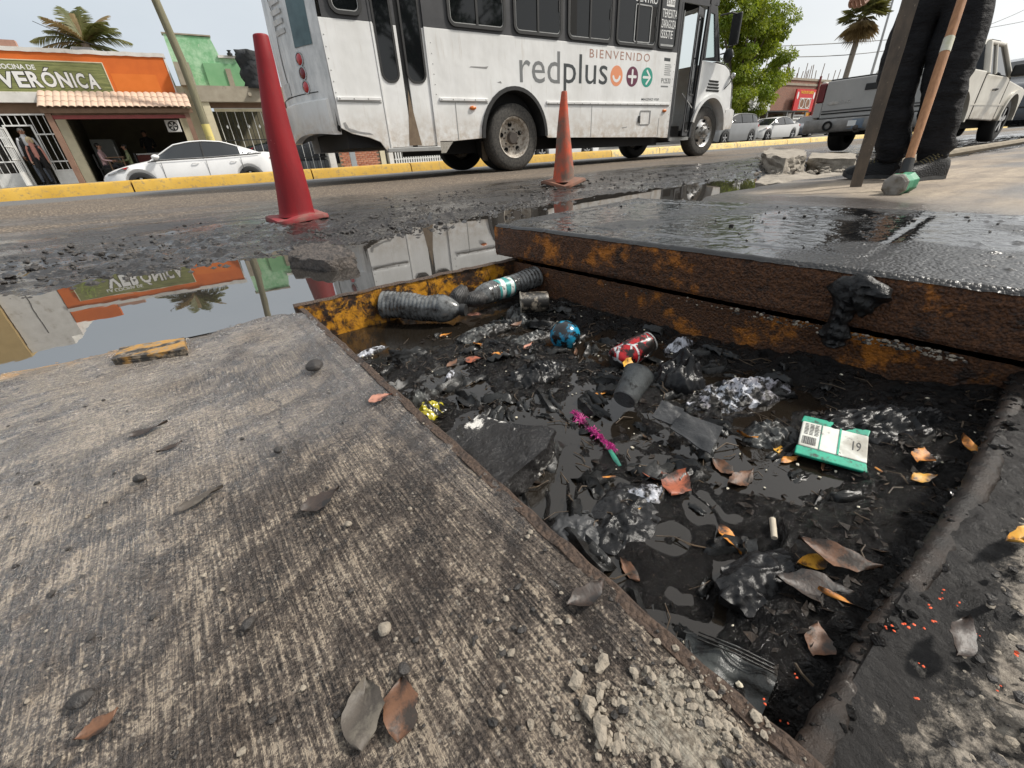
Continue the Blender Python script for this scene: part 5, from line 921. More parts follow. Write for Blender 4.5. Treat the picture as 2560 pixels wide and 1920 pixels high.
# cab: side panel with front arch, door, nose
af = arch(9.70, .60, .60, .66, 0, 0)
obj('cab_side', pan([(9.17, .50)]+[(9.17, .62)]+[q for q in af if q[0] > 9.18][:-1]+[(10.30, .70), (10.42, .80), (10.46, 1.05), (10.38, 1.45), (10.20, 1.72), (10.02, 1.80), (9.70, 1.83), (9.17, 1.86)], -.03, 0), BUSW, bus, bevel=.01)
mb = MB(); A_ = arch(9.70, .60, .62, .68, 0, 0, 24); B_ = arch(9.70, .60, .555, .615, 0, 0, 24); mb.loft([[side(a[0], a[1], -.002), side(a[0], a[1], .05), side(b[0], b[1], .05), side(b[0], b[1], -.2)] for a, b in zip(A_[2:], B_[2:])]); obj('front_fender_lip', mb, BUSW, bus, smooth=40)
nose = [(10.46, .80), (10.50, 1.05), (10.42, 1.45), (10.24, 1.73), (10.04, 1.82), (9.74, 1.86)]; mb = MB(); secs = []
for y in np.linspace(YB+.0, YF, 15):
    s_ = (y-7.975)/1.175; k = .22*(1-abs(s_)**2.5); secs.append([(x+k*(1.2 if i < 4 else .5), y, z+.03*(1-s_*s_)*(i > 1)) for i, (x, z) in enumerate(nose)])
mb.loft(secs); obj('nose', mb, BUSW, bus, smooth=50)
mb = MB(); secs = []
for y in np.linspace(YB-.02, YF+.02, 15): s_ = (y-7.975)/1.2; k = .25*(1-abs(s_)**2.5); secs.append([(10.30+k, y, .62), (10.58+k, y, .62), (10.62+k, y, .72), (10.60+k, y, .98), (10.50+k, y, 1.02), (10.30+k, y, 1.0)])
mb.loft(secs, close=True); obj('front_bumper', mb, BUSW, bus, smooth=40)
for y in (YB+.18, YF-.18): mb = MB(); mb.ell((10.50, y, 1.22), (.09, .16, .13), 18, 12); obj('headlamp', mb, PM('clear_lens', (.6, .62, .62), (.4, .42, .42), 20, .1, .2), bus, smooth=180)
for j in range(4): obj('vent_slot', pan([(9.55-.02*j, 1.50-.055*j), (9.86+.02*j, 1.49-.055*j), (9.88+.02*j, 1.525-.055*j), (9.53-.02*j, 1.535-.055*j)], .0006, .006), HOLE, bus)
t = NT('clear_bus_glass'); CLEAR = t.set(base=(.75, .82, .80), rough=.02, trans=1.0, ior=1.05, spec=.8)
obj('cab_quarter_glass', pan([(9.30, 1.90), (9.62, 1.93), (9.40, 2.60), (9.27, 2.62)], -.025, -.019), CLEAR, bus)
mb = MB(); ringp = [(9.24, 1.862), (9.72, 1.862), (9.45, 2.72), (9.24, 2.75)]; inn = [(9.30, 1.90), (9.62, 1.93), (9.40, 2.60), (9.27, 2.62)]; mb.loft([[side(*a, -.03) for a in ringp], [side(*a, .006) for a in ringp], [side(*a, .006) for a in inn], [side(*a, -.03) for a in inn]], close=True, cap=False); obj('quarter_frame', mb, BUSB, bus)
mb = MB(); secs = [[(9.86+.12*(1-((y-7.975)/1.175)**2), y, 1.87), (9.45+.10*(1-((y-7.975)/1.175)**2), y, 2.74)] for y in np.linspace(YB+.06, YF-.06, 9)]; mb.loft(secs); obj('windscreen', mb, CLEAR, bus, smooth=60)
mb = MB(); mb.tube([(9.80, YB+.03, 1.87), (9.42, YB+.03, 2.78)], .035, 8); mb.v = list(mb.v); obj('windscreen_pillar', mb, BUSB, bus); mb = MB(); mb.tube([(9.80, YF-.03, 1.87), (9.42, YF-.03, 2.78)], .035, 8); obj('windscreen_pillar', mb, BUSB, bus)
mb = MB(); mb.bx(9.2, 9.5, YB, YF, 2.74, 2.92); obj('front_header', mb, BUSB, bus)
# open front door
obj('door_frame_post', pan([(8.40, .48), (8.46, .48), (8.44, 2.70), (8.40, 2.70)], -.04, .004), BUSB, bus); obj('door_frame_post', pan([(9.11, .48), (9.168, .48), (9.238, 2.70), (9.20, 2.70)], -.04, .004), BUSB, bus); obj('door_lintel', pan([(8.40, 2.701), (9.238, 2.701), (9.238, 2.92), (8.40, 2.92)], -.03, .0), BUSB, bus)
def dleaf(u, v, w): return Vector((8.74+.36*u, YB-.10+.13*u-w, v))
mb = MB(); mb.prism([(0, .52), (1.1, .52), (1.22, 2.66), (.12, 2.66)], dleaf, -.02, 0); L_ = obj('front_door_leaf', mb, BUSB, bus, bevel=.004)
for z0, z1 in ((1.28, 2.52), (.62, 1.12)): mb = MB(); mb.prism([(u+.06*z0, v) for u, v in rrect(.20, .92, z0, z1, .08)], dleaf, .001, .005); obj('leaf_pane', mb, GLASS_DARK, L_); mb = ring(.20, .92, z0, z1, .08, .03, .001, .014, lambda u, v, w: dleaf(u+.06*z0, v, w)); obj('leaf_seal', mb, RUBBER, L_)
mb = MB(); mb.tube([(8.66, YB-.03, 1.28), (8.92, YB-.12, 1.02)], .012, 8); obj('door_arm', mb, SILV, bus)
mb = MB(); mb.tube([(8.55, YB+.06, .75), (8.55, YB+.06, 2.6)], .018, 8); obj('grab_rail', mb, SILV, bus)
for j in range(3): mb = MB(); mb.bx(8.45, 9.12, YB+.02+.28*j, YB+.30+.28*j, .46+.0*j, .52+.20*j); obj('entry_step', mb, PM('worn_step', (.06, .06, .06), (.1, .09, .08), 12, .6), bus)
mb = MB(); mb.bx(8.46, 8.66, YB+.35, YB+.40, 1.05, 1.75); obj('blue_partition', mb, PM('blue_poster', (.03, .13, .30), (.10, .22, .38), 5, .4), bus)
mb = MB(); mb.bx(8.45, 9.1, YB+.0, YB+.02, .44, .50); obj('step_edge', mb, SILV, bus)
# driver seat and wheel, far window light
mb = MB(); mb.bx(8.7, 9.0, 8.3, 8.8, 1.15, 1.25); mb.bx(8.66, 8.74, 8.3, 8.8, 1.25, 1.95); obj('driver_seat', mb, INT, bus, kind='stuff')
# mirrors
mb = MB(); mb.bx(9.84, 9.90, YB-.30, YB-.10, 2.10, 2.62); mm_ = obj('mirror', mb, RUBBER, bus, bevel=.02); mb = MB(); mb.tube([(9.60, YB-.0, 2.60), (9.75, YB-.15, 2.62), (9.86, YB-.2, 2.60)], .014, 8); obj('mirror_arm', mb, RUBBER, mm_); mb = MB(); mb.tube([(9.78, YB-.0, 1.98), (9.86, YB-.15, 2.0), (9.87, YB-.2, 2.12)], .014, 8); obj('mirror_arm', mb, RUBBER, mm_)
mb = MB(); mb.ell((9.80, YB-.18, 1.93), (.06, .11, .13), 18, 12); obj('mirror', mb, RUBBER, bus, smooth=180)
mb = MB(); mb.ell((10.28, YB-.05, 1.62), (.03, .06, .06), 14, 10); obj('mirror', mb, CHROME, bus, smooth=180); mb = MB(); mb.tube([(10.12, YB+.0, 1.38), (10.22, YB-.05, 1.50), (10.28, YB-.05, 1.60)], .010, 6); obj('mirror_stalk', mb, RUBBER, bus)
# ================================================================== cars
t = NT('car_window_glass'); CARG = t.set(base=(.016, .019, .022), rough=.06, spec=.7)
LAMP = PM('clear_headlamp', (.42, .44, .46), (.12, .12, .13), 12, .1, .2, .1)
def paint(name, c, rough=.25, dirt=None): return PM(name, c, tuple(x*.92 for x in c), 3, rough, rough+.1, .02, coat=.5, dirt=dirt, dlo=.6, dhi=.8)
def lerp(x, pts): return float(np.interp(x, [p[0] for p in pts], [p[1] for p in pts]))
def car(label, loc, L, H, Wd, mat, style='sedan', detail=2, name='parked_car', rz=0, red=True, group='cars on the far side of the road'):
    """front at local x = 0, tail at x = L, seen side at -y"""
    T = thing(name, label, 'car', loc, (0, 0, rz), group, local=True); k = H/1.47; wr = .335*(1.08 if style == 'suv' else 1); w1, w2 = .19*L, .79*L
    if style == 'sedan': top = [(0, .56), (.02, .66), (.07, .76), (.16, .87), (.27, .96), (.32, .98), (.6, 1.0), (.82, 1.04), (.92, 1.07), (.985, 1.02), (1, .86)]; roof = [(.255, .955), (.41, 1.38), (.50, 1.455), (.58, 1.47), (.68, 1.43), (.78, 1.27), (.895, 1.065)]; fr, rr_ = .41, .69
    else: top = [(0, .62), (.02, .78), (.06, .92), (.18, 1.02), (.26, 1.06), (.32, 1.08), (.9, 1.10), (.98, 1.10), (1, .95)]; roof = [(.235, 1.05), (.37, 1.44), (.47, 1.53), (.65, 1.545), (.85, 1.50), (.92, 1.42), (.985, 1.10)]; fr, rr_ = .37, .86
    plan = [(0, .62), (.02, .76), (.08, .90), (.18, .97), (.4, 1.0), (.75, 1.0), (.9, .95), (.98, .84), (1, .76)]
    st = sorted(set([i*L/60 for i in range(61)]+[w+dx*wr*1.18 for w in (w1, w2) for dx in (-1, -.97, -.9, -.75, -.5, -.25, 0, .25, .5, .75, .9, .97, 1)])); secs = []
    for x in st:
        u = x/L; zt = lerp(u, top)*k; w = lerp(u, plan)*Wd/2; zb = .20+.10*max(0, (.06-u)/.06)+.14*max(0, (u-.92)/.08); za = zb
        for c_ in (w1, w2):
            d = abs(x-c_)/(wr*1.17)
            if d < 1: za = max(za, wr+wr*1.15*math.sqrt(1-d*d))
        hs = [(w*.80, zb), (w*.97, za), (w*.995, max(za+.02, zb+.10)), (w, max(za+.04, zb+.42*(zt-zb))), (w*.985, max(za+.06, zt-.16)), (w*.95, zt-.04), (w*.86, zt), (w*.5, zt+.025), (0, zt+.035)]
        secs.append([(x, -y, z) for y, z in hs]+[(x, y, z) for y, z in hs[-2::-1]])
    mb = MB(); mb.loft(secs, close=True); obj('body', mb, mat, T, smooth=38)
    gs = [roof[0][0]+(roof[-1][0]-roof[0][0])*i/40 for i in range(41)]; wb = lambda u: lerp(u, plan)*Wd/2*.955; zr_ = lambda u: lerp(u, roof)*k; zb_ = lambda u: lerp(u, top)*k-.01; wt = lambda u: Wd/2*(.70 if style == 'sedan' else .76)*lerp(u, plan)
    for sgn in (-1, 1):
        mb = MB(); rows = [[(u*L, sgn*wb(u), zb_(u)), (u*L, sgn*(wb(u)*.45+wt(u)*.55), zb_(u)+(zr_(u)-.035-zb_(u))*.6), (u*L, sgn*wt(u), max(zr_(u)-.035, zb_(u)))] for u in gs]; mb.loft(rows); obj('side_glass', mb, CARG, T, smooth=50)
    def strip(u0, u1, nm, m_, ex=0):
        mb = MB(); us = [u0+(u1-u0)*i/12 for i in range(13)]; mb.loft([[(u*L, -wt(u)-.005, max(zr_(u)-.036, zb_(u))), (u*L, -wt(u)*.85, zr_(u)-.006+ex), (u*L, 0, zr_(u)+.012+ex), (u*L, wt(u)*.85, zr_(u)-.006+ex), (u*L, wt(u)+.005, max(zr_(u)-.036, zb_(u)))] for u in us]); return obj(nm, mb, m_, T, smooth=40)
    strip(roof[0][0], fr, 'windscreen', CARG); strip(fr, rr_, 'roof', mat, .004); strip(rr_, roof[-1][0], 'rear_window', CARG)
    for sgn in (-1, 1):     # roof rail and pillars
        mb = MB(); mb.tube([(u*L, sgn*(wt(u)+.006), zr_(u)-.028) for u in gs[::2]], .022, 6); obj('roof_rail', mb, mat, T, smooth=60)
        for u in ((.555,) if style == 'sedan' else (.53, .78)):
            mb = MB(); mb.tube([(u*L, sgn*wb(u), zb_(u)), (u*L+.02, sgn*(wb(u)*.45+wt(u)*.55+.004), zb_(u)+(zr_(u)-.035-zb_(u))*.6), (u*L+.04, sgn*wt(u), zr_(u)-.04)], .022, 6); obj('pillar', mb, BLACK, T)
    if style == 'sedan':
        for sgn in (-1, 1): mb = MB(); us = [.765, .80, .84, .885]; mb.loft([[(u*L, sgn*(wb(u)+.004), zb_(u)+.0), (u*L, sgn*(wb(u)*.45+wt(u)*.55+.006), zb_(u)+(zr_(u)-.03-zb_(u))*.6), (u*L, sgn*(wt(u)+.004), zr_(u)-.03)] for u in us]); obj('rear_pillar', mb, mat, T, smooth=50)
    for x in (w1, w2):
        for sgn in (-1, 1): wheel(T, (x, sgn*(Wd/2-.12), wr), wr, .21, sgn, 'car', TYREB, n=32)
    mb = MB(); mb.bx(.12*L, .9*L, -Wd/2*.7, Wd/2*.7, .18, .5); obj('underbody', mb, HOLE, T)
    for sgn in (-1, 1):
        mb = MB(); a = [(.030, .66*k, .80), (.115, .80*k, .955), (.150, .835*k, .985), (.135, .77*k, .995), (.06, .665*k, .93)]; a = a if style == 'sedan' else [(.015, .80, .80), (.08, .90, .955), (.12, .93, .985), (.10, .83, .995), (.03, .76, .93)]
        ps = [(u*L, sgn*lerp(u, plan)*Wd/2*1.004, z) for u, z, _ in a]; mb.add([(x, y+sgn*.006, z) for x, y, z in ps]+[(x+.03, y-sgn*.08, z) for x, y, z in ps], [tuple(range(5)), tuple(range(9, 4, -1))]+[(i, (i+1) % 5, 5+(i+1) % 5, 5+i) for i in range(5)]); hl = obj('headlamp', mb, LAMP, T)
        mb = MB(); i_ = 2; ps2 = [ps[1], ps[2], ps[3]]; mb.add([(x+.004, y+sgn*.010, z) for x, y, z in ps2]+[(x+.004, y, z) for x, y, z in ps2], [(0, 1, 2), (5, 4, 3), (0, 1, 4, 3), (1, 2, 5, 4), (2, 0, 3, 5)]); obj('side_reflector', mb, AMB if not red else REDL, hl)
        mb = MB(); u0 = .935; ps = [(u0*L, sgn*lerp(u0, plan)*Wd/2*1.006, .90*k), (.955*L, sgn*lerp(.955, plan)*Wd/2*1.01, .965*k), (.996*L, sgn*lerp(.99, plan)*Wd/2*1.0, .955*k), (.996*L, sgn*lerp(.99, plan)*Wd/2*1.0, .84*k), (.965*L, sgn*lerp(.965, plan)*Wd/2*1.006, .84*k)]
        mb.add([(x, y+sgn*.006, z) for x, y, z in ps]+[(x-.02, y-sgn*.08, z) for x, y, z in ps], [tuple(range(5)), tuple(range(9, 4, -1))]+[(i, (i+1) % 5, 5+(i+1) % 5, 5+i) for i in range(5)]); obj('tail_lamp', mb, REDL, T)
        mb = MB(); mb.ell((.305*L, sgn*(Wd/2+.07), zb_(.305)+.09), (.10, .085, .065), 14, 10); mi = obj('mirror', mb, mat, T, smooth=180); mb = MB(); mb.tube([(.305*L, sgn*Wd/2*.95, zb_(.305)+.03), (.305*L, sgn*(Wd/2+.04), zb_(.305)+.06)], .025, 6); obj('mirror_stalk', mb, mat, mi)
    mb = MB(); gw = .26*Wd; mb.loft([[(.010*L, y, .42*k), (-.002*L, y, .50*k), (.006*L, y, .58*k)] for y in (-gw, -gw/2, 0, gw/2, gw)]); obj('grille', mb, BLACK, T)
    mb = MB(); mb.bx(-.02, .05, -.26, .26, .36, .46); obj('number_plate', mb, PM('car_plate', (.6, .6, .58), (.5, .5, .5), 10, .5), T)
    if detail > 1:
        for u, z0, z1 in ((.315, .30, .96), (.555, .27, .97), (.755, .50, .99)):
            mb = MB(); pts = [(u*L+.03*math.sin((z-.3)*2), -lerp(u, plan)*Wd/2*(1.0+.0035), z*k) for z in np.linspace(z0, z1-.05, 8)]; mb.tube(pts, .006, 5); obj('door_seam', mb, BLACK, T)
        for u in (.50, .715): mb = MB(); mb.tube([(u*L-.09, -Wd/2*1.006, .845*k), (u*L-.05, -Wd/2*1.022, .85*k), (u*L+.05, -Wd/2*1.022, .855*k), (u*L+.09, -Wd/2*1.006, .855*k)], .012, 6); obj('door_handle', mb, mat, T, smooth=60)
        mb = MB(); mb.tube([(u*L, -lerp(u, plan)*Wd/2*.998, zb_(u)+.004) for u in np.linspace(.28, .88, 20)], .009, 6); obj('window_trim', mb, CHROME, T)
        mb = MB(); mb.tube([(u*L, -lerp(u, plan)*Wd/2*1.004, (.30 if .27 < u < .70 else .3)*k) for u in np.linspace(.28, .70, 12)], .014, 6); obj('sill_line', mb, mat, T, smooth=60)
    return T
WHITEP = paint('white_car_paint', (.78, .78, .78), .2); SILVERP = paint('silver_car_paint', (.52, .52, .51), .3); GREYP = paint('grey_car_paint', (.20, .205, .21), .28); DKP = paint('dark_car_paint', (.05, .055, .065), .2); LTG = paint('light_grey_car_paint', (.42, .43, .44), .28)
a = gy(243, 430, 17.2); b = gy(700, 400, 17.2)
car('white sedan parked before the orange eatery, nose pointing left', (a.x, 18.1, -.24), 4.72, 1.44, 1.85, WHITEP, 'sedan', 2, 'white_sedan')
a = gy(1345, 378, 17.2); car('white sedan seen in the gap under the bus', (a.x-.6, 18.1, float(zr(12, 18))), 4.5, 1.42, 1.8, WHITEP, 'sedan', 1, 'white_sedan')
xg = gy(1795, 345, 17.2).x; car('grey estate car parked first in the far row beside the tree', (xg-.2, 18.1, float(zr(xg, 18))-.02), 4.6, 1.58, 1.85, GREYP, 'suv', 1, 'grey_estate_car')
xg = gy(1900, 350, 17.2).x; car('silver sedan parked behind the grey estate car', (xg-.1, 18.1, float(zr(xg, 18))-.03), 5.1, 1.40, 1.8, SILVERP, 'sedan', 1, 'silver_sedan')
xg = gy(2003, 350, 17.2).x; car('dark blue sedan parked behind the silver sedan, mostly hidden by the pickup', (xg+.2, 18.1, float(zr(xg, 18))-.05), 4.6, 1.42, 1.8, DKP, 'sedan', 1, 'dark_sedan')
car('dark car parked ahead of the pickup at the right margin', (16.2, 3.55, .16), 4.4, 1.62, 1.85, DKP, 'suv', 1, 'dark_parked_car', 0, group='vehicles parked on the near side')
# ================================================================== pickup (tail towards the camera, nose to +x)
PX, PY0, PY1, PZ = 9.45, 2.80, 4.50, .10
pk = thing('pickup_truck', 'old beige pickup truck with a grey tailgate parked behind the worker', 'pickup truck', (PX+2.3, 3.65, PZ))
t = NT('faded_beige_paint'); n = t.noise(3, 6, .65); z_ = t.n('SeparateXYZ', Vector=t.co()).outputs[2]; c = t.mix(t.rng(n, .35, .7), (.60, .57, .50), (.46, .43, .37)); c = t.mix(t.math('MULTIPLY', t.rng(z_, .7, .3), t.rng(t.noise(7, 5), .35, .6)), c, (.26, .20, .14)); PKB = t.set(base=c, rough=.42, coat=.15)
PKG = PM('dull_grey_tailgate_paint', (.33, .325, .31), (.39, .38, .365), 4, .5, .6, .03); PKD = PM('dark_tailgate_groove', (.05, .05, .05), (.08, .08, .08), 6, .6); BMP = PM('dented_grey_bumper', (.32, .31, .295), (.18, .17, .16), 7, .42, .6, .25, bscale=5, bdist=.06, metal=.35)
def arc_side(y, x0, x1, z0, z1, wx, wr, topf=None):
    pts = [(x0, z0)]; n = 12
    for w in wx: pts += [(w-wr*math.cos(PI*i/n), .36+PZ+wr*math.sin(PI*i/n)) for i in range(n+1)]
    return pts
# bed
bed = [(9.52, .52)]+[(10.55-.47*math.cos(PI*i/12), .46+.47*math.sin(PI*i/12)) for i in range(13)]+[(11.30, .50), (11.30, 1.18), (9.52, 1.20)]
for y0, y1 in ((PY0, PY0+.07), (PY1-.07, PY1)): mb = MB(); mb.prism(bed, lambda u, v, w: Vector((u, w, v)), y0, y1); obj('bed_side', mb, PKB, pk, bevel=.02)
mb = MB(); mb.bx(9.52, 11.30, PY0+.07, PY1-.07, .62, .66); obj('bed_floor', mb, PKD, pk); mb = MB(); mb.bx(11.24, 11.30, PY0+.07, PY1-.07, .66, 1.18); obj('bed_front', mb, PKB, pk)
mb = MB(); mb.bx(9.46, 9.53, PY0+.13, PY1-.13, .64, 1.19); tg = obj('tailgate', mb, PKG, pk, bevel=.015)
for z in (.70, .74): mb = MB(); mb.bx(9.452, 9.47, PY0+.15, PY1-.15, z, z+.018); obj('tailgate_groove', mb, HOLE if z < .72 else PKD, tg)
mb = MB(); mb.bx(9.445, 9.475, 3.52, 3.78, 1.00, 1.09); obj('tailgate_handle', mb, BLACK, tg, bevel=.008)
mb = MB(); mb.prism([(4.30, .86), (4.22, .89), (4.14, .885), (4.10, .86), (4.14, .84), (4.24, .835)], lambda u, v, w: Vector((w, u, v)), 9.452, 9.458); obj('badge', mb, CHROME, tg)
mb = text_fit('S10', 0, .16, 0, .05, lambda u, v, w: Vector((9.458-w, 4.10-u, .845+v)), bold=.01, ext=.004); obj('badge_lettering', mb, CHROME, tg)
for y0, y1 in ((PY1-.125, PY1), (PY0, PY0+.125)):
    mb = MB(); mb.bx(9.465, 9.53, y0, y1, .66, .88); mb2 = obj('corner_panel', mb, PKG, pk, bevel=.01); mb = MB(); mb.bx(9.455, 9.53, y0+.005, y1-.005, .885, 1.17); obj('tail_lamp', mb, PM('dark_red_lamp', (.16, .012, .015), (.10, .01, .012), 8, .25), pk, bevel=.02)
mb = MB(); secs = []
for i, y in enumerate(np.linspace(PY0-.04, PY1+.04, 17)): k = .05*(1-abs((y-3.65)/.9)**6)+.01*math.sin(i*2.1); secs.append([(9.50, y, .42), (9.38-k, y, .43), (9.35-k, y, .47), (9.35-k, y, .59), (9.37-k, y, .625), (9.50, y, .63)])
mb.loft(secs, close=True); bp = obj('rear_bumper', mb, BMP, pk, smooth=40)
mb = MB(); mb.bx(9.30, 9.34, 3.46, 3.86, .46, .60); obj('number_plate', mb, PM('blue_white_plate', (.07, .12, .19), (.20, .24, .28), 7, .5, dirt=(.1, .09, .08), dlo=.45), bp); mb = MB(); mb.bx(9.295, 9.30, 3.70, 3.82, .50, .58); obj('plate_patch', mb, PAINTW, bp)
mb = MB(); mb.tube([(9.36, 3.65, .42), (9.22, 3.65, .43)], .03, 8); mb.ell((9.20, 3.65, .47), (.04, .04, .04), 12, 8); obj('tow_ball', mb, HUB, pk, kind='stuff')
mb = MB(); mb.lathe([(.05, 0), (.075, 0), (.075, -.02), (.045, -.015)], 18, (9.29, 4.12, .52), 'x'); obj('bumper_hole', mb, HOLE, bp)
mb = MB(); mb.bx(9.50, 9.90, 3.55, 4.35, 1.17, 1.215); obj('bed_cover', mb, BLACK, pk, bevel=.01)
# cab
cabp = [(11.32, .50), (12.72, .46), (12.72, 1.10), (12.62, 1.13), (11.34, 1.15)]
for y0, y1 in ((PY0, PY0+.05), (PY1-.05, PY1)): mb = MB(); mb.prism(cabp, lambda u, v, w: Vector((u, w, v)), y0, y1); obj('cab_side', mb, PKB, pk, bevel=.02)
roofp = [(11.36, 1.151), (11.44, 1.56), (11.62, 1.64), (12.10, 1.645), (12.26, 1.60), (12.66, 1.151)]; mb = MB(); secs = []
for x, z, ins in ((11.36, 1.151, 0), (11.44, 1.56, .14), (11.60, 1.645, .17), (12.08, 1.65, .17), (12.24, 1.60, .15), (12.68, 1.151, .0)): secs.append([(x, PY0+.02+ins, z), (x, PY0+.10+ins, z+.012), (x, 3.65, z+.02), (x, PY1-.10-ins, z+.012), (x, PY1-.02-ins, z)])
mb.loft(secs[1:5]); obj('cab_roof', mb, PKB, pk, smooth=40); mb = MB(); mb.loft(secs[0:2]); obj('rear_glass', mb, GLASS_DARK, pk); mb = MB(); mb.loft(secs[4:6]); obj('windscreen', mb, GLASS_DARK, pk)
for sg, yb in ((1, PY0+.02), (-1, PY1-.02)):
    f_ = lambda u, v: Vector((u, yb+sg*.14*(v-1.15)/.42, v)); mb = MB(); q = [f_(11.46, 1.151), f_(12.60, 1.151), f_(12.24, 1.57), f_(11.52, 1.57)]; mb.add(q, [(0, 1, 2, 3)]); obj('door_glass', mb, GLASS_DARK, pk)
    for p0, p1, r_ in (((11.36, 1.14), (11.45, 1.58), .045), ((11.80, 1.15), (11.82, 1.60), .028), ((12.68, 1.14), (12.25, 1.60), .04), ((11.44, 1.59), (12.26, 1.60), .035)): mb = MB(); mb.tube([f_(*p0), f_(*p1)], r_, 8); obj('cab_pillar', mb, PKB, pk, smooth=60)
mb = MB(); secs = []
for x, zt in ((12.70, 1.12), (13.2, 1.08), (13.8, 1.03), (14.05, .95), (14.12, .70)): secs.append([(x, PY0+.03, .98 if x < 14 else zt-.05), (x, PY0+.20, zt), (x, 3.65, zt+.03), (x, PY1-.20, zt), (x, PY1-.03, .98 if x < 14 else zt-.05)])
mb.loft(secs); obj('bonnet', mb, PKB, pk, smooth=40)
fen = [(12.73, .48)]+[(13.42-.45*math.cos(PI*i/12), .46+.45*math.sin(PI*i/12)) for i in range(13)]+[(14.08, .55), (14.10, .95), (13.8, 1.0), (12.73, 1.09)]
for y0, y1 in ((PY0, PY0+.06), (PY1-.06, PY1)): mb = MB(); mb.prism(fen, lambda u, v, w: Vector((u, w, v)), y0, y1); obj('front_fender', mb, PKB, pk, bevel=.02)
for cx, sg, yy in ((10.55, 1, PY0), (13.42, 1, PY0), (10.55, -1, PY1), (13.42, -1, PY1)):
    mb = MB(); A_ = [(cx-.49*math.cos(PI*i/16), .46+.49*math.sin(PI*i/16)) for i in range(17)]; B_ = [(cx-.43*math.cos(PI*i/16), .46+.43*math.sin(PI*i/16)) for i in range(17)]; mb.loft([[Vector((a[0], yy, a[1])), Vector((a[0], yy-sg*.035, a[1])), Vector((b[0], yy-sg*.035, b[1])), Vector((b[0], yy+sg*.12, b[1]))] for a, b in zip(A_, B_)]); obj('arch_flare', mb, PKB, pk, smooth=40)
for x in (11.31, 12.715): mb = MB(); mb.bx(x-.008, x+.008, PY0-.003, PY0+.02, .52, 1.14); obj('panel_gap', mb, HOLE, pk)
mb = MB(); mb.bx(11.0, 13.2, PY0-.006, PY0+.01, .70, .725); obj('body_crease', mb, PKB, pk)
mb = MB(); mb.tube([(11.95, PY0-.0, .93), (12.0, PY0-.03, .94), (12.1, PY0-.03, .94), (12.12, PY0, .93)], .016, 6); obj('door_handle', mb, BLACK, pk)
mb = MB(); mb.bx(12.40, 12.62, PY0-.26, PY0-.04, 1.12, 1.30); obj('mirror', mb, BLACK, pk, bevel=.03)
mb = MB(); mb.bx(9.7, 14.0, PY0+.25, PY1-.25, .36, .60); obj('chassis', mb, HOLE, pk)
for x in (10.55, 13.42):
    wheel(pk, (x, PY0+.13, PZ+.355), .36, .23, -1, 'car', TYREB, n=32); wheel(pk, (x, PY1-.13, PZ+.355), .36, .23, 1, 'car', TYREB, n=32)
mb = MB(); rn = random.Random(3)
for k in range(9): mb.ell((10.0+rn.uniform(-.3, .5), 3.2+rn.uniform(-.2, .35), 1.14+rn.uniform(-.02, .06)), (rn.uniform(.1, .2), rn.uniform(.1, .16), rn.uniform(.05, .10)), 12, 8, None, .12, k)
obj('load_sacks', mb, PM('pinkish_sacking', (.50, .40, .36), (.38, .32, .30), 9, .9, .95, .4), smooth=70, label='pinkish cloth sacks piled in the pickup bed', cat='sacks')
# ================================================================== far side, left: eatery, green house, white house
FY = 21.0; FZ = -.05
def fac(Y): return lambda u, v, w: Vector((u, Y-w, v))
F = fac(FY)
def quad(fn, x0, x1, z0, z1, w0, w1): mb = MB(); mb.prism([(x0, z0), (x1, z0), (x1, z1), (x0, z1)], fn, w0, w1); return mb
t = NT('orange_wall_paint'); n = t.noise(2.2, 6, .65); c = t.mix(t.rng(n, .35, .65), (.60, .135, .018), (.52, .11, .014)); c = t.mix(t.rng(t.noise(9, 6, .7), .68, .74), c, (.62, .42, .30)); ORG = t.set(base=c, rough=.8, normal=t.bump(t.noise(30, 4), .15, .01))
ORG2 = PM('lighter_orange_patch', (.66, .17, .025), (.60, .15, .02), 3, .8)
WHT = PM('chipped_white_plaster', (.70, .68, .64), (.58, .56, .52), 4, .85, .95, .2, dirt=(.34, .30, .25), dlo=.58, dhi=.75)
CRM = PM('cream_plaster', (.62, .56, .40), (.52, .47, .33), 4, .85, dirt=(.30, .26, .2), dlo=.6, dhi=.78)
BRN = PM('brown_plaster', (.20, .125, .08), (.15, .095, .06), 4, .85)
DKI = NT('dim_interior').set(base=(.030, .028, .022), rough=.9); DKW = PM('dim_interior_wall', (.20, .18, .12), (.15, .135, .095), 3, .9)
WMET = PM('white_gate_paint', (.70, .70, .68), (.58, .58, .56), 8, .5, .6, .1)
eat = thing('eatery', 'orange eatery with a wooden sign and a tiled awning', 'building', (-3, 23, FZ))
obj('upper_wall', quad(F, -5.9, -.18, 2.74, 3.76, -.2, 0), ORG, eat); obj('wall_patch', quad(F, -1.80, -.60, 2.78, 3.28, .0005, .004), ORG2, eat)
mb = MB(); secs = []; rn = random.Random(6)
for i in range(40): x = -5.92+5.76*i/39; j = rn.uniform(-.012, .012); secs.append([(x, FY-.03, 3.755+j), (x, FY-.035, 3.86+j), (x, FY+.2, 3.87+j), (x, FY+.2, 3.755)])
mb.loft(secs, close=True); obj('coping', mb, WHT, eat, smooth=30); obj('raised_parapet', quad(F, -5.9, -4.56, 3.872, 4.30, -.2, -.002), ORG, eat); obj('brick_course', quad(F, -4.55, -3.72, 3.872, 4.02, -.2, -.01), PM('pinkish_brick', (.42, .24, .18), (.34, .2, .15), 12, .9), eat)
obj('edge_trim', quad(F, -.215, -.178, 2.74, 3.76, .0005, .012), WHT, eat)
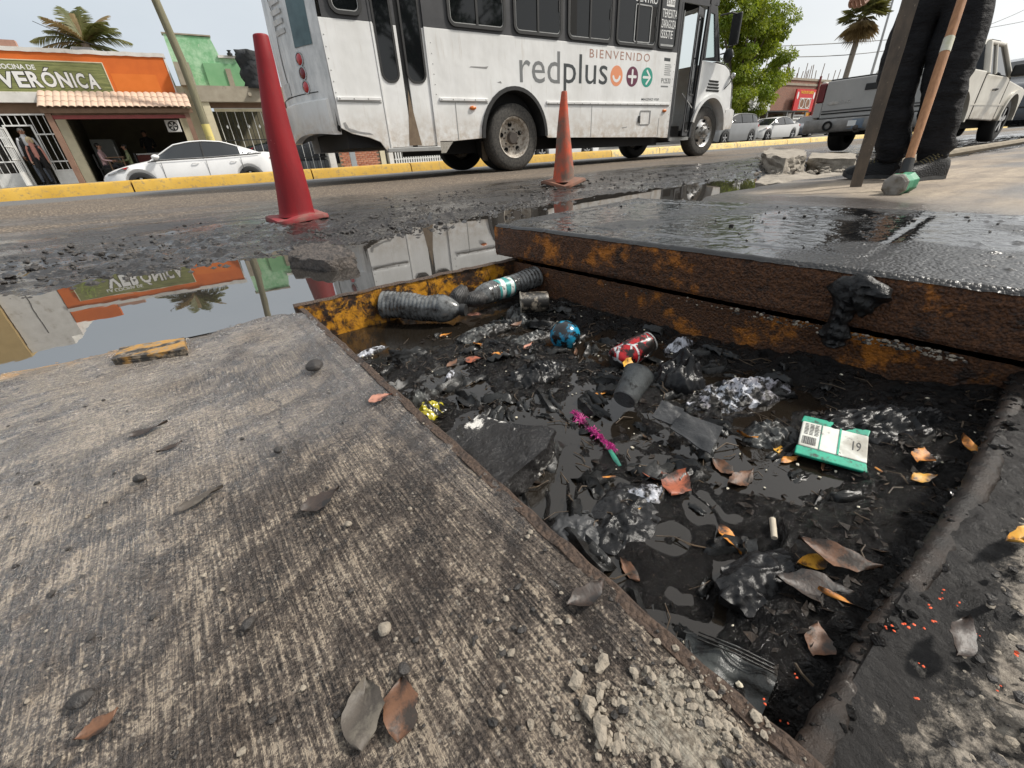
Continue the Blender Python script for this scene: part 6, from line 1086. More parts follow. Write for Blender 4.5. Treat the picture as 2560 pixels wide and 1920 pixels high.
# side walls, roof, back, floor
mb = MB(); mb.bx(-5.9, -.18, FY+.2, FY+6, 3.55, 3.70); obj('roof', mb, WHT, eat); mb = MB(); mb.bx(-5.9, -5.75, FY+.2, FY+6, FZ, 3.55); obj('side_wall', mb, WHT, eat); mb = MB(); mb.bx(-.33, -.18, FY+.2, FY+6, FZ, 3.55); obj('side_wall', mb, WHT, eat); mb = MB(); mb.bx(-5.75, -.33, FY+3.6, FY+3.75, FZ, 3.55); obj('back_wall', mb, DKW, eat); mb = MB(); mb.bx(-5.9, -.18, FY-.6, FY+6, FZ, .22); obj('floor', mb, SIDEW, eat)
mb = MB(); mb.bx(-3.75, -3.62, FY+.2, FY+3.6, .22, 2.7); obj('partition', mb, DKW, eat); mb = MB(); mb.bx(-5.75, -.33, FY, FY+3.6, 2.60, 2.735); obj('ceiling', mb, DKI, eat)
obj('white_band', quad(F, -5.9, -3.70, 2.47, 2.738, -.2, .14), WHT, eat); obj('brown_lintel', quad(F, -5.9, -3.72, 2.17, 2.468, -.2, -.01), BRN, eat); obj('awning_lintel', quad(F, -3.70, -.18, 2.05, 2.738, -.2, -.005), BRN, eat)
obj('right_jamb', quad(F, -.40, -.18, .22, 2.05, -.2, -.005), CRM, eat); obj('left_jamb', quad(F, -3.70, -3.45, .22, 2.05, -.2, -.005), CRM, eat)
# sign
t = NT('green_plank_print'); v = t.co((1, 1, 1)); z_ = t.n('SeparateXYZ', Vector=v).outputs[2]; x_ = t.n('SeparateXYZ', Vector=v).outputs[0]; pl = t.math('FRACT', t.math('MULTIPLY', z_, 6.6)); g = t.noise(5, 6, .7, t.co((.5, 1, 7)))
c = t.mix(t.rng(g, .35, .65), (.10, .12, .035), (.26, .27, .10)); c = t.mix(t.rng(pl, .0, .06, 1, 0), c, (.04, .045, .015)); c = t.mix(t.rng(t.noise(3.5, 5, .7), .62, .72, 0, .6), c, (.42, .44, .15)); SIGN = t.set(base=c, rough=.55)
obj('sign_board', quad(F, -5.45, -1.91, 2.755, 3.53, .0005, .05), SIGN, eat); sb = bpy.data.objects['sign_board']
for p in ((-5.47, -1.89, 3.53, 3.555), (-5.47, -1.89, 2.73, 2.754), (-1.911, -1.888, 2.7545, 3.5295), (-5.473, -5.4505, 2.7545, 3.5295)): obj('sign_frame', quad(F, *p, .0005, .06), CRM, sb)
OUTL = NT('dark_letter_outline').set(base=(.025, .022, .015), rough=.6)
# the name follows a slight arch, letter by letter
name_ = 'VERÓNICA'; xs_ = [-4.50, -4.12, -3.83, -3.53, -3.16, -2.83, -2.72, -2.45, -2.16]
for i, ch in enumerate(name_):
    bot = 2.86+.03*math.sin(PI*(i+.5)/8); g = 'O' if ch == 'Ó' else ch; x0, x1 = xs_[i]+.02, xs_[i+1]-(.05 if ch != 'I' else .045); b1, b2 = {'I': (.03, .008), 'O': (.05, .028)}.get(g, (.07, .036))
    obj('sign_lettering', text_fit(g, x0, x1, bot, bot+.36, F, bold=b1, ext=.004, pad=.0505), OUTL, sb, label='dark outline of a sign letter'); obj('sign_lettering', text_fit(g, x0, x1, bot, bot+.36, F, bold=b2, ext=.004, pad=.056), PAINTW, sb)
    if ch == 'Ó':
        for e_, w0, m_ in ((.022, .0505, OUTL), (0, .056, PAINTW)): mb = MB(); cx = (x0+x1)/2; mb.prism([(cx-.05-e_, bot+.395-e_), (cx+.03+e_*.5, bot+.395-e_), (cx+.11+e_, bot+.475+e_), (cx+.02-e_, bot+.475+e_)], F, w0, w0+.004); obj('accent_mark', mb, m_, sb)
obj('sign_lettering', text_fit('LA COCINA DE', -4.62, -3.55, 3.31, 3.43, F, bold=.02, ext=.004, pad=.0505), PAINTW, sb)
mb = MB(); rn = random.Random(12)
for k in range(60):
    p = F(-5.1+rn.gauss(0, .13), 3.12+rn.gauss(0, .15), .053); g = rn.uniform(0, 6.28); l = rn.uniform(.05, .12); mb.add([p, p+Vector((l*math.cos(g)-.02*math.sin(g), 0, l*math.sin(g)+.02*math.cos(g))), p+Vector((1.6*l*math.cos(g), 0, 1.6*l*math.sin(g)))], [(0, 1, 2)])
obj('herb_picture', mb, PM('printed_herbs', (.22, .35, .05), (.40, .45, .12), 8, .6), sb, kind='stuff')
# awning: tiles one by one
AW = PM('pinkish_cement_tile', (.56, .42, .32), (.46, .33, .25), 7, .85, .95, .2, dirt=(.32, .24, .18), dlo=.6, dhi=.75)
aw = thing('tiled_awning', 'pink tiled awning above the eatery opening', 'awning', (-1.8, 20.6, 2.3)); NTL = 22
p0, p1 = Vector((0, 20.95, 2.75)), Vector((0, 20.05, 2.27)); dn = (p1-p0); ln = dn.length; dn.normalize(); nr = Vector((0, -dn.z, dn.y)); nr = nr if nr.z > 0 else -nr
tw = 3.86/NTL; mb = MB(); secs = []
for j in range(7):
    u = -tw/2+tw*j/6; hgt = .035*math.sin(PI*j/6)**.7
    secs.append([Vector((u, 0, 0))+nr*hgt, Vector((u, 0, 0))+nr*(hgt+.014), Vector((u, 0, 0))+dn*.36+nr*(hgt+.024), Vector((u, 0, 0))+dn*.36+nr*(hgt+.008)])
mb.loft(secs, close=True); OFF[aw] = Vector(aw.location); mb.v = [tuple(Vector(v)+OFF[aw]) for v in mb.v]; tile0 = obj('tile', mb, AW, aw, smooth=50); k = 0
for r_ in range(3):
    for i in range(NTL):
        L_ = Vector((-3.78+tw*(i+.5), p0.y, p0.z))+dn*(.335*r_)+Vector((0, 0, random.Random(i*7+r_).uniform(-.004, .004)))-Vector(aw.location)
        o = tile0 if k == 0 else link_copy(tile0, aw); o.location = L_; k += 1
mb = MB(); mb.bx(-3.78, .08, 20.12, 20.20, 2.13, 2.25); obj('front_beam', mb, BRN, aw); RED_ = PM('oxide_red_steel', (.26, .05, .045), (.19, .045, .04), 6, .6)
mb = MB(); mb.bx(-3.72, -.05, 20.22, 20.30, 1.98, 2.08); obj('red_beam', mb, RED_, aw)
for i in range(9): mb = MB(); x = -3.6+i*.44; mb.tube([(x, 20.98, 2.64), (x, 20.15, 2.20)], .025, 6); obj('rafter', mb, BRN, aw)
for x in (-3.66, -.12): mb = MB(); mb.bx(x-.07, x+.07, 20.18, 20.32, .10, 2.13); obj('post', mb, PM('brown_painted_post', (.20, .11, .075), (.26, .16, .11), 5, .7), aw)
# gate of white bars with an open leaf
gt = thing('barred_gate', 'white barred gate with an open door left of the eatery', 'gate', (-4.8, FY, .22))
for x in (-5.72, -4.95, -4.32, -3.80): mb = MB(); mb.bx(x-.025, x+.025, FY-.02, FY+.03, .22, 2.15 if x not in (-4.95, -4.32) else 1.86); obj('gate_post', mb, WMET, gt)
for x0, x1, z in ((-5.745, -3.775, 2.15), (-4.975, -4.295, 1.862), (-4.295, -3.825, 1.62), (-4.295, -3.825, .86), (-5.695, -4.975, 1.55), (-5.695, -4.975, .90), (-4.295, -3.825, .60)): mb = MB(); mb.bx(x0, x1, FY-.018, FY+.028, z, z+.04); obj('gate_rail', mb, WMET, gt)
for i in range(12):
    x = -5.70+i*.16
    if -4.98 < x < -4.30: z0 = 1.90
    else: z0 = .60
    mb = MB(); mb.bx(x-.009, x+.009, FY-.004, FY+.014, z0, 2.15); obj('gate_bar', mb, WMET, gt)
obj('kick_panel', quad(F, -4.295, -3.825, .22, .60, -.02, .0), WMET, gt); obj('kick_panel', quad(F, -5.695, -4.975, .22, .60, -.02, .0), WMET, gt)
gl = obj('gate_leaf', MB().bx(-5.02, -4.98, FY-.62, FY-.02, .24, .58), WMET, gt)
for z in (.58, .95, 1.3, 1.80): mb = MB(); mb.bx(-5.02, -4.98, FY-.62, FY-.02, z, z+.035); obj('leaf_rail', mb, WMET, gl)
for i in range(5): mb = MB(); y = FY-.60+.14*i; mb.bx(-5.01, -4.99, y-.01, y+.01, .6, 1.82); obj('leaf_bar', mb, WMET, gl)
# things in the eatery
ac = thing('air_cooler', 'square white air cooler high on the eatery wall', 'air cooler', (-.65, 20.95, 1.78)); obj('casing', quad(F, -.86, -.46, 1.62, 1.98, .005, .14), WMET, ac, bevel=.01); mb = MB(); mb.lathe([(0, -.145), (.13, -.145), (.14, -.150), (.15, -.145)], 24, (-.66, FY, 1.80), 'y'); fn_ = obj('fan_grille', mb, BLACK, ac)
mb = MB()
for k in range(5): g = 2*PI*k/5; mb.add([Vector((-.66, FY-.152, 1.80)), Vector((-.66+.12*math.cos(g), FY-.156, 1.80+.12*math.sin(g))), Vector((-.66+.12*math.cos(g+.7), FY-.152, 1.80+.12*math.sin(g+.7)))], [(0, 1, 2)])
obj('fan_blades', mb, WMET, fn_, kind='stuff')
fr = thing('fridge', 'grey fridge in the shade at the left of the eatery', 'fridge', (-3.0, 23, .22)); mb = MB(); mb.bx(-3.35, -2.70, 22.6, 23.2, .22, 1.55); obj('cabinet', mb, PM('grey_enamel', (.22, .23, .22), (.18, .19, .18), 4, .5), fr, bevel=.02); mb = MB(); mb.bx(-2.75, -2.72, 22.56, 22.6, .8, 1.3); obj('handle', mb, WMET, fr)
co_ = thing('serving_counter', 'low red counter inside the eatery', 'counter', (-1.4, 22.6, .22)); mb = MB(); mb.bx(-2.2, -.5, 22.4, 22.9, .22, 1.0); obj('front', mb, PM('red_counter', (.20, .05, .04), (.15, .04, .035), 5, .6), co_); mb = MB(); mb.bx(-2.25, -.45, 22.35, 22.95, 1.001, 1.05); obj('top', mb, WMET, co_)
# --- white house to the left, with a cracked wall and a beige pier
wh = thing('white_house', 'tall white plastered house beside the eatery, seen in the puddle', 'building', (-6.7, 23, FZ)); obj('wall', quad(F, -7.44, -5.92, FZ, 4.75, -6, -.02), WHT, wh); mb = MB()
pts = [(-6.75+random.Random(i).uniform(-.03, .03), FY+.014, 1.5+.3*i) for i in range(11)]; mb.tube(pts, .010, 5); obj('wall_crack', mb, HOLE, wh); obj('parapet', quad(F, -7.46, -6.25, 4.751, 5.05, -6, -.02), WHT, wh)
obj('door', quad(F, -7.1, -6.3, .1, 2.2, -.02, -.01), WMET, wh)
bp_ = thing('beige_house', 'ochre house at the far left margin', 'building', (-9, 23, FZ)); obj('wall', quad(F, -12.5, -7.48, FZ, 5.2, -6, .1), PM('ochre_plaster', (.50, .36, .16), (.42, .30, .13), 4, .85), bp_); obj('canopy', quad(F, -12.5, -7.9, 2.6, 2.8, .11, 1.4), BRN, bp_); obj('window', quad(F, -10.5, -9, 1.0, 2.2, .101, .13), GLASS_DARK, bp_)
# --- green house
GRN = None; t = NT('weathered_green_wall'); n = t.noise(1.8, 7, .68); c = t.mix(t.rng(n, .40, .60), (.17, .40, .20), (.42, .62, .42)); c = t.mix(t.rng(t.noise(5, 6, .7), .60, .68), c, (.50, .55, .42)); c = t.mix(t.rng(t.noise(3.1, 5, .7), .68, .74), c, (.20, .16, .11)); GRN = t.set(base=c, rough=.85, normal=t.bump(t.noise(20, 4), .2, .01))
GRN2 = PM('flat_green_wall', (.16, .36, .18), (.22, .42, .23), 3, .85); RAW = PM('raw_concrete', (.36, .32, .25), (.27, .235, .18), 4, .9, dirt=(.16, .13, .1), dlo=.58, dhi=.74)
gh = thing('green_house', 'weathered green house with a concrete ledge right of the eatery', 'building', (1.4, 23, FZ)); G2 = fac(21.6)
mb = MB(); mb.prism([(.0, 2.97), (2.9, 2.97), (2.9, 3.92), (1.52, 3.92), (1.38, 4.50), (.02, 4.52)], G2, -5, 0); obj('upper_wall', mb, GRN, gh); obj('green_panel', quad(G2, .90, 2.5, 2.98, 3.75, .0005, .05), GRN2, gh); obj('stained_pier', quad(G2, 1.55, 1.72, 2.98, 3.6, .051, .09), RAW, gh)
obj('white_coping', quad(G2, 1.45, 2.6, 3.921, 4.00, -.3, .06), WHT, gh); obj('top_trim', quad(G2, -.02, 1.42, 4.521, 4.56, -.3, .03), RAW, gh)
for x in (1.85, 2.1): mb = MB(); mb.lathe([(0, 0), (.09, 0), (.09, .05), (.05, .07), (.05, .12), (.08, .14), (0, .15)], 14, (x, 21.5, 4.0)); obj('roof_vent', mb, BLACK, gh)
mb = MB(); mb.bx(.02, .46, 20.72, 21.6, 2.98, 3.62); obj('grey_pier', mb, RAW, gh); mb = MB(); mb.bx(-.175, .375, 21.05, 21.5, FZ, 2.99); obj('side_wall', mb, CRM, gh)
obj('ledge', quad(F, .30, 9.0, 2.50, 2.97, -.6, .35), RAW, gh); mb = MB(); mb.tube([(2.02, FY-.34, 2.72), (2.02, FY-.50, 2.72)], .06, 10); obj('drain_spout', mb, RAW, gh)
obj('column', quad(F, .38, .66, .0, 2.499, -.3, .30), CRM, gh); obj('column', quad(F, 4.30, 4.56, .0, 2.499, -.3, .30), WHT, gh); mb = MB(); mb.bx(.1, 9, FY+3, FY+3.1, 0, 2.5); obj('garage_back', mb, DKW, gh); mb = MB(); mb.bx(.30, 9, FY-.3, FY+6, FZ, .16); obj('floor', mb, SIDEW, gh)
obj('white_lintel', quad(F, .75, 4.28, 2.23, 2.33, -.05, .02), CRM, gh); obj('dark_lintel', quad(F, .67, 4.29, 2.34, 2.498, -.05, .05), BRN, gh)
for i in range(24): mb = MB(); x = .80+i*.145; mb.tube([(x, FY, .2), (x, FY, 2.23)], .010, 6); obj('gate_bar', mb, BLACK if i % 2 else WMET, gh)
for z in (.62, 1.30): mb = MB(); mb.bx(.66, 4.3, FY-.015, FY+.015, z, z+.03); obj('gate_rail', mb, BLACK, gh)
for i in range(5): mb = MB(); x = 1.0+i*.36; mb.prism([(x, 1.68), (x+.035, 1.75), (x, 1.82), (x-.035, 1.75)], F, .012, .025); obj('gate_ornament', mb, WMET, gh)
obj('grey_kick_panel', quad(F, 3.0, 4.29, .16, .50, -.03, -.012), PM('slate_panel', (.10, .11, .12), (.08, .085, .09), 4, .6), gh)
car('dim dark vehicle parked behind the bars of the green house', (1.2, 22.6, .16), 4.2, 1.5, 1.75, DKP, 'suv', 1, 'garaged_car')
# shade cloth
mb = MB(); secs = []
for i in range(9):
    s_ = i/8; secs.append([Vector((1.95+.9*s_+.05*math.sin(j*2+i), 20.75-.25*math.sin(PI*s_)+.08*math.sin(j*1.7+i*1.3), 4.05-.05*s_-(1.10+.1*s_)*j/8)) for j in range(9)])
mb.loft(secs); o = obj('shade_cloth', mb, PM('black_shade_net', (.022, .024, .026), (.04, .042, .045), 6, .9), smooth=60, label='sagging black shade cloth on the green house', cat='shade cloth'); sm = o.modifiers.new('s', 'SOLIDIFY'); sm.thickness = .015
# brick garden wall, brick by brick
bw = thing('brick_wall', 'low red brick wall seen under the bus tail', 'wall', (5.6, 20.9, .12)); obj('mortar', quad(F, 4.80, 6.52, .10, 1.06, -.12, .0), RAW, bw); t = NT('red_brick'); oi = t.n('ObjectInfo').outputs['Random']; c = t.mix(oi, (.36, .13, .075), (.50, .22, .13)); c = t.mix(t.rng(t.noise(20, 5), .55, .7), c, (.42, .32, .25)); BRK = t.set(base=c, rough=.9, normal=t.bump(t.noise(60, 4), .4, .005))
k = 0; rn = random.Random(2); mb = MB(); mb.box((0, 0, 0), (.205, .05, .066)); mb.v = [tuple(Vector(v)+OFF[bw]) for v in mb.v]; br0 = obj('brick', mb, BRK, bw)
for r_ in range(12):
    for i in range(8):
        x = 4.80+.105+.215*i+(.107 if r_ % 2 else 0)
        if x > 6.44: continue
        o = br0 if k == 0 else link_copy(br0, bw); o.location = Vector((x, FY-.008+rn.uniform(-.004, .004), .145+.077*r_))-Vector(bw.location); k += 1
for x0, x1, m_, lb in ((6.56, 6.78, CRM, 'cream gatepost right of the brick wall'), (6.95, 7.15, WHT, 'white gatepost before the white railings')): obj('gatepost', quad(F, x0, x1, .05, 1.6, -.2, .06), m_, label=lb, cat='gatepost')
rl = thing('white_railings', 'row of white upright railings seen under the bus door', 'railings', (8.3, FY, .1)); obj('base', quad(F, 7.2, 12.5, .05, .22, -.1, .05), WHT, rl)
for i in range(44): mb = MB(); x = 7.28+i*.12; mb.bx(x-.028, x+.028, FY-.02, FY+.02, .22, 1.4); obj('rail_bar', mb, WMET, rl)
for z in (.35, 1.4): mb = MB(); mb.bx(7.2, 12.5, FY-.012, FY+.012, z, z+.05); obj('rail', mb, WMET, rl)
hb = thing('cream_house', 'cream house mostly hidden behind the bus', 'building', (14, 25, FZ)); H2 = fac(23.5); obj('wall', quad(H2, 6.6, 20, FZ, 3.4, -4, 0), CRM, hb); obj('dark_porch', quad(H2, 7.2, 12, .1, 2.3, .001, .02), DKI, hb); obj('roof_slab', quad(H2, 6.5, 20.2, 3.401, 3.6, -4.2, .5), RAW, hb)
for x in (13.5, 16.5): w_ = obj('window', quad(H2, x, x+1.3, 1.0, 2.2, .001, .05), WMET, hb); obj('pane', quad(H2, x+.08, x+1.22, 1.08, 2.12, .051, .056), GLASS_DARK, w_)
hc = thing('grey_house', 'plain grey house behind the bus nose and the tree', 'building', (26, 25, FZ)); H3 = fac(23.0); obj('wall', quad(H3, 21, 35.5, FZ, 3.3, -4, 0), PM('grey_plaster', (.42, .41, .39), (.35, .34, .32), 3, .85), hc); obj('roof_slab', quad(H3, 20.9, 35.6, 3.301, 3.5, -4.2, .4), RAW, hc)
for x in (23, 27, 31): w_ = obj('window', quad(H3, x, x+1.4, 1.2, 2.3, .001, .05), WMET, hc); obj('pane', quad(H3, x+.08, x+1.32, 1.28, 2.22, .051, .056), GLASS_DARK, w_)
# sign post and utility pole
sp = thing('metal_post', 'flat grey metal post before the brick wall', 'post', (5.2, 20.2, .1)); mb = MB(); mb.bx(5.02, 5.24, 20.1, 20.2, 0, 2.6); obj('shaft', mb, PM('galvanised_grey', (.36, .38, .40), (.28, .30, .31), 5, .5, metal=.3), sp); mb = MB(); mb.bx(4.7, 5.6, 20.08, 20.1, 2.2, 2.9); obj('plate', mb, PM('grey_plate', (.4, .4, .42), (.35, .35, .36), 5, .5), sp)
pole = thing('utility_pole', 'tall weathered wooden utility pole with a yellow painted foot', 'pole', (.28, 19.6, -.05)); t = NT('weathered_pole_wood'); c = t.mix(t.rng(t.noise(4, 6, .7, t.co((6, 6, .5))), .35, .65), (.12, .115, .07), (.21, .19, .125)); PW = t.set(base=c, rough=.9, normal=t.bump(t.noise(8, 5, .6, t.co((5, 5, .4))), .4, .02))
mb = MB(); mb.tube([(.30, 19.6, 1.751), (.27, 19.6, 3.5), (.14, 19.6, 5), (.0, 19.6, 9)], [.122, .118, .11, .095], 16); obj('shaft', mb, PW, pole, smooth=60); mb = MB(); mb.tube([(.31, 19.6, -.1), (.30, 19.6, 1.75)], [.13, .124], 16); obj('painted_foot', mb, PM('pale_yellow_paint', (.60, .50, .16), (.5, .42, .16), 5, .75, dirt=(.3, .26, .18), dlo=.56), pole, smooth=60); mb = MB(); mb.bx(-.9, .9, 19.52, 19.60, 8.5, 8.62); obj('crossarm', mb, PW, pole)
def wire(name, pts, label, r=.012): mb = MB(); mb.tube(pts, r, 5); return obj(name, mb, BLACK, label=label, cat='wire', group='overhead wires')
def sag(a, b, s_, n=14): a, b = Vector(a), Vector(b); return [a.lerp(b, i/n)-Vector((0, 0, s_*4*(i/n)*(1-i/n))) for i in range(n+1)]
wire('overhead_wire', sag((-.8, 19.6, 8.6), (30, 19.8, 8.4), .6), 'overhead wire running from the utility pole above the bus'); wire('overhead_wire', sag((-1.6, 21.2, 3.95), (-3.15, 21.3, 4.55), .05, 6), 'thin bent aerial wire on the eatery roof', .008)
# tank and clutter on the roof
mb = MB(); mb.bx(-2.55, -2.05, 21.5, 22.0, 3.86, 4.02); obj('roof_tank', mb, PM('dark_roof_box', (.12, .12, .13), (.2, .2, .2), 6, .7), label='low dark box on the eatery roof under the palm', cat='roof box')
# ================================================================== trees
def leaves_mesh(name, P, D, size, mat, parent, seed=0, asp=.5):
    rs = np.random.RandomState(seed); n = len(P); up = rs.normal(size=(n, 3)); d = D/np.linalg.norm(D, axis=1, keepdims=True); s_ = np.cross(d, up); s_ /= np.linalg.norm(s_, axis=1, keepdims=True)+1e-9; nn = np.cross(d, s_); sz = (size*rs.uniform(.6, 1.4, n))[:, None]
    a = P; b = P+d*sz*.5+s_*sz*asp*.5+nn*sz*.08; c = P+d*sz; e = P+d*sz*.5-s_*sz*asp*.5+nn*sz*.08; V = np.stack([a, b, c, e], 1).reshape(-1, 3)-np.array(OFF[parent]); i = np.arange(n)*4; Fs = np.concatenate([np.stack([i, i+1, i+2], 1), np.stack([i, i+2, i+3], 1)])
    me = bpy.data.meshes.new(name); me.vertices.add(len(V)); me.vertices.foreach_set('co', V.ravel()); me.loops.add(Fs.size); me.loops.foreach_set('vertex_index', Fs.ravel().astype(np.int32)); me.polygons.add(len(Fs)); me.polygons.foreach_set('loop_start', np.arange(0, Fs.size, 3, dtype=np.int32)); me.update(calc_edges=True); me.materials.append(mat); o = bpy.data.objects.new(name, me); return put(o, parent, kind='stuff')
def leafy(name, c1, c2, c3):
    t = NT(name); n = t.noise(.9, 4, .6); c = t.mix(t.rng(n, .35, .65), c1, c2); c = t.mix(t.rng(t.noise(3.5, 3), .55, .7), c, c3); m = t.set(base=c, rough=.55); t.b.inputs['Subsurface Weight'].default_value = 0
    tr = t.t.nodes.new('ShaderNodeBsdfTranslucent'); ad = t.t.nodes.new('ShaderNodeMixShader'); ad.inputs[0].default_value = .35; t.put(tr.inputs['Color'], c); out = t.t.nodes['Material Output']; t.t.links.new(t.b.outputs[0], ad.inputs[1]); t.t.links.new(tr.outputs[0], ad.inputs[2]); t.t.links.new(ad.outputs[0], out.inputs[0]); return m
BARK = PM('rough_bark', (.13, .10, .075), (.08, .06, .045), 6, .9, .95, .6, bscale=20)
def tree(label, base, H, trunk_h, crown, nleaf, lsize, mat, seed, clumps=60, name='leafy_tree'):
    """crown: list of (cx, cy, cz, rx, ry, rz) lobes"""
    T = thing(name, label, 'tree', base, group='street trees'); rs = np.random.RandomState(seed); rn = random.Random(seed); b = Vector(base)
    mb = MB(); tops = b+Vector((rn.uniform(-.2, .2), rn.uniform(-.2, .2), trunk_h)); mb.tube([b-Vector((0, 0, .2)), b+Vector((0, 0, trunk_h*.5)), tops], [H*.035, H*.028, H*.022], 10); cl = []
    for i in range(clumps):
        lx = crown[i % len(crown)]; v = rs.normal(size=3); v /= np.linalg.norm(v); v *= rs.uniform(.45, 1.0)**.5; p = Vector((lx[0]+v[0]*lx[3], lx[1]+v[1]*lx[4], lx[2]+v[2]*lx[5])); cl.append((p, rs.uniform(.35, .75)*H*.11))
        if i < 16: m_ = tops.lerp(p, .5)+Vector((0, 0, .25)); mb.tube([tops-Vector((0, 0, rn.uniform(0, trunk_h*.2))), m_, p], [H*.012, H*.007, H*.002], 6)
    obj('trunk', mb, BARK, T, smooth=60, kind=None); per = nleaf//clumps; Ps = []; Ds = []
    for p, r in cl:
        v = rs.normal(size=(per, 3)); v /= np.linalg.norm(v, axis=1, keepdims=True); q = np.array(p)+v*(r*rs.uniform(.25, 1, per)**.6)[:, None]*np.array([1.15, 1.15, .8]); Ps.append(q); Ds.append(v*.6+np.array([0, 0, -.55])+rs.normal(size=(per, 3))*.45)
    leaves_mesh('crown', np.concatenate(Ps), np.concatenate(Ds), lsize, mat, T, seed); return T
TG = leafy('yellow_green_leaves', (.16, .23, .015), (.30, .34, .02), (.06, .11, .012)); DG = leafy('dark_green_leaves', (.035, .07, .015), (.06, .10, .02), (.02, .045, .01))
tree('bushy yellow green street tree right behind the bus nose', (31.6, 20.3, .4), 7.5, 2.2, [(31.0, 20.1, 5.2, 2.3, 2.0, 2.4), (33.6, 20.2, 4.6, 2.0, 2.0, 2.0), (32.2, 19.9, 3.0, 2.4, 1.8, 1.4), (30.2, 20.1, 6.6, 2.2, 2.0, 1.8), (33.0, 20.2, 6.4, 1.6, 1.8, 1.5), (30.6, 19.9, 3.2, 2.0, 1.6, 1.5), (28.9, 20.1, 7.4, 2.0, 1.8, 1.5)], 60000, .17, TG, 4, 170)
tree('large shade tree on the near pavement behind the viewer', (9.2, -6.5, .1), 9, 3.2, [(8.0, -6, 5.5, 2.6, 2.4, 2.0), (10.6, -6.4, 6.0, 2.4, 2.4, 2.2), (6.0, -6.2, 6.6, 2.2, 2.2, 1.8)], 16000, .16, DG, 9, 70)
def frond(mb, o_, d, L, droop, wid, n=16, leaf=.035, rs=None):
    """feather frond: rachis with paired leaflets"""
    d = Vector(d).normalized(); p = Vector(o_); pts = [p.copy()]; side_ = d.cross(Vector((0, 0, 1))).normalized(); v = d.copy()
    for i in range(n): v = (v+Vector((0, 0, -droop/n))).normalized(); p = p+v*(L/n); pts.append(p.copy())
    mb.tube(pts, [L*.010*(1-.8*i/n) for i in range(n+1)], 4)
    for i in range(2, n*3):
        s_ = i/(n*3); k = int(s_*n); q = pts[k].lerp(pts[min(k+1, n)], s_*n-k); tg = (pts[min(k+1, n)]-pts[k]).normalized(); up = side_.cross(tg).normalized(); l = wid*math.sin(PI*(.08+.9*s_))**.7
        for sg in (-1, 1):
            e = q+side_*sg*l*.8+tg*l*.55-Vector((0, 0, l*(.25+.25*rs.random()))); mid = q.lerp(e, .5)+up*l*.06; mb.add([q+tg*leaf*.5, mid+tg*leaf*.5, e, mid-tg*leaf*.5, q-tg*leaf*.5], [(0, 1, 3, 4), (1, 2, 3)])
PALM = leafy('palm_frond_green', (.09, .10, .025), (.15, .14, .03), (.20, .17, .06)); DRYP = leafy('dry_palm_frond', (.24, .17, .07), (.18, .12, .05), (.30, .22, .10))
rn = random.Random(11); fp = thing('feather_palm', 'feather palm with ragged fronds rising behind the eatery', 'palm tree', (-2.65, 25, 0)); mb = MB(); mb.tube([(-2.65, 25, 0), (-2.6, 25, 2.5), (-2.52, 25, 4.7)], [.2, .16, .15], 10); obj('trunk', mb, BARK, fp)
for k, (az, el, L) in enumerate(((185, 12, 1.6), (165, 28, 1.35), (150, 55, 1.1), (120, 72, 1.1), (75, 70, 1.15), (50, 52, 1.3), (30, 30, 1.25), (10, 8, 1.25), (-5, -12, 1.2), (200, -8, 1.1), (100, 80, .9), (20, -2, 1.4), (160, 5, 1.1), (60, 35, 1.2), (-70, 30, 1.0), (-110, 30, 1.0), (-40, 50, 1.0), (90, 40, 1.2), (140, 38, 1.0), (0, 45, 1.1))):
    mb = MB(); a = R(az); frond(mb, (-2.50, 25, 4.70), (math.cos(a)*math.cos(R(el)), .25*math.sin(a), math.sin(R(el))), L*1.18, .95, .55, 16, .04, rn); obj('frond', mb, PALM if k % 5 else DRYP, fp)
ff = thing('fan_palm', 'tall fan palm with a drooping skirt of dead fronds at the right', 'palm tree', (59.6, 26, .6)); mb = MB(); mb.tube([(59.3, 26, .3), (59.6, 26, 4), (59.9, 26, 10.2)], [.34, .27, .24], 10); obj('trunk', mb, PM('grey_palm_bark', (.20, .175, .145), (.15, .13, .11), 5, .9), ff)
fanm = [MB(), MB()]
for k in range(70):
    dry = k >= 38; az = rn.uniform(0, 6.28); el = rn.uniform(-5, 80) if not dry else rn.uniform(-85, -30); L = rn.uniform(1.3, 1.9) if not dry else rn.uniform(1.2, 2.0); d = Vector((math.cos(az)*math.cos(R(el)), math.sin(az)*math.cos(R(el)), math.sin(R(el)))); o_ = Vector((59.95, 26, 10.55)); e = o_+d*L*.55; mb = fanm[dry]; mb = MB(); mb.tube([o_, e], .03, 4); sd_ = d.cross(Vector((0, 0, 1))).normalized(); u_ = sd_.cross(d)
    for j in range(13):
        g = R(-75+150*j/12); q = d*math.cos(g)+sd_*math.sin(g); tip = e+q*L*.75-Vector((0, 0, .25+.3*abs(math.sin(g))*rn.random())); w_ = sd_*math.cos(g)*.05-d*math.sin(g)*.05; mb.add([e-w_*.3, e+q*L*.4-w_, tip, e+q*L*.4+w_], [(0, 1, 2), (0, 2, 3)])
    obj('frond', mb, DRYP if dry else PALM, ff)
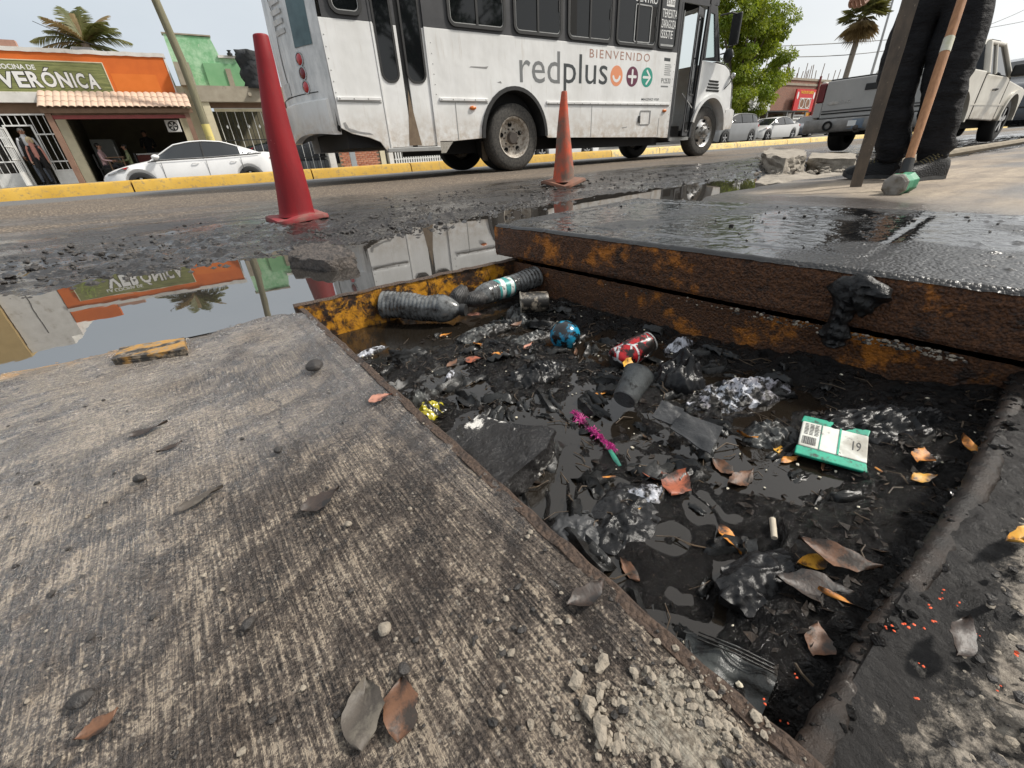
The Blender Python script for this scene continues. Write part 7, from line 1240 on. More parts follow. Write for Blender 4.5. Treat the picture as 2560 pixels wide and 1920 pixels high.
# ================================================================== far side, right: taco shop and white shop
RB = PM('distant_red_brick', (.27, .12, .075), (.20, .085, .055), 9, .9, .95, .3, stretch=(1, 1, 3)); R2 = fac(22.0)
t = NT('brick_courses'); br = t.n('TexBrick', Vector=t.co(rot=(R(90), 0, 0)), Scale=4.0, Mortar_Size=.02); br.inputs['Color1'].default_value = (.28, .115, .07, 1); br.inputs['Color2'].default_value = (.20, .085, .055, 1); br.inputs['Mortar'].default_value = (.30, .25, .21, 1); RB = t.set(base=br.outputs[0], rough=.9)
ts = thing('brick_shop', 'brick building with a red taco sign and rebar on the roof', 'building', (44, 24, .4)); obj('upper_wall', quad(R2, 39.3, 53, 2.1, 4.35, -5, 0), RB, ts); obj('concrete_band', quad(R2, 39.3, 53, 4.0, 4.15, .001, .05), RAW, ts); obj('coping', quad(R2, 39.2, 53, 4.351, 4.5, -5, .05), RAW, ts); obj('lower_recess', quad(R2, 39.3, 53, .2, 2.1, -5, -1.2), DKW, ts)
obj('shop_front', quad(R2, 42.4, 45.6, .3, 2.0, -1.1, -1.0), PM('olive_shutter', (.22, .21, .09), (.18, .17, .07), 3, .7), ts)
for x, m_ in ((42.2, WMET), (45.2, PM('orange_pillar', (.62, .30, .03), (.55, .25, .02), 3, .7)), (46.0, RED_), (48.5, WHT)): obj('pillar', quad(R2, x, x+.55, .2, 2.1, -.4, 0), m_, ts)
mb = MB(); mb.tube([(45.9, 21.9, .2), (45.9, 21.9, 4.7)], .09, 8); obj('red_pipe', mb, RED_, ts)
rn = random.Random(4)
for i in range(26): mb = MB(); x = 38.5+i*.45+rn.uniform(-.1, .1); y = rn.uniform(22.1, 24); mb.tube([(x, y, 4.4), (x+rn.uniform(-.15, .15), y, 4.4+rn.uniform(.5, 1.6))], .03, 5); obj('rebar', mb, BRN, ts)
mb = MB()
for x in (38.8, 41.2):
    for y in (22.3, 23.3): mb.tube([(x, y, 4.4), (x, y, 6.0)], .04, 5)
mb.tube([(38.8, 22.3, 6.0), (41.2, 22.3, 6.0), (41.2, 23.3, 6.0), (38.8, 23.3, 6.0), (38.8, 22.3, 6.0)], .04, 5); mb.tube([(38.8, 22.3, 5.2), (41.2, 22.3, 5.2)], .04, 5); mb.lathe([(0, 0), (.5, 0), (.5, .9), (.2, 1.05), (0, 1.05)], 16, (40, 22.8, 4.6)); obj('tank_frame', mb, BLACK, ts, kind='stuff')
tsn = thing('taco_sign', 'square red taco sign with a food picture on the brick building', 'sign', (43.8, 21.8, 2.2)); REDS = PM('sign_red', (.55, .02, .02), (.5, .018, .018), 4, .45); SF = fac(21.6); obj('board', quad(SF, 42.0, 45.1, 2.15, 3.72, -.12, 0), REDS, tsn)
YELL = NT('sign_yellow').set(base=(.75, .45, .03), rough=.5); obj('lettering', text_fit('TACOS DE CABEZA', 42.65, 44.75, 3.42, 3.60, SF, bold=.02, ext=.01, pad=.001), YELL, tsn); obj('lettering', text_fit('TACOS Y QUESOS', 42.7, 44.5, 2.19, 2.28, SF, bold=.02, ext=.01, pad=.001), YELL, tsn)
pp = obj('picture', quad(SF, 42.75, 44.6, 2.36, 3.12, .001, .01), PAINTW, tsn); obj('picture_plate', quad(SF, 42.80, 44.55, 2.40, 3.08, .011, .014), PM('meat_brown', (.14, .06, .03), (.3, .16, .09), 5, .6), pp)
for x in (43.15, 44.1): mb = MB(); mb.lathe([(.30, -.02), (.36, -.03), (.30, -.03)], 20, (x, 21.6, 2.74), 'y'); obj('plate_ring', mb, PAINTW, pp)
for x in (42.3, 44.9): mb = MB(); mb.lathe([(.0, -.01), (.12, -.01), (.13, -.004)], 16, (x, 21.6, 3.28), 'y'); mb.v = [(a, b, 3.28+(c-3.28)*2.0) for a, b, c in mb.v]; obj('side_emblem', mb, PAINTW, tsn)
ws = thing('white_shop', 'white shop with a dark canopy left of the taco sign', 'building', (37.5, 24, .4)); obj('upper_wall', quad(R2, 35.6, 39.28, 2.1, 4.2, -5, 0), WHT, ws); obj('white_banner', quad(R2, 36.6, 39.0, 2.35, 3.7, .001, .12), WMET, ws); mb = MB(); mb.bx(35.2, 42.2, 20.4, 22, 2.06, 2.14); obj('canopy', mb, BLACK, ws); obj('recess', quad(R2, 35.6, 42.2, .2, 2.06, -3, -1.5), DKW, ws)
for x in (35.4, 36.4, 39.2, 40.2, 42.0): mb = MB(); mb.bx(x-.05, x+.05, 20.5, 20.6, .2, 2.06); obj('canopy_post', mb, SILV, ws)
for j in range(7): mb = MB(); mb.bx(40.3, 41.9, 20.55, 20.6, .55+.2*j, .67+.2*j); obj('shutter_slat', mb, WMET, ws)
mb = MB(); mb.bx(34.6, 35.3, 20.0, 20.1, .3, 1.15); obj('notice_board', mb, BRN, label='brown board leaning by the parked silver sedan', cat='board')
lp = thing('street_light_pole', 'slim pale street light pole right of the fan palm', 'street light', (65.6, 26, .6)); mb = MB(); mb.tube([(65.7, 26, .3), (65.5, 26, 8), (65.3, 26, 12.5)], [.16, .12, .09], 10); obj('shaft', mb, PM('pale_pole', (.40, .41, .42), (.34, .35, .36), 5, .5), lp); mb = MB(); mb.tube([(65.3, 26, 12.5), (65.0, 25, 12.9), (64.6, 23.6, 12.9)], .06, 8); obj('arm', mb, SILV, lp)
wire('overhead_wire', sag((44, 26, 7.3), (112, 26, 14.0), .5), 'upper wire crossing the pale sky behind the worker', .035); wire('overhead_wire', sag((44, 26, 6.6), (110, 26, 15.2), 1.6), 'lower wire crossing the pale sky behind the worker', .035)
# distant low houses closing the street
rn = random.Random(17)
for i, (x0, x1, h_, col) in enumerate(((54, 62, 3.6, (.48, .42, .33)), (63, 74, 4.6, (.40, .36, .32)), (76, 90, 3.8, (.5, .45, .38)))):
    d_ = thing('distant_house', ['low tan house past the brick shop', 'low grey house farther down the street', 'low cream house at the end of the street'][i], 'building', ((x0+x1)/2, 25, .5)); obj('wall', quad(R2, x0, x1, .2, h_, -6, 0), PM('far_plaster', col, None, 3, .9), d_); obj('roof_slab', quad(R2, x0-.2, x1+.2, h_+.001, h_+.2, -6, .3), RAW, d_)
    for k in range(3): xx = x0+1+(x1-x0-2.5)*k/2; w_ = obj('window', quad(R2, xx, xx+1.3, 1.4, 2.6, .001, .05), WMET, d_); obj('pane', quad(R2, xx+.1, xx+1.2, 1.5, 2.5, .051, .056), GLASS_DARK, w_)
# hills behind the viewer (mirrored in the bus windows)
A_ = np.linspace(-260, 420, 60); B_ = np.linspace(0, 1, 10); AA, BBB = np.meshgrid(A_, B_, indexing='ij'); hz = 62*fbm(AA, AA*0, .008, 4, 12)*np.sin(PI*BBB)**1.0; np_mesh('hills', np.stack([AA, -260-160*BBB, hz-2], -1).reshape(-1, 3), 60, 10, PM('scrub_hill', (.13, .12, .08), (.10, .095, .06), .05, .95), kind='structure')
# ================================================================== cones
def cone(name, label, base_px, top_px, rb, rt, bw, zg, mat, basemat, warp, tilt=0, lean=0):
    p = gz(base_px[0], base_px[1], zg); H = gy(top_px[0], top_px[1], p.y).z-zg; T = thing(name, label, 'traffic cone', tuple(p), (0, 0, 0), 'traffic cones')
    mb = MB(); n = 14; secs = []
    prof = [(bw*1.0, 0.0), (bw*1.0, .035)]
    def plate(s_, z, k=0):
        out = []
        for cx, cy, g0 in ((1, 1, 0), (-1, 1, 90), (-1, -1, 180), (1, -1, 270)):
            for i in range(5):
                g = R(g0+90*i/4); x = (cx*(s_-.06)+.06*math.cos(g)); y = (cy*(s_-.06)+.06*math.sin(g)); c, s2 = math.cos(tilt), math.sin(tilt); X_, Y_ = x*c-y*s2, x*s2+y*c
                out.append(p+Vector((X_, Y_, z+warp*(abs(cx*cy)*.5+.5*cx)*(x*x+y*y)/(s_*s_*2)+warp*.6*math.sin(3*math.atan2(y, x)))))
        return out
    mb.loft([plate(bw, 0), plate(bw*1.01, .012), plate(bw*.99, .030), plate(bw*.90, .036), plate(bw*.5, .036)], close=True); obj('base_plate', mb, basemat, T, smooth=40)
    mb = MB(); pr = [(rb*1.10, .034), (rb*1.03, .045), (rb, .065)]
    for i in range(1, 9): s_ = i/8; pr.append((rb+(rt-rb)*s_, .065+(H-.075)*s_))
    pr += [(rt*.96, H-.004), (rt*.85, H), (rt*.7, H-.004), (rt*.68, H-.25)]; mb.lathe(pr, 40, p); mb.v = [(x+.006*math.sin(z*7)+lean*(z-zg), y, z) for x, y, z in mb.v]; obj('cone_body', mb, mat, T, smooth=50)
    return T, p, H
t = NT('faded_red_cone_plastic'); n = t.noise(5, 6, .65, t.co((1, 1, .35))); s2 = t.noise(26, 6, .7, t.co((1, 1, .3))); c = t.mix(t.rng(n, .35, .65), (.25, .010, .014), (.17, .008, .012)); c = t.mix(t.rng(s2, .60, .70, 0, .8), c, (.12, .03, .03)); c = t.mix(t.rng(t.noise(40, 5, .7), .68, .74), c, (.5, .2, .2)); CRED = t.set(base=c, spec=.3, rough=.55, normal=t.bump(s2, .15, .01))
t = NT('dusty_red_cone_base'); n = t.noise(9, 6, .7); CREDB = t.set(base=t.mix(t.rng(n, .4, .68), (.24, .02, .025), (.20, .11, .09)), rough=.7, normal=t.bump(n, .3, .01))
t = NT('grimy_orange_cone'); n = t.noise(3.2, 6, .68, t.co((1, 1, .6))); c = t.mix(t.rng(n, .36, .54), (.60, .075, .022), (.15, .095, .07)); c = t.mix(t.rng(t.noise(16, 6, .7), .55, .68, 0, .8), c, (.24, .10, .06)); CORG = t.set(base=c, rough=.7, normal=t.bump(t.noise(30, 5), .25, .008)); CORGB = PM('grimy_orange_base', (.24, .10, .06), (.16, .095, .07), 8, .8)
zc = .028; _, cp, ch = cone('tall_traffic_cone', 'tall dark red traffic cone standing in front of the bus tail', (745, 550), (645, 86), .122, .047, .185, zc, CRED, CREDB, .02, R(12), .075)
zc = .045; cone('short_traffic_cone', 'grimy orange traffic cone in front of the bus rear wheel', (1408, 462), (1420, 228), .120, .030, .20, zc, CORG, CORGB, .05, R(20))
# ================================================================== broken kerb and blocks by the worker
GREYC = PM('broken_grey_concrete', (.34, .30, .245), (.20, .175, .145), 9, .85, .95, .5, bscale=30, bdist=.03, dirt=(.09, .075, .06), dlo=.56, dhi=.68)
def block(pts, zt, h, seed, label, jit=.015): return obj('concrete_block', chunkmb([tuple(gz(x, y, zt)) for x, y in pts], h, seed, jit), GREYC, smooth=35, label=label, cat='concrete block', group='broken concrete by the kerb')
block([(1905, 384), (1925, 370), (2012, 374), (2018, 388), (1965, 397)], .20, .20, 41, 'large broken concrete block lying on the road edge', .022)
block([(2022, 396), (2030, 382), (2140, 384), (2140, 398)], .16, .14, 42, 'long flat concrete slab beside the large block', .012)
block([(1888, 458), (1905, 440), (2000, 436), (2115, 430), (2120, 444), (2000, 456)], .10, .12, 43, 'broken kerb edge at the worker\'s foot', .014)
block([(1985, 470), (2010, 455), (2110, 446), (2090, 460)], .07, .08, 44, 'small dark concrete wedge lying in the puddle', .010)
mb = MB(); rn = random.Random(33)
for i in range(160): p = gz(rn.uniform(1890, 2200), rn.uniform(385, 440), .08); rock(mb, p, rn.uniform(.008, .03), rn)
obj('kerb_rubble', mb, GREYC, kind='stuff', label='crumbled concrete bits along the broken kerb')
fp_ = [gx(2400, 372, 5.5), gx(2555, 340, 9.5)]; mb = MB(); mb.tube([Vector((4.6, 1.55, .16)), Vector((6.0, 1.62, .16)), Vector((12, 1.9, .16))], .05, 8, flat=.8); obj('timber_plank', mb, PM('grey_timber', (.26, .22, .16), (.18, .15, .11), 5, .85, stretch=(1, 6, 6)), label='long weathered timber lying along the pavement behind the worker', cat='timber')
# ================================================================== people
def skin_mesh(V, E, root, sub=2):
    """V: name -> (xyz, radius); one continuous skinned surface"""
    me = bpy.data.meshes.new('body'); names = list(V); me.from_pydata([V[k][0] for k in names], [(names.index(a), names.index(b)) for a, b in E], []); o = bpy.data.objects.new('body', me); C.objects.link(o); sk = o.modifiers.new('skin', 'SKIN'); sk.use_smooth_shade = True; sk.branch_smoothing = .6
    for i, k in enumerate(names):
        r = V[k][1]; sv = me.skin_vertices[0].data[i]; sv.radius = r if isinstance(r, tuple) else (r, r); sv.use_root = (k == root)
    s_ = o.modifiers.new('sub', 'SUBSURF'); s_.levels = s_.render_levels = sub; bpy.context.view_layer.update(); dg = bpy.context.evaluated_depsgraph_get(); m2 = bpy.data.meshes.new_from_object(o.evaluated_get(dg)); bpy.data.objects.remove(o); return m2
def hand_chain(V, E, tag, wrist, fdir, side_, curl, sc=1.0):
    """palm and five fingers leaving the wrist"""
    w = Vector(V[wrist][0]); f = Vector(fdir).normalized(); s_ = Vector(side_).normalized(); nn = f.cross(s_).normalized(); V[tag+'palm'] = (tuple(w+f*.05*sc), (.036*sc, .018*sc)); V[tag+'kn'] = (tuple(w+f*.09*sc), (.038*sc, .016*sc)); E += [(wrist, tag+'palm'), (tag+'palm', tag+'kn')]
    for i, (off, L) in enumerate(((-.033, .075), (-.011, .085), (.011, .080), (.033, .062))):
        b = w+f*.095*sc+s_*off*sc; d = (f*math.cos(curl*.6)+nn*math.sin(curl*.6)); m = b+d*L*.5*sc; d2 = (f*math.cos(curl*1.7)+nn*math.sin(curl*1.7)); e = m+d2*L*.5*sc; V[f'{tag}f{i}a'] = (tuple(b), .010*sc); V[f'{tag}f{i}b'] = (tuple(m), .009*sc); V[f'{tag}f{i}c'] = (tuple(e), .0075*sc); E += [(tag+'kn', f'{tag}f{i}a'), (f'{tag}f{i}a', f'{tag}f{i}b'), (f'{tag}f{i}b', f'{tag}f{i}c')]
    tb = w+f*.035*sc-s_*.035*sc+nn*.01; V[tag+'t1'] = (tuple(tb), .012*sc); V[tag+'t2'] = (tuple(tb+(f*.6-s_*.5+nn*.5).normalized()*.04*sc), .010*sc); V[tag+'t3'] = (tuple(tb+(f*.6-s_*.3+nn*.6).normalized()*.068*sc), .008*sc); E += [(tag+'palm', tag+'t1'), (tag+'t1', tag+'t2'), (tag+'t2', tag+'t3')]
SKIN = PM('brown_skin', (.36, .19, .12), (.30, .15, .095), 8, .55); SKIN2 = PM('light_skin', (.50, .32, .23), (.44, .27, .19), 8, .55); HAIRK = PM('black_hair', (.015, .013, .012), (.03, .026, .022), 20, .5); HAIRB = PM('blond_hair', (.55, .45, .28), (.42, .33, .19), 20, .5); HAIRG = PM('grey_hair', (.20, .19, .18), (.12, .115, .11), 20, .6)
def cloth(name, a, b=None, rough=.85, sc=6): return PM(name, a, b, sc, rough, rough+.05, .35, bscale=14, bdist=.02)
def person(label, loc, rz, H, top, legs, skin, hair, pose='stand', long_hair=False, coat=None, group='people in the eatery'):
    T = thing('person', label, 'person', loc, (0, 0, rz), group, local=True); k = H/1.7; V = {}; E = []
    sit = pose == 'sit'; zo = -.42 if sit else 0
    V.update(pel=((0, 0, .93+zo), .125), sp=((0, -.01, 1.13+zo), .115), ch=((0, 0, 1.32+zo), (.15, .115)), nk=((0, -.005, 1.47+zo), .055), hd=((0, -.02, 1.575+zo), (.075, .085)), tp=((0, -.01, 1.66+zo), (.065, .075)))
    E += [('pel', 'sp'), ('sp', 'ch'), ('ch', 'nk'), ('nk', 'hd'), ('hd', 'tp')]
    for s_, n in ((-1, 'l'), (1, 'r')):
        V[n+'sh'] = ((s_*.175, 0, 1.395+zo), .062); fwd = pose in ('sit', 'cook') or (pose == 'hold' and s_ > 0); V[n+'el'] = ((s_*.23, -.06 if fwd else .02, 1.13+zo), .045); V[n+'wr'] = ((s_*.14, -.26, 1.10+zo), .032) if fwd else ((s_*.25, -.04, .90+zo), .032); E += [('ch', n+'sh'), (n+'sh', n+'el'), (n+'el', n+'wr')]; hand_chain(V, E, n+'h', n+'wr', (-s_*.2, -1, -.1) if fwd else (0, -.15, -1), (s_*0, 0, 1) if fwd else (0, 1, 0), .6)
        V[n+'hp'] = ((s_*.095, 0, .88+zo), .095); V[n+'kn_'] = ((s_*.11, -.40, .50), .065) if sit else ((s_*.105, -.015, .49), .062); V[n+'an'] = ((s_*.11, -.38, .09), .042) if sit else ((s_*.11, .02, .085), .042); V[n+'to'] = ((s_*.115, -.52, .035), .035) if sit else ((s_*.12, -.14, .035), .035); E += [('pel', n+'hp'), (n+'hp', n+'kn_'), (n+'kn_', n+'an'), (n+'an', n+'to')]
    m = skin_mesh(V, E, 'pel', 1); m.name = 'body'; v0 = [skin, top, legs, BLACK, hair]
    for q in v0: m.materials.append(q)
    for p in m.polygons:
        c = p.center; z = c.z-zo; ax = abs(c.x)
        if z > 1.49: p.material_index = 4 if (c.y > -.015 and z > 1.54) or z > 1.665 else 0
        elif (ax > .12 and pose != 'x' and (c.y < -.285 and z > 1.0 and z < 1.2)) or (ax > .18 and z < .88 and not sit): p.material_index = 0
        elif z > .96 or (ax > .19 and z > .85): p.material_index = 1
        elif c.z < .10: p.material_index = 3
        else: p.material_index = 2
    o = bpy.data.objects.new('body', m); put(o, T); o.scale = (k, k, k)
    mb = MB(); mb.ell((0, -.105*k, (1.575+zo)*k), (.012*k, .018*k, .02*k), 8, 6); obj('nose', mb, skin, T)
    for s_ in (-1, 1): mb = MB(); mb.ell((s_*.03*k, -.092*k, (1.60+zo)*k), (.012*k, .008*k, .007*k), 8, 6); obj('eye', mb, HAIRK, T); mb = MB(); mb.ell((s_*.082*k, -.01*k, (1.585+zo)*k), (.01*k, .02*k, .028*k), 8, 6); obj('ear', mb, skin, T)
    mb = MB(); mb.ell((0, -.098*k, (1.535+zo)*k), (.022*k, .006*k, .005*k), 8, 6); obj('mouth', mb, NT('lips').set(base=(.3, .1, .08), rough=.6), T)
    if long_hair:
        mb = MB(); mb.ell((0, .02*k, (1.60+zo)*k), (.115*k, .10*k, .14*k), 14, 10); obj('hair', mb, hair, T, smooth=180)
    else: mb = MB(); mb.ell((0, .012*k, (1.625+zo)*k), (.085*k, .09*k, .075*k), 14, 10); obj('hair', mb, hair, T, smooth=180)
    if coat:
        mb = MB(); secs = []
        for z, rx_, ry_ in ((1.42, .17, .11), (1.25, .205, .15), (1.05, .19, .15), (.85, .21, .165), (.62, .23, .17)): secs.append([((rx_*math.cos(g))*k, (ry_*math.sin(g)+.015)*k, (z+zo)*k) for g in [R(-65+310*i/15-0) for i in range(16)]])
        mb.loft([[(-y*0+x, y, z) for x, y, z in q] for q in secs]); o = obj('open_coat', mb, coat, T, smooth=70); sm = o.modifiers.new('s', 'SOLIDIFY'); sm.thickness = .012
    return T
BLKC = cloth('black_cloth', (.012, .012, .013)); WSHIRT = cloth('white_shirt', (.62, .63, .66)); JEAN = cloth('grey_blue_jeans', (.10, .12, .16), (.16, .18, .22)); PINKT = cloth('salmon_blouse', (.55, .25, .20)); PLAID = cloth('pink_plaid_shirt', (.50, .28, .30), (.62, .48, .48), sc=14); OLIVE = cloth('olive_print_shirt', (.30, .32, .18), (.16, .20, .10), sc=16); DKT = cloth('dark_trousers', (.025, .025, .03))
person('man in a black jacket and white shirt standing in the gate doorway', (-4.66, 21.16, .22), R(10), 1.62, WSHIRT, JEAN, SKIN, HAIRG, 'stand', coat=BLKC)
person('blond woman in a black coat and salmon blouse before the man in the doorway', (-4.50, 20.78, .22), R(5), 1.33, PINKT, BLKC, SKIN2, HAIRB, 'stand', True, coat=BLKC)
person('diner in a pink plaid shirt seated inside the eatery', (-3.05, 21.55, .22), R(80), 1.55, PLAID, DKT, SKIN, HAIRK, 'sit')
person('diner in an olive print shirt seated at the eatery table', (-2.35, 21.7, .22), R(-80), 1.5, OLIVE, DKT, SKIN, HAIRK, 'sit')
person('cook in dark clothes standing behind the counter', (-1.75, 23.2, .22), 0, 1.62, BLKC, DKT, SKIN, HAIRK, 'cook')
for i, (x, y, lb) in enumerate(((-3.05, 21.60, 'dark chair under the diner in pink plaid'), (-2.35, 21.75, 'dark chair under the diner in olive'))):
    ch_ = thing('dining_chair', lb, 'chair', (x, y, .22), group='eatery chairs'); mb = MB(); mb.bx(x-.2, x+.2, y-.2, y+.2, .585, .615); obj('seat', mb, BLACK, ch_)
    for dx in (-.18, .18):
        for dy in (-.18, .18): mb = MB(); mb.bx(x+dx-.015, x+dx+.015, y+dy-.015, y+dy+.015, .22, .585); obj('leg', mb, BLACK, ch_)
    sx = -.2 if i == 0 else .2; mb = MB(); mb.bx(x+sx-.02, x+sx+.02, y-.2, y+.2, .62, 1.05); obj('backrest', mb, BLACK, ch_)
tb_ = thing('dining_table', 'small table between the two seated diners', 'table', (-2.7, 21.6, .22)); mb = MB(); mb.bx(-2.95, -2.45, 21.3, 21.95, .92, .95); obj('top', mb, BRN, tb_)
for dx in (-.2, .2):
    for dy in (-.25, .25): mb = MB(); mb.bx(-2.7+dx-.02, -2.7+dx+.02, 21.62+dy-.02, 21.62+dy+.02, .22, .92); obj('leg', mb, BRN, tb_)
# --- the worker: whole figure, framed from the waist down
PVZ = .118; V = {}; E = []
wk = thing('person', 'worker in black jeans and black trainers standing behind the tools', 'person', (3.74, 1.15, PVZ))
J = dict(pel=((3.75, 1.23, 1.06), .15), sp=((3.75, 1.23, 1.24), .15), ch=((3.72, 1.22, 1.46), (.19, .14)), nk=((3.69, 1.215, 1.62), .06), hd=((3.66, 1.215, 1.74), (.08, .09)), tp=((3.66, 1.215, 1.83), (.07, .08)))
J.update(lhp=((3.74, 1.335, .99), .14), lt=((3.72, 1.33, .82), .132), lk1=((3.70, 1.315, .68), .108), lkn=((3.69, 1.30, .61), .102), lc1=((3.705, 1.28, .50), .100), lc2=((3.73, 1.255, .38), .093), lan=((3.755, 1.235, .27), .090), lhem=((3.765, 1.225, .205), .086))
J.update(rhp=((3.77, 1.13, .99), .15), rt=((3.75, 1.115, .82), .14), rk1=((3.73, 1.095, .67), .116), rkn=((3.72, 1.085, .60), .108), rc1=((3.73, 1.065, .49), .106), rc2=((3.75, 1.045, .37), .098), ran=((3.765, 1.025, .27), .094), rhem=((3.77, 1.015, .205), .088))
J.update(lsh=((3.72, 1.42, 1.53), .07), lel=((3.70, 1.60, 1.40), .055), lwr=((3.665, 1.655, 1.225), .038), rsh=((3.72, 1.02, 1.53), .07), rel=((3.55, .92, 1.33), .05), rwr=((3.33, 1.02, 1.36), .036))
V = {k: (v[0], v[1]) for k, v in J.items()}
E += [('pel', 'sp'), ('sp', 'ch'), ('ch', 'nk'), ('nk', 'hd'), ('hd', 'tp'), ('ch', 'lsh'), ('lsh', 'lel'), ('lel', 'lwr'), ('ch', 'rsh'), ('rsh', 'rel'), ('rel', 'rwr')]
for n in 'lr': E += [('pel', n+'hp'), (n+'hp', n+'t'), (n+'t', n+'k1'), (n+'k1', n+'kn'), (n+'kn', n+'c1'), (n+'c1', n+'c2'), (n+'c2', n+'an'), (n+'an', n+'hem')]
hand_chain(V, E, 'lh', 'lwr', (-.05, .05, -1), (.2, 1, 0), 1.3, 1.15); hand_chain(V, E, 'rh', 'rwr', (-1, .15, 0), (0, 0, 1), 1.2)
m = skin_mesh(V, E, 'pel', 3); m.name = 'body'
co = np.empty(len(m.vertices)*3); m.vertices.foreach_get('co', co); co = co.reshape(-1, 3); nm = np.empty(len(m.vertices)*3); m.vertices.foreach_get('normal', nm); nm = nm.reshape(-1, 3)
ang = np.arctan2(co[:, 1]-1.18, co[:, 0]-3.74); zz = co[:, 2]; legm = (zz < 1.2)*(np.abs(co[:, 1]-1.18) < .33)
low = np.exp(-((zz-.27)/.10)**2); kn = np.exp(-((zz-.62)/.12)**2); fold = (fbm(co[:, 0]*1.4+co[:, 1]*1.4, zz*3.2, 6, 3, 61)-.5)*.030*(.35+1.0*low+.8*kn)+np.sin(zz*70+ang*3.5+6*fbm(co[:, 0], co[:, 1], 9, 2, 5))*.0035*low
co += nm*(fold*legm)[:, None]; co -= np.array(OFF[wk]); m.vertices.foreach_set('co', co.ravel()); m.update()
t = NT('black_denim'); n = t.noise(9, 6, .65); c = t.mix(t.rng(n, .4, .65), (.007, .007, .0085), (.015, .015, .017)); DENIM = t.set(base=c, spec=.25, rough=.8, normal=t.bump(t.math('ADD', t.math('MULTIPLY', t.noise(16, 5, .6, t.co((1, 1, 2.2))), 1.0), t.math('MULTIPLY', t.noise(300, 2), .1)), .8, .03))
for q in (DENIM, cloth('charcoal_shirt', (.05, .055, .06)), SKIN, HAIRK): m.materials.append(q)
for p in m.polygons:
    c = p.center+Vector(OFF[wk]); p.material_index = 0 if c.z < 1.10 and abs(c.y-1.18) < .33 else 1
    if c.z > 1.63: p.material_index = 3 if (c.x > 3.67 or c.z > 1.84) else 2
    if c.y > 1.60 and c.z < 1.32 or (c.x < 3.40 and c.z > 1.2): p.material_index = 2
m.polygons.foreach_set('use_smooth', [True]*len(m.polygons)); o = bpy.data.objects.new('body', m); put(o, wk)
for s_ in (-1, 1): mb = MB(); mb.ell((3.575, 1.215+s_*.033, 1.765), (.008, .013, .008), 8, 6); obj('eye', mb, HAIRK, wk); mb = MB(); mb.ell((3.665, 1.215+s_*.088, 1.745), (.022, .01, .03), 8, 6); obj('ear', mb, SKIN, wk)
mb = MB(); mb.ell((3.565, 1.215, 1.735), (.022, .013, .022), 8, 6); obj('nose', mb, SKIN, wk); mb = MB(); mb.ell((3.575, 1.215, 1.695), (.006, .024, .006), 8, 6); obj('mouth', mb, NT('lips_2').set(base=(.3, .1, .08), rough=.6), wk); mb = MB(); mb.ell((3.685, 1.215, 1.80), (.088, .092, .075), 16, 12); obj('hair', mb, HAIRK, wk, smooth=180)
t = NT('black_trainer_mesh'); n = t.voro(120); c = t.mix(t.rng(n, .0, .22, 1, 0), (.007, .007, .0075), (.13, .095, .03)); z_ = t.n('SeparateXYZ', Vector=t.co()).outputs[2]; c = t.mix(t.rng(z_, .085, .10), (.008, .008, .009), c); SHOE = t.set(base=c, spec=.3, rough=.6, normal=t.bump(n, .4, .006)); SOLE = PM('grey_rubber_sole', (.05, .05, .05), (.025, .025, .025), 12, .7)
def shoe(heel, toe, label):
    h_ = Vector(heel); d = (Vector(toe)-h_); L = d.length; d.normalize(); s_ = Vector((-d.y, d.x, 0)); up = Vector((0, 0, 1))
    for part in ('sole', 'upper'):
        secs = []
        for u, w, zb, zt in ((-.03, .030, .02, .085), (.0, .040, .006, .125), (.12, .046, .0, .145), (.25, .047, .004, .15), (.38, .047, .006, .14), (.52, .050, .004, .118), (.68, .056, .0, .098), (.82, .057, .004, .090), (.92, .052, .010, .080), (.97, .042, .018, .068), (1.0, .026, .026, .054)):
            c = h_+d*L*u; ring_ = []
            for i in range(16):
                g = 2*PI*i/16; x = math.cos(g)*w*(1.06 if part == 'sole' else 1.0); z = math.sin(g)
                if part == 'sole': z = zb+.028 if z > 0 else zb
                else: z = zb+.024+(zt-zb-.024)*max(0, z)**.7
                ring_.append(c+s_*x+up*(z))
            secs.append(ring_)
        mb = MB(); mb.loft(secs, close=True); obj('shoe_'+part, mb, SOLE if part == 'sole' else SHOE, wk, smooth=60)
    mb = MB()
    for k in range(7): c = h_+d*L*(.28+.055*k)+up*(.147-.0085*k); mb.tube([c-s_*.036-up*.012, c-s_*.015, c+up*.004, c+s_*.015, c+s_*.036-up*.012], .0032, 5); mb.tube([c-s_*.03-up*.008, c+up*.005+d*.012, c+s_*.03+d*.02-up*.008], .0026, 5)
    obj('laces', mb, PM('gold_black_lace', (.22, .17, .06), (.03, .03, .03), 90, .7), wk, kind='stuff')
hl_, tl_ = gz(2262, 432, PVZ), gz(2118, 452, PVZ); hl_.z = tl_.z = PVZ; d_ = (tl_-hl_).normalized(); hl_ = Vector((3.80, 1.185, PVZ)); dl_ = Vector((-.50, .86, 0)).normalized(); shoe(hl_, hl_+dl_*.29, 'l'); hr_ = Vector((3.80, .965, PVZ)); shoe(hr_, hr_+Vector((-.93, .36, 0)).normalized()*.32, 'r')
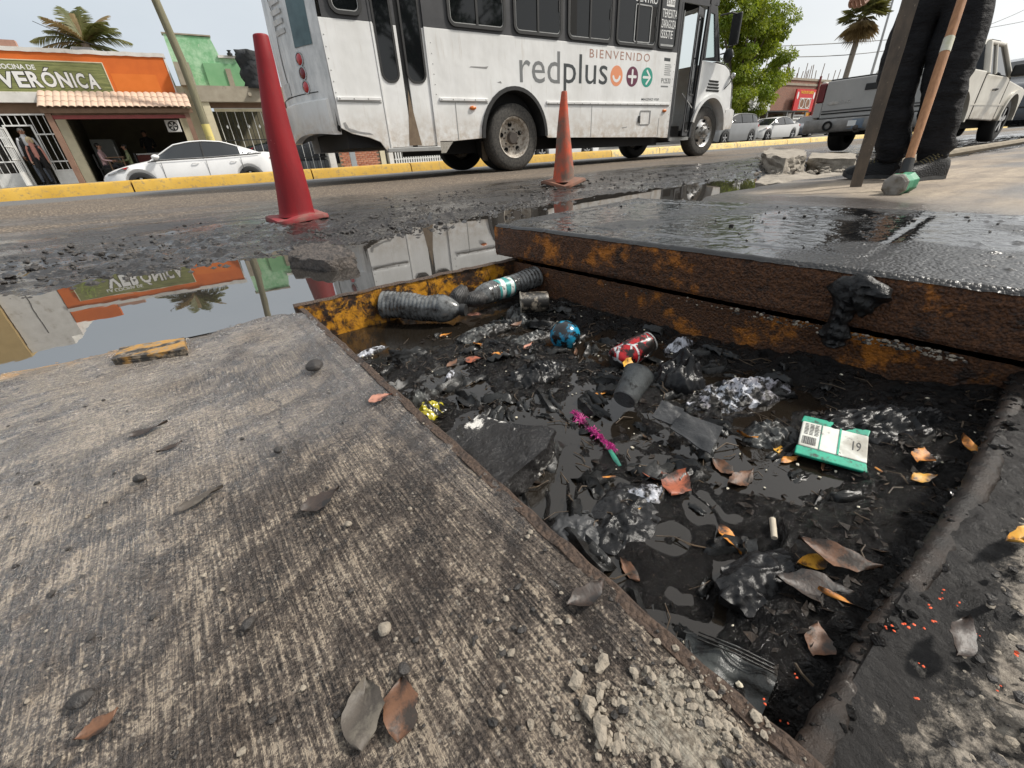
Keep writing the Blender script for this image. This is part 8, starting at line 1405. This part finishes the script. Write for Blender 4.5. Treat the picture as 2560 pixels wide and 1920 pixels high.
# --- tools
def lerp_line(a, b, k): return a+(b-a)*k
b0 = gz(2138, 470, PVZ); b1 = gx(2247, 100, 3.12); bd = (b1-b0).normalized(); b2 = b0+bd*1.65
t = NT('muddy_steel_bar'); n = t.noise(14, 7, .7, t.co((1, 1, .4))); c = t.mix(t.rng(n, .35, .65), (.12, .09, .065), (.055, .044, .035)); c = t.mix(t.rng(t.noise(60, 5, .7), .64, .70), c, (.30, .24, .18)); BAR = t.set(base=c, rough=.7, normal=t.bump(n, .4, .008)); sx = bd.cross(Vector((.75, .65, 0))).normalized(); sy = sx.cross(bd).normalized(); mb = MB(); secs = []
for k in range(14): s_ = k/13; p = b0.lerp(b2, s_); w_ = .026+.014*s_; j = .001*math.sin(k*2.3); secs.append([p+sx*(w_+j)+sy*.012, p-sx*(w_-j)+sy*.012, p-sx*(w_-j)-sy*.012, p+sx*(w_+j)-sy*.012])
mb.loft(secs, close=True); obj('pry_bar', mb, BAR, bevel=.003, label='long dark muddy steel bar held upright by the worker', cat='steel bar')
sl = thing('sledgehammer', 'sledgehammer with a wooden handle and green head resting on the pavement', 'sledgehammer', tuple(gz(2250, 485, PVZ))); HX = 2.98
hb_ = gx(2268, 414, HX); ht_ = gx(2375, 90, HX+.22); hd_ = (ht_-hb_).normalized(); h0 = hb_-hd_*.10; h1 = hb_+hd_*1.02; t = NT('varnished_ash_handle'); n = t.noise(5, 6, .6, t.co((18, 18, 1.2))); c = t.mix(t.rng(n, .35, .65), (.42, .20, .085), (.30, .135, .055)); c = t.mix(t.rng(t.noise(14, 5, .7), .62, .72, 0, .7), c, (.14, .075, .04)); ASH = t.set(base=c, rough=.5, normal=t.bump(n, .15, .004)); mb = MB(); mb.tube([h0.lerp(h1, i/10) for i in range(11)], [.020, .021, .0215, .0225, .0235, .0235, .0225, .022, .0215, .022, .023], 14, flat=.85); obj('handle', mb, ASH, sl, smooth=60)
mb = MB(); mb.tube([hb_-hd_*.04, hb_+hd_*.03], [.028, .026], 14, flat=.88); obj('collar', mb, BLACK, sl, smooth=50); mb = MB(); mb.tube([hb_+hd_*.52, hb_+hd_*.585], .0239, 14, cap=False, flat=.87); obj('sticker', mb, PM('torn_sticker', (.5, .48, .3), (.65, .63, .58), 20, .5), sl, smooth=60)
ctr = gz(2252, 460, PVZ+.049); ax = (gz(2205, 470, PVZ+.040)-gz(2298, 446, PVZ+.046)); ax.z = 0; ax.normalize(); m3 = Matrix((ax, Vector((-ax.y, ax.x, 0)), Vector((0, 0, 1)))).transposed(); GRNH = PM('chipped_green_enamel', (.03, .24, .12), (.02, .17, .085), 9, .45, .6, .2, dirt=(.30, .29, .26), dscale=12, dlo=.58, dhi=.66); FACE = PM('dusty_steel_face', (.30, .28, .25), (.20, .18, .155), 14, .65, .8, .4, metal=.2, dirt=(.12, .095, .06), dscale=14)
def octs(x, r): return [ctr+m3 @ Vector((x, r*math.cos(R(22.5+45*i)), r*math.sin(R(22.5+45*i)))) for i in range(8)]
mb = MB(); mb.loft([octs(-.080, .046), octs(-.070, .052), octs(-.025, .044), octs(.022, .044), octs(.050, .053), octs(.072, .053)], close=True); obj('head', mb, GRNH, sl, bevel=.003); mb = MB(); mb.loft([octs(.0725, .0525), octs(.082, .053), octs(.092, .043), octs(.094, .028)], close=True); obj('striking_face', mb, FACE, sl, bevel=.003)
